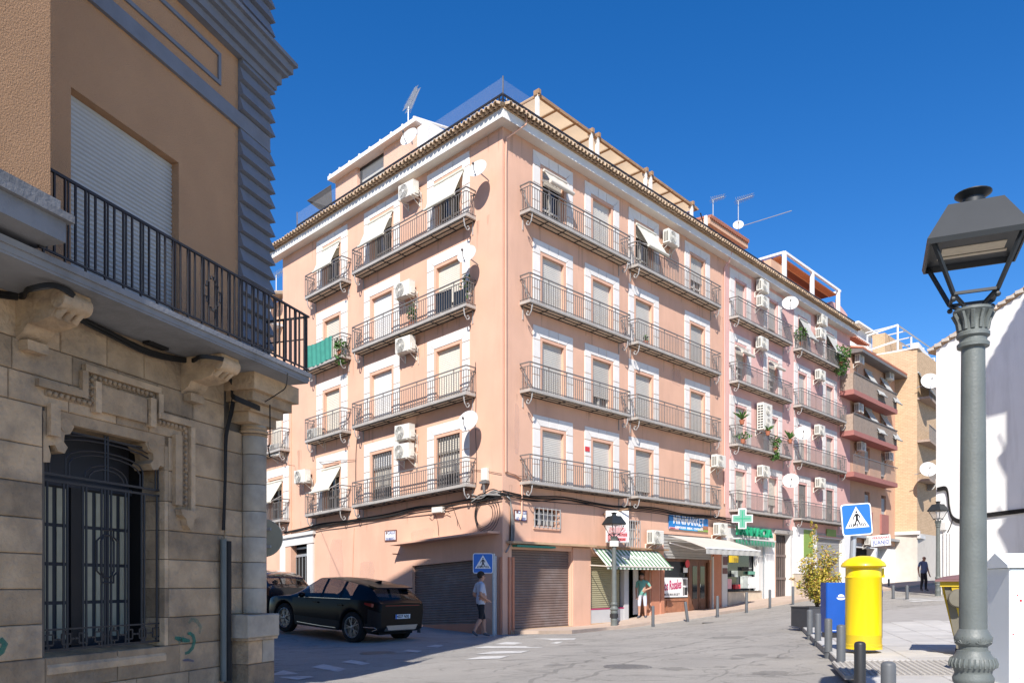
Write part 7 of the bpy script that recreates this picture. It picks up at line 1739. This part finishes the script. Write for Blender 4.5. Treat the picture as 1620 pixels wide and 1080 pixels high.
# white street cabinet with a pitched top, cut by the frame
c = Vector((5.02, 8.05, -1.10)); M = T(*c) @ RZ(-.12); t = empty('utility_cabinet', 'white utility cabinet with pitched top and red flecks at the right edge', 'cabinet', M)
obj('plinth', MB().box(.01, .9, .01, .44, -.2, .06), ['pavement_dark'], t, M)
obj('case', MB().cbox(0, .92, 0, .48, .06, 1.27, .008), ['cabinet'], t, M)
mb = MB(); mb.prism([(-.03, 1.275), (.51, 1.275), (.51, 1.30), (.24, 1.43), (-.03, 1.30)], lambda p: (-.03, p[0], p[1]), lambda p: (.95, p[0], p[1])); obj('pitched_top', mb, ['cabinet'], t, M)
obj('shadow_gap', MB().box(.005, .915, .004, .476, 1.268, 1.2745), ['dark'], t, M)
obj('door_seam', MB().box(.455, .462, -.003, -.0005, .12, 1.2), ['dark'], t, M)
rnd = random.Random(2); mb = MB()
for i in range(16):
    x, z = rnd.uniform(.03, .5), rnd.uniform(.1, 1.22); s_ = rnd.uniform(.006, .02)
    mb.add([(x + s_ * rnd.uniform(.6, 1.2) * math.cos(a), -.002, z + s_ * rnd.uniform(.4, 1) * math.sin(a)) for a in [k * PI / 3 for k in range(6)]], [tuple(range(6))])
obj('paint_flecks', mb, ['red_flecks'], t, M, kind='stuff')

# tall house at the edge of the square that throws its shadow on the white wall
hp = empty('tall_house', 'tall tiled-roof house beyond the right edge whose shadow falls on the white wall', 'building', T(24, 21, -.6))
def sh_pt(px, py, yh):
    u = Wf.u(px); p = Wf.P(u, Wf.v(px, py), 0); return p - LIGHT * ((p.y - yh) / LIGHT.y)
e1 = sh_pt(1606, 690, 23.0); tip = sh_pt(1559, 655, 23.0); ev2 = sh_pt(1601, 652, 23.0); hi_ = sh_pt(1680, 438, 23.0)
obj('wall', MB().box(e1.x, e1.x + 12, e1.y, e1.y + 1.2, -2, ev2.z), ['cloth_beige'], hp)
mb = MB(); mb.prism([(tip.x, tip.z - .1), (ev2.x, ev2.z + .1), (ev2.x + 12, ev2.z + .1), (ev2.x + 12, hi_.z), (hi_.x, hi_.z), (tip.x, tip.z + .25)], lambda p: (p[0], e1.y - .1, p[1]), lambda p: (p[0], e1.y + 1.4, p[1])); obj('roof', mb, ['red_tile'], hp)
tb = MB(); n = 12
for i in range(n):
    f = i / (n - 1); x = tip.x + (hi_.x - tip.x) * f; z = tip.z + .2 + (hi_.z - tip.z - .2) * f; tb.tube([(x - .05, e1.y - .15, z), (x - .05, e1.y + 1.4, z)], .16, 8)
obj('roof_tiles', tb, ['red_tile'], hp, kind='stuff')
for y in (735, 850):
    a = sh_pt(1592, y - 20, 23.0); b_ = sh_pt(1592, y + 22, 23.0); b2 = obj('balcony', MB().box(a.x, e1.x, e1.y, e1.y + 1.2, b_.z, b_.z + .18), ['grey_white'], hp)
    obj('railing', MB().box(a.x, a.x + .04, e1.y, e1.y + 1.2, a.z - .06, a.z).box(a.x, a.x + .03, e1.y, e1.y + .03, b_.z, a.z).box(a.x, a.x + .03, e1.y + .5, e1.y + .53, b_.z, a.z), ['iron_grey'], b2)

# ================================================================== CARS
def wheel_set(t, M, xs, ty, rim_m, r=.355):
    for x in xs:
        for sy in (-1, 1):
            Mw = M @ T(x, sy * ty, r) @ RX(-PI / 2 * sy)
            w = obj('wheel', MB().lathe([(r * .62, -.11), (r * .9, -.115), (r, -.08), (r, .07), (r * .93, .10), (r * .70, .105), (r * .66, .06)], 36), ['tyre'], t, Mw, smooth=40)
            mb = MB(); mb.lathe([(r * .67, .055), (r * .69, .10), (r * .66, .104), (r * .63, .06)], 32, 0); mb.lathe([(.055, .02), (.055, .09), (.04, .10), (.002, .10)], 14, 0)
            for k in range(5):
                a = 2 * PI * k / 5
                for da in (-.10, .10):
                    p0 = Vector((.045 * math.cos(a), .045 * math.sin(a), .09)); p1 = Vector((r * .66 * math.cos(a + da * 1.9), r * .66 * math.sin(a + da * 1.9), .085)); mb.tube([p0, p1], .011, 4, 0)
            mb.lathe([(.02, .03), (r * .62, .03)], 24, 1)
            obj('rim', mb, [rim_m, 'clad'], w, Mw, smooth=40)

def car(name, label, M, m, L_=4.5, Wd=.93, suv=True):
    """x forward from the rear bumper, y to the left, z up"""
    t = empty(name, label, 'car', M, 'cars parked in the side street'); xw = (.86, 3.54) if suv else (.72, 3.25); r = .39 if suv else .31; Ra = r + .065
    k = L_ / 4.5
    X = [0, .04, .10, .2, .32] + [xw[0] + Ra * math.cos(PI - i * PI / 10) for i in range(11)] + [1.45, 1.7, 1.95, 2.2, 2.45, 2.7, 2.9] + [xw[1] + Ra * math.cos(PI - i * PI / 10) for i in range(11)] + [L_ * .93, L_ * .965, L_ * .985, L_]
    X += [.95 * k, 1.30 * k, 1.40 * k, 2.02 * k, 2.12 * k, 2.95 * k]; X = sorted(set(round(x, 3) for x in X))
    ip = lambda x, a, b_: float(np.interp(x, [q * k for q in a], b_))
    hgt = 1.575 if suv else 1.50
    def sec(x):
        wb_ = Wd * ip(x, [0, .08, .25, .6, 1.2, 3.2, 3.8, 4.2, 4.42, 4.5], [.80, .88, .95, .99, 1, 1, .985, .93, .82, .66])
        belt = ip(x, [0, .3, .8, 2.0, 3.0, 3.4, 4.0, 4.35, 4.5], [1.02, 1.10, 1.09, 1.03, .985, .965, .92, .83, .74])
        roof = ip(x, [0, .06, .18, .38, .52, .8, 1.3, 2.0, 2.45, 2.85, 3.2, 3.45, 3.9, 4.3, 4.5], [1.05, 1.09, 1.20, 1.36, 1.42, 1.475, hgt - .03, hgt, hgt - .03, 1.34, 1.13, 1.03, .975, .88, .76])
        roof = max(roof, belt + .012)
        ww = Wd * ip(x, [0, .2, .4, .6, 1.3, 2.2, 2.6, 3.0, 3.3, 3.5, 4.5], [.74, .74, .70, .70, .70, .69, .69, .74, .82, .86, .70])
        ww = min(ww, wb_ - .01)
        low = ip(x, [0, .12, .4, 4.1, 4.5], [.46, .34, .27, .25, .32])
        a = low
        for xc in xw:
            d = abs(x - xc)
            if d <= Ra: a = max(a, r + math.sqrt(max(Ra * Ra - d * d, 0)) * .98)
        mid = max(a + .03, low + .25); up = max(a + .05, belt - .20)
        return [(0, min(a, .60) if a > low else low), (wb_ * .80, a), (wb_ * .965, a), (wb_ * 1.0, max(mid, a + .02)), (wb_ * 1.005, max(up, mid + .02)), (wb_ * .975, belt), (wb_ * .955, belt + .02), ((wb_ * .95 + ww) / 2 + .015, (belt + roof) / 2), (ww, roof - .035), (ww * .88, roof - .008), (0, roof + .012)]
    S = [sec(x) for x in X]; n = len(S[0]); vs = []; fs = []; ms = []
    for sgn in (1, -1):
        o = len(vs)
        for x, s_ in zip(X, S):
            for (y, z) in s_: vs.append((x, sgn * y, z))
        for i in range(len(X) - 1):
            xm = (X[i] + X[i + 1]) / 2 / k
            for j in range(n - 1):
                f = (o + i * n + j, o + i * n + j + 1, o + (i + 1) * n + j + 1, o + (i + 1) * n + j); fs.append(f if sgn > 0 else f[::-1])
                mi = 0
                if j in (6, 7) and .95 < xm < 2.95 and not (1.30 < xm < 1.40) and not (2.02 < xm < 2.12): mi = 1
                if j in (8, 9) and (2.5 < xm < 3.38): mi = 1
                if j in (8, 9) and (.10 < xm < .42): mi = 1
                if j < 3 or (j == 3 and xm < .3): mi = 2
                ms.append(mi)
        for i in (0, len(X) - 1):
            c_ = len(vs); q = [o + i * n + j for j in range(n)]
            fs.append(tuple(q)); ms.append(0)
    mb = MB(); mb.v = vs; mb.f = [list(f) for f in fs]; mb.m = ms
    me = mb.mesh('body', [m, 'car_glass', 'clad'], 32); obj('body', me, None, t, M)
    wheel_set(t, M, xw, Wd - .125, 'rim', r)
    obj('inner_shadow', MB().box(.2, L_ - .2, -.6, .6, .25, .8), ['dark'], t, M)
    for sy in (-1, 1):
        obj('door_mirror', MB().ball((2.72 * k, sy * (Wd + .07), 1.07), .1, 10, 6, sc=(.8, 1.1, .72)), [m], t, M, smooth=60)
        for x in (1.28, 2.22): obj('door_handle', MB().cbox(x * k - .09, x * k + .09, sy * Wd - .0, sy * (Wd + .028), .90, .935, .004) if sy < 0 else MB().box(x * k - .09, x * k + .09, sy * Wd, sy * (Wd + .028), .90, .935), [m], t, M)
        P_ = [(x * k, sy * (sec(x * k)[5][0] + .004), sec(x * k)[5][1] + .012) for x in (.95, 1.2, 1.7, 2.2, 2.7, 2.95)]; obj('window_trim', MB().tube(P_, .009, 4), ['chrome'], t, M)
        obj('sill_trim', MB().tube([(1.42 * k, sy * (Wd + .004), .33), (2.0 * k, sy * (Wd + .006), .325), (2.95 * k, sy * (Wd + .004), .34)], .012, 4), ['chrome'], t, M)
        obj('tail_light', MB().add([(.03, sy * Wd * .62, .99), (.02, sy * Wd * .62, .92), (.20, sy * (Wd * .955), .95), (.42, sy * (Wd * .985), 1.0), (.42, sy * (Wd * .985), 1.045), (.2, sy * (Wd * .95), 1.04)], [(0, 1, 2, 5), (5, 2, 3, 4)]), ['tail_red'], t, M)
        obj('bumper_reflector', MB().tube([(.42, sy * (Wd * .985), .44), (.10, sy * (Wd * .92), .45), (.05, sy * (Wd * .86), .42), (.16, sy * (Wd * .93), .36)], .014, 4), ['chrome'], t, M)
        obj('headlight', MB().add([(L_ - .10, sy * Wd * .62, .74), (L_ - .05, sy * Wd * .5, .68), (L_ - .14, sy * Wd * .80, .66), (L_ - .45, sy * Wd * .955, .80), (L_ - .42, sy * Wd * .93, .84)], [(0, 1, 2, 3, 4)]), ['chrome'], t, M)
    obj('spoiler', MB().add([(.30, -.62, hgt - .155), (.30, .62, hgt - .155), (.66, .62, hgt - .10), (.66, -.62, hgt - .10), (.28, -.62, hgt - .185), (.28, .62, hgt - .185), (.5, .62, hgt - .175), (.5, -.62, hgt - .175)], [(0, 1, 2, 3), (0, 4, 5, 1), (4, 7, 6, 5), (0, 3, 7, 4), (1, 5, 6, 2)]), [m], t, M)
    obj('aerial_fin', MB().prism([(.82, hgt - .09), (1.05, hgt - .055), (.84, hgt - .01), (.81, hgt - .015)], lambda p: (p[0], -.02, p[1]), lambda p: (p[0], .02, p[1])), [m], t, M)
    obj('skid_plate', MB().add([(-.015, -.55, .50), (-.015, .55, .50), (-.02, .48, .38), (-.02, -.48, .38), (.10, -.62, .50), (.10, .62, .50), (.10, .5, .34), (.10, -.5, .34)], [(0, 1, 2, 3), (0, 4, 5, 1), (3, 2, 6, 7), (0, 3, 7, 4), (1, 5, 6, 2)]), ['rim'], t, M)
    return t
c1 = Vector((-4.0, 20.0)); dcar = Vector((-.845, .535)).normalized(); sidec = Vector((-dcar.y, dcar.x))       # left side of the car faces away or towards us
ang = math.atan2(dcar.y, dcar.x)
# wheel contact on the near (left) side of the car: rear wheel seen at px 557, front wheel at px 440
rearL = Vector(((557 - CX) / FPX * 20.0, 20.0, -(1016 - HOR) / FPX * 20.0)); frontL = Vector(((441 - CX) / FPX * 21.75, 21.75, -(997 - HOR) / FPX * 21.75))
ex = (frontL - rearL).normalized(); ey = Vector((0, 0, 1)).cross(ex).normalized(); ez = ex.cross(ey)
org = rearL - ex * .86 - ey * (.93 - .07)
MC = Matrix(((ex.x, ey.x, ez.x, org.x), (ex.y, ey.y, ez.y, org.y), (ex.z, ey.z, ez.z, org.z), (0, 0, 0, 1)))
suv = car('parked_car', 'glossy black crossover car parked in the shade with its rear towards the corner', MC, 'car_black')
pl = obj('number_plate', MB().box(-.02, -.010, -.26, .26, .66, .77), ['sign_white'], suv, MC @ T(0, -.0, 0) )
Mp = MC @ T(-.022, 0, .715) @ RZ(-PI / 2)
mb = text_mb('4537 NXJ', .105, .001, .003); obj('plate_lettering', mb, ['black_print'], suv, Mp); obj('plate_band', MB().box(-.26, -.215, -.002, .001, -.055, .055), ['sign_blue'], suv, Mp)
mb = text_mb('KIA', .085, .004, .003); mb.v = [(x * 1.5, y, z) for x, y, z in mb.v]; obj('badge', mb, ['chrome'], suv, MC @ T(.005, -.02, .96) @ RZ(-PI / 2))
obj('light_bar', MB().box(-.005, .012, -.6, .6, .985, 1.0), ['tail_red'], suv, MC)
MC2 = MC @ T(5.2, -.55, .0) @ RZ(-.10)
zz = MC2.translation; MC2 = Matrix.Translation((0, 0, .02)) @ MC2
c2 = car('parked_car', 'dark hatchback half hidden behind the stone column, ahead of the black crossover', MC2, 'car_plum', 3.95, .87, False)

# ================================================================== PEOPLE
def skin_body(verts, edges, root=0, sub=2):
    me = bpy.data.meshes.new('person'); me.from_pydata([v[0] for v in verts], edges, []); o = bpy.data.objects.new('person', me); COL.objects.link(o)
    sm = o.modifiers.new('s', 'SKIN'); sl = me.skin_vertices[0].data if me.skin_vertices else None
    if sl is None:
        bpy.context.view_layer.objects.active = o; o.select_set(True); bpy.ops.mesh.customdata_skin_add(); sl = me.skin_vertices[0].data
    for i, v in enumerate(verts): sl[i].radius = v[1] if isinstance(v[1], tuple) else (v[1], v[1]); sl[i].use_root = (i == root)
    sm.use_smooth_shade = True; sm.branch_smoothing = .6
    ss = o.modifiers.new('u', 'SUBSURF'); ss.levels = sub; ss.render_levels = sub
    dg = bpy.context.evaluated_depsgraph_get(); m2 = bpy.data.meshes.new_from_object(o.evaluated_get(dg)); bpy.data.objects.remove(o); return m2

def person(M, label, mats_, pose, hair=True, belly=0.0, shoulder=.19, long_trousers=False, sleeve=.75):
    """pose gives joints in metres, x to the person's left... z up, facing +y; mats_ = skin, shirt, legs, shoe"""
    J = {}; V_ = []; E_ = []
    def a(n, p, r, par=None):
        J[n] = len(V_); V_.append((Vector(p), r)); 
        if par is not None: E_.append((J[par], J[n]))
    q = pose
    a('pelvis', q['pelvis'], (.155, .125)); a('belly', q['belly'], (.165 + belly, .13 + belly), 'pelvis'); a('chest', q['chest'], (.165 + belly * .5, .125 + belly * .4), 'belly'); a('upper', q['upper'], (.13, .095), 'chest'); a('neck', q['neck'], .058, 'upper')
    hx, hy, hz = q['head']; f = Vector(q.get('face', (0, 1, 0))).normalized()
    a('jaw', (hx + f.x * .02, hy + f.y * .02, hz - .075), (.066, .072), 'neck'); a('head', (hx, hy, hz + .02), (.082, .096), 'jaw'); a('crown', (hx - f.x * .015, hy - f.y * .015, hz + .085), (.062, .07), 'head')
    for s_ in ('l', 'r'):
        a('sh' + s_, q['sh' + s_], .068, 'upper'); a('el' + s_, q['el' + s_], .045, 'sh' + s_); a('wr' + s_, q['wr' + s_], .030, 'el' + s_)
        w = Vector(q['wr' + s_]); d = (w - Vector(q['el' + s_])).normalized(); pm = w + d * .075; a('pm' + s_, pm, (.034, .022), 'wr' + s_)
        sd_ = d.cross(Vector((0, 1, .2))).normalized()
        for k, (off, ln) in enumerate(((-.026, .062), (-.009, .076), (.009, .072), (.026, .058))):
            b0 = pm + sd_ * off + d * .035; a(f'f{k}a' + s_, b0, .0095, 'pm' + s_); a(f'f{k}b' + s_, b0 + d * ln * .6 + Vector((0, .012, 0)), .008, f'f{k}a' + s_); a(f'f{k}c' + s_, b0 + d * ln + Vector((0, .03, 0)), .006, f'f{k}b' + s_)
        a('th' + s_, w + d * .05 + Vector((0, .035, 0)), .011, 'pm' + s_); a('ti' + s_, w + d * .09 + Vector((0, .055, 0)), .008, 'th' + s_)
        a('hp' + s_, q['hp' + s_], .098, 'pelvis'); a('kn' + s_, q['kn' + s_], .066 if not long_trousers else .075, 'hp' + s_)
        kn = Vector(q['kn' + s_]); an = Vector(q['an' + s_]); a('cf' + s_, kn.lerp(an, .35) - Vector((0, .012, 0)), .058 if not long_trousers else .066, 'kn' + s_); a('an' + s_, an, .040 if not long_trousers else .055, 'cf' + s_)
        tf = Vector(q['to' + s_]); a('hl' + s_, an + Vector((0, -.03, -.05)), .042, 'an' + s_); a('to' + s_, tf, (.044, .032), 'an' + s_)
    me = skin_body(V_, E_)
    for m in mats_: me.materials.append(MATS[m])
    seg = [(J['pelvis'], J['belly'], 'sh'), (J['belly'], J['chest'], 'sh'), (J['chest'], J['upper'], 'sh'), (J['upper'], J['neck'], 'nk'), (J['neck'], J['head'], 'sk'), (J['head'], J['crown'], 'sk')]
    for s_ in 'lr': seg += [(J['upper'], J['sh' + s_], 'sh'), (J['sh' + s_], J['el' + s_], 'ua'), (J['el' + s_], J['wr' + s_], 'sk'), (J['wr' + s_], J['pm' + s_], 'sk'), (J['pm' + s_], J['f1c' + s_], 'sk'), (J['pelvis'], J['hp' + s_], 'lg'), (J['hp' + s_], J['kn' + s_], 'lg'), (J['kn' + s_], J['an' + s_], 'cf'), (J['an' + s_], J['to' + s_], 'so'), (J['an' + s_], J['hl' + s_], 'so')]
    P0 = np.array([V_[s_[0]][0] for s_ in seg]); P1 = np.array([V_[s_[1]][0] for s_ in seg]); dd = P1 - P0; l2 = (dd ** 2).sum(1)
    hem = Vector(q['pelvis']).z - .06
    for p in me.polygons:
        c_ = np.array(p.center); tt = np.clip(((c_ - P0) * dd).sum(1) / l2, 0, 1); di = ((P0 + dd * tt[:, None] - c_) ** 2).sum(1); i = int(di.argmin()); k = seg[i][2]; t_ = tt[i]
        if k == 'sh': mi = 1 if p.center.z > hem else 2
        elif k == 'nk': mi = 1 if t_ < .55 else 0
        elif k == 'ua': mi = 1 if t_ < sleeve else 0
        elif k == 'lg': mi = (1 if p.center.z > hem else 2)
        elif k == 'cf': mi = 2 if (long_trousers or t_ < .06) else (3 if t_ > .93 else 0)
        elif k == 'so': mi = 3
        else: mi = 0
        p.material_index = mi
    o = obj('person', me, None, None, M); tag(o, label, 'person')
    hv = Vector((hx, hy, hz)); rt = Vector((f.y, -f.x, 0))
    if hair:
        mb = MB(); mb.ball((hx - f.x * .018, hy - f.y * .018, hz + .055), .108, 14, 10, sc=(.92, 1.02, .98)); keep = []
        for fc in mb.f:
            c_ = sum((Vector(mb.v[i]) for i in fc), Vector()) / len(fc); rel = c_ - hv
            if rel.z > .055 or (rel.dot(f) < .01 and rel.z > -.05): keep.append(fc)
        mb.f = keep; mb.m = [0] * len(keep); obj('hair', mb, ['hair'], o, M, smooth=60)
    for sg in (-1, 1):
        obj('ear', MB().ball(tuple(hv + rt * sg * .088 + Vector((0, 0, .005))), .026, 8, 6, sc=(.6, .8, 1.2)), [mats_[0]], o, M, smooth=60)
        obj('eye', MB().ball(tuple(hv + rt * sg * .033 + f * .087 + Vector((0, 0, .022))), .011, 8, 6), ['black_print'], o, M, smooth=60)
    obj('nose', MB().ball(tuple(hv + f * .098 + Vector((0, 0, -.01))), .020, 8, 6, sc=(.8, .9, 1.3)), [mats_[0]], o, M, smooth=60)
    obj('mouth', MB().ball(tuple(hv + f * .085 + Vector((0, 0, -.058))), .018, 8, 4, sc=(1.1, .8, .3)), ['wood_red'], o, M, smooth=60)
    return o
# man walking left in the shade: white shirt, dark shorts, hands at his belt
walk = dict(pelvis=(0, 0, .95), belly=(0, .05, 1.10), chest=(0, .03, 1.28), upper=(0, -.01, 1.43), neck=(0, .0, 1.51), head=(0, .03, 1.62), shl=(-.19, -.02, 1.41), shr=(.19, -.02, 1.41), ell=(-.25, -.10, 1.14), elr=(.25, -.10, 1.14), wrl=(-.17, .10, 1.02), wrr=(.18, .10, 1.02),
            hpl=(-.09, 0, .90), hpr=(.09, 0, .90), knl=(-.09, .13, .50), knr=(.09, -.02, .50), anl=(-.09, .16, .09), anr=(.09, -.24, .14), tol=(-.09, .32, .035), tor=(.09, -.11, .045))
c = gp(760, 1007.5); person(T(c.x, c.y, c.z) @ RZ(-1.15), 'man in white shirt and dark shorts walking in the shade under the crossing sign', ['skin', 'shirt_white', 'shorts_dark', 'shoe'], walk, True, .045)
stand = dict(pelvis=(0, 0, .95), belly=(0, .03, 1.10), chest=(0, .01, 1.28), upper=(0, -.01, 1.43), neck=(0, .0, 1.51), head=(0.01, .03, 1.62), face=(-.25, 1, 0), shl=(-.19, -.01, 1.41), shr=(.19, -.01, 1.41), ell=(-.33, -.06, 1.18), elr=(.24, -.05, 1.13), wrl=(-.16, .17, 1.10), wrr=(.22, .04, .90),
             hpl=(-.10, 0, .90), hpr=(.10, 0, .90), knl=(-.12, .02, .50), knr=(.11, .02, .50), anl=(-.13, 0, .09), anr=(.12, 0, .09), tol=(-.16, .15, .035), tor=(.16, .15, .035))
c = gp(1016, 979); u_ = R.u(1016, .25); p_ = R.P(u_, 0, .25); zf = (HOR - 977.5) / FPX * p_.y
person(T(p_.x, p_.y, zf) @ RZ(PI - .35), 'man in green T-shirt and pale shorts standing in the shop doorway under the striped awning', ['skin', 'shirt_green', 'shorts_pale', 'shoe'], stand, True, .03)
far_ = dict(walk, ell=(-.30, -.04, 1.13), elr=(.30, -.04, 1.13), wrl=(-.33, .03, .87), wrr=(.33, .03, .87), anl=(-.1, .05, .09), anr=(.1, -.06, .09), tol=(-.12, .2, .03), tor=(.12, .08, .03), knl=(-.1, .06, .5), knr=(.1, .02, .5))
c = gp(1461, 935); zf = c.z; D_ = 39.5; person(T((1461 - CX) / FPX * D_, D_, (HOR - 934.5) / FPX * D_) @ RZ(PI + .35), 'heavy man in blue shirt and dark trousers walking in the far shade by the bend', ['skin', 'shirt_blue', 'trouser_dark', 'shoe'], far_, False, .05, long_trousers=True)
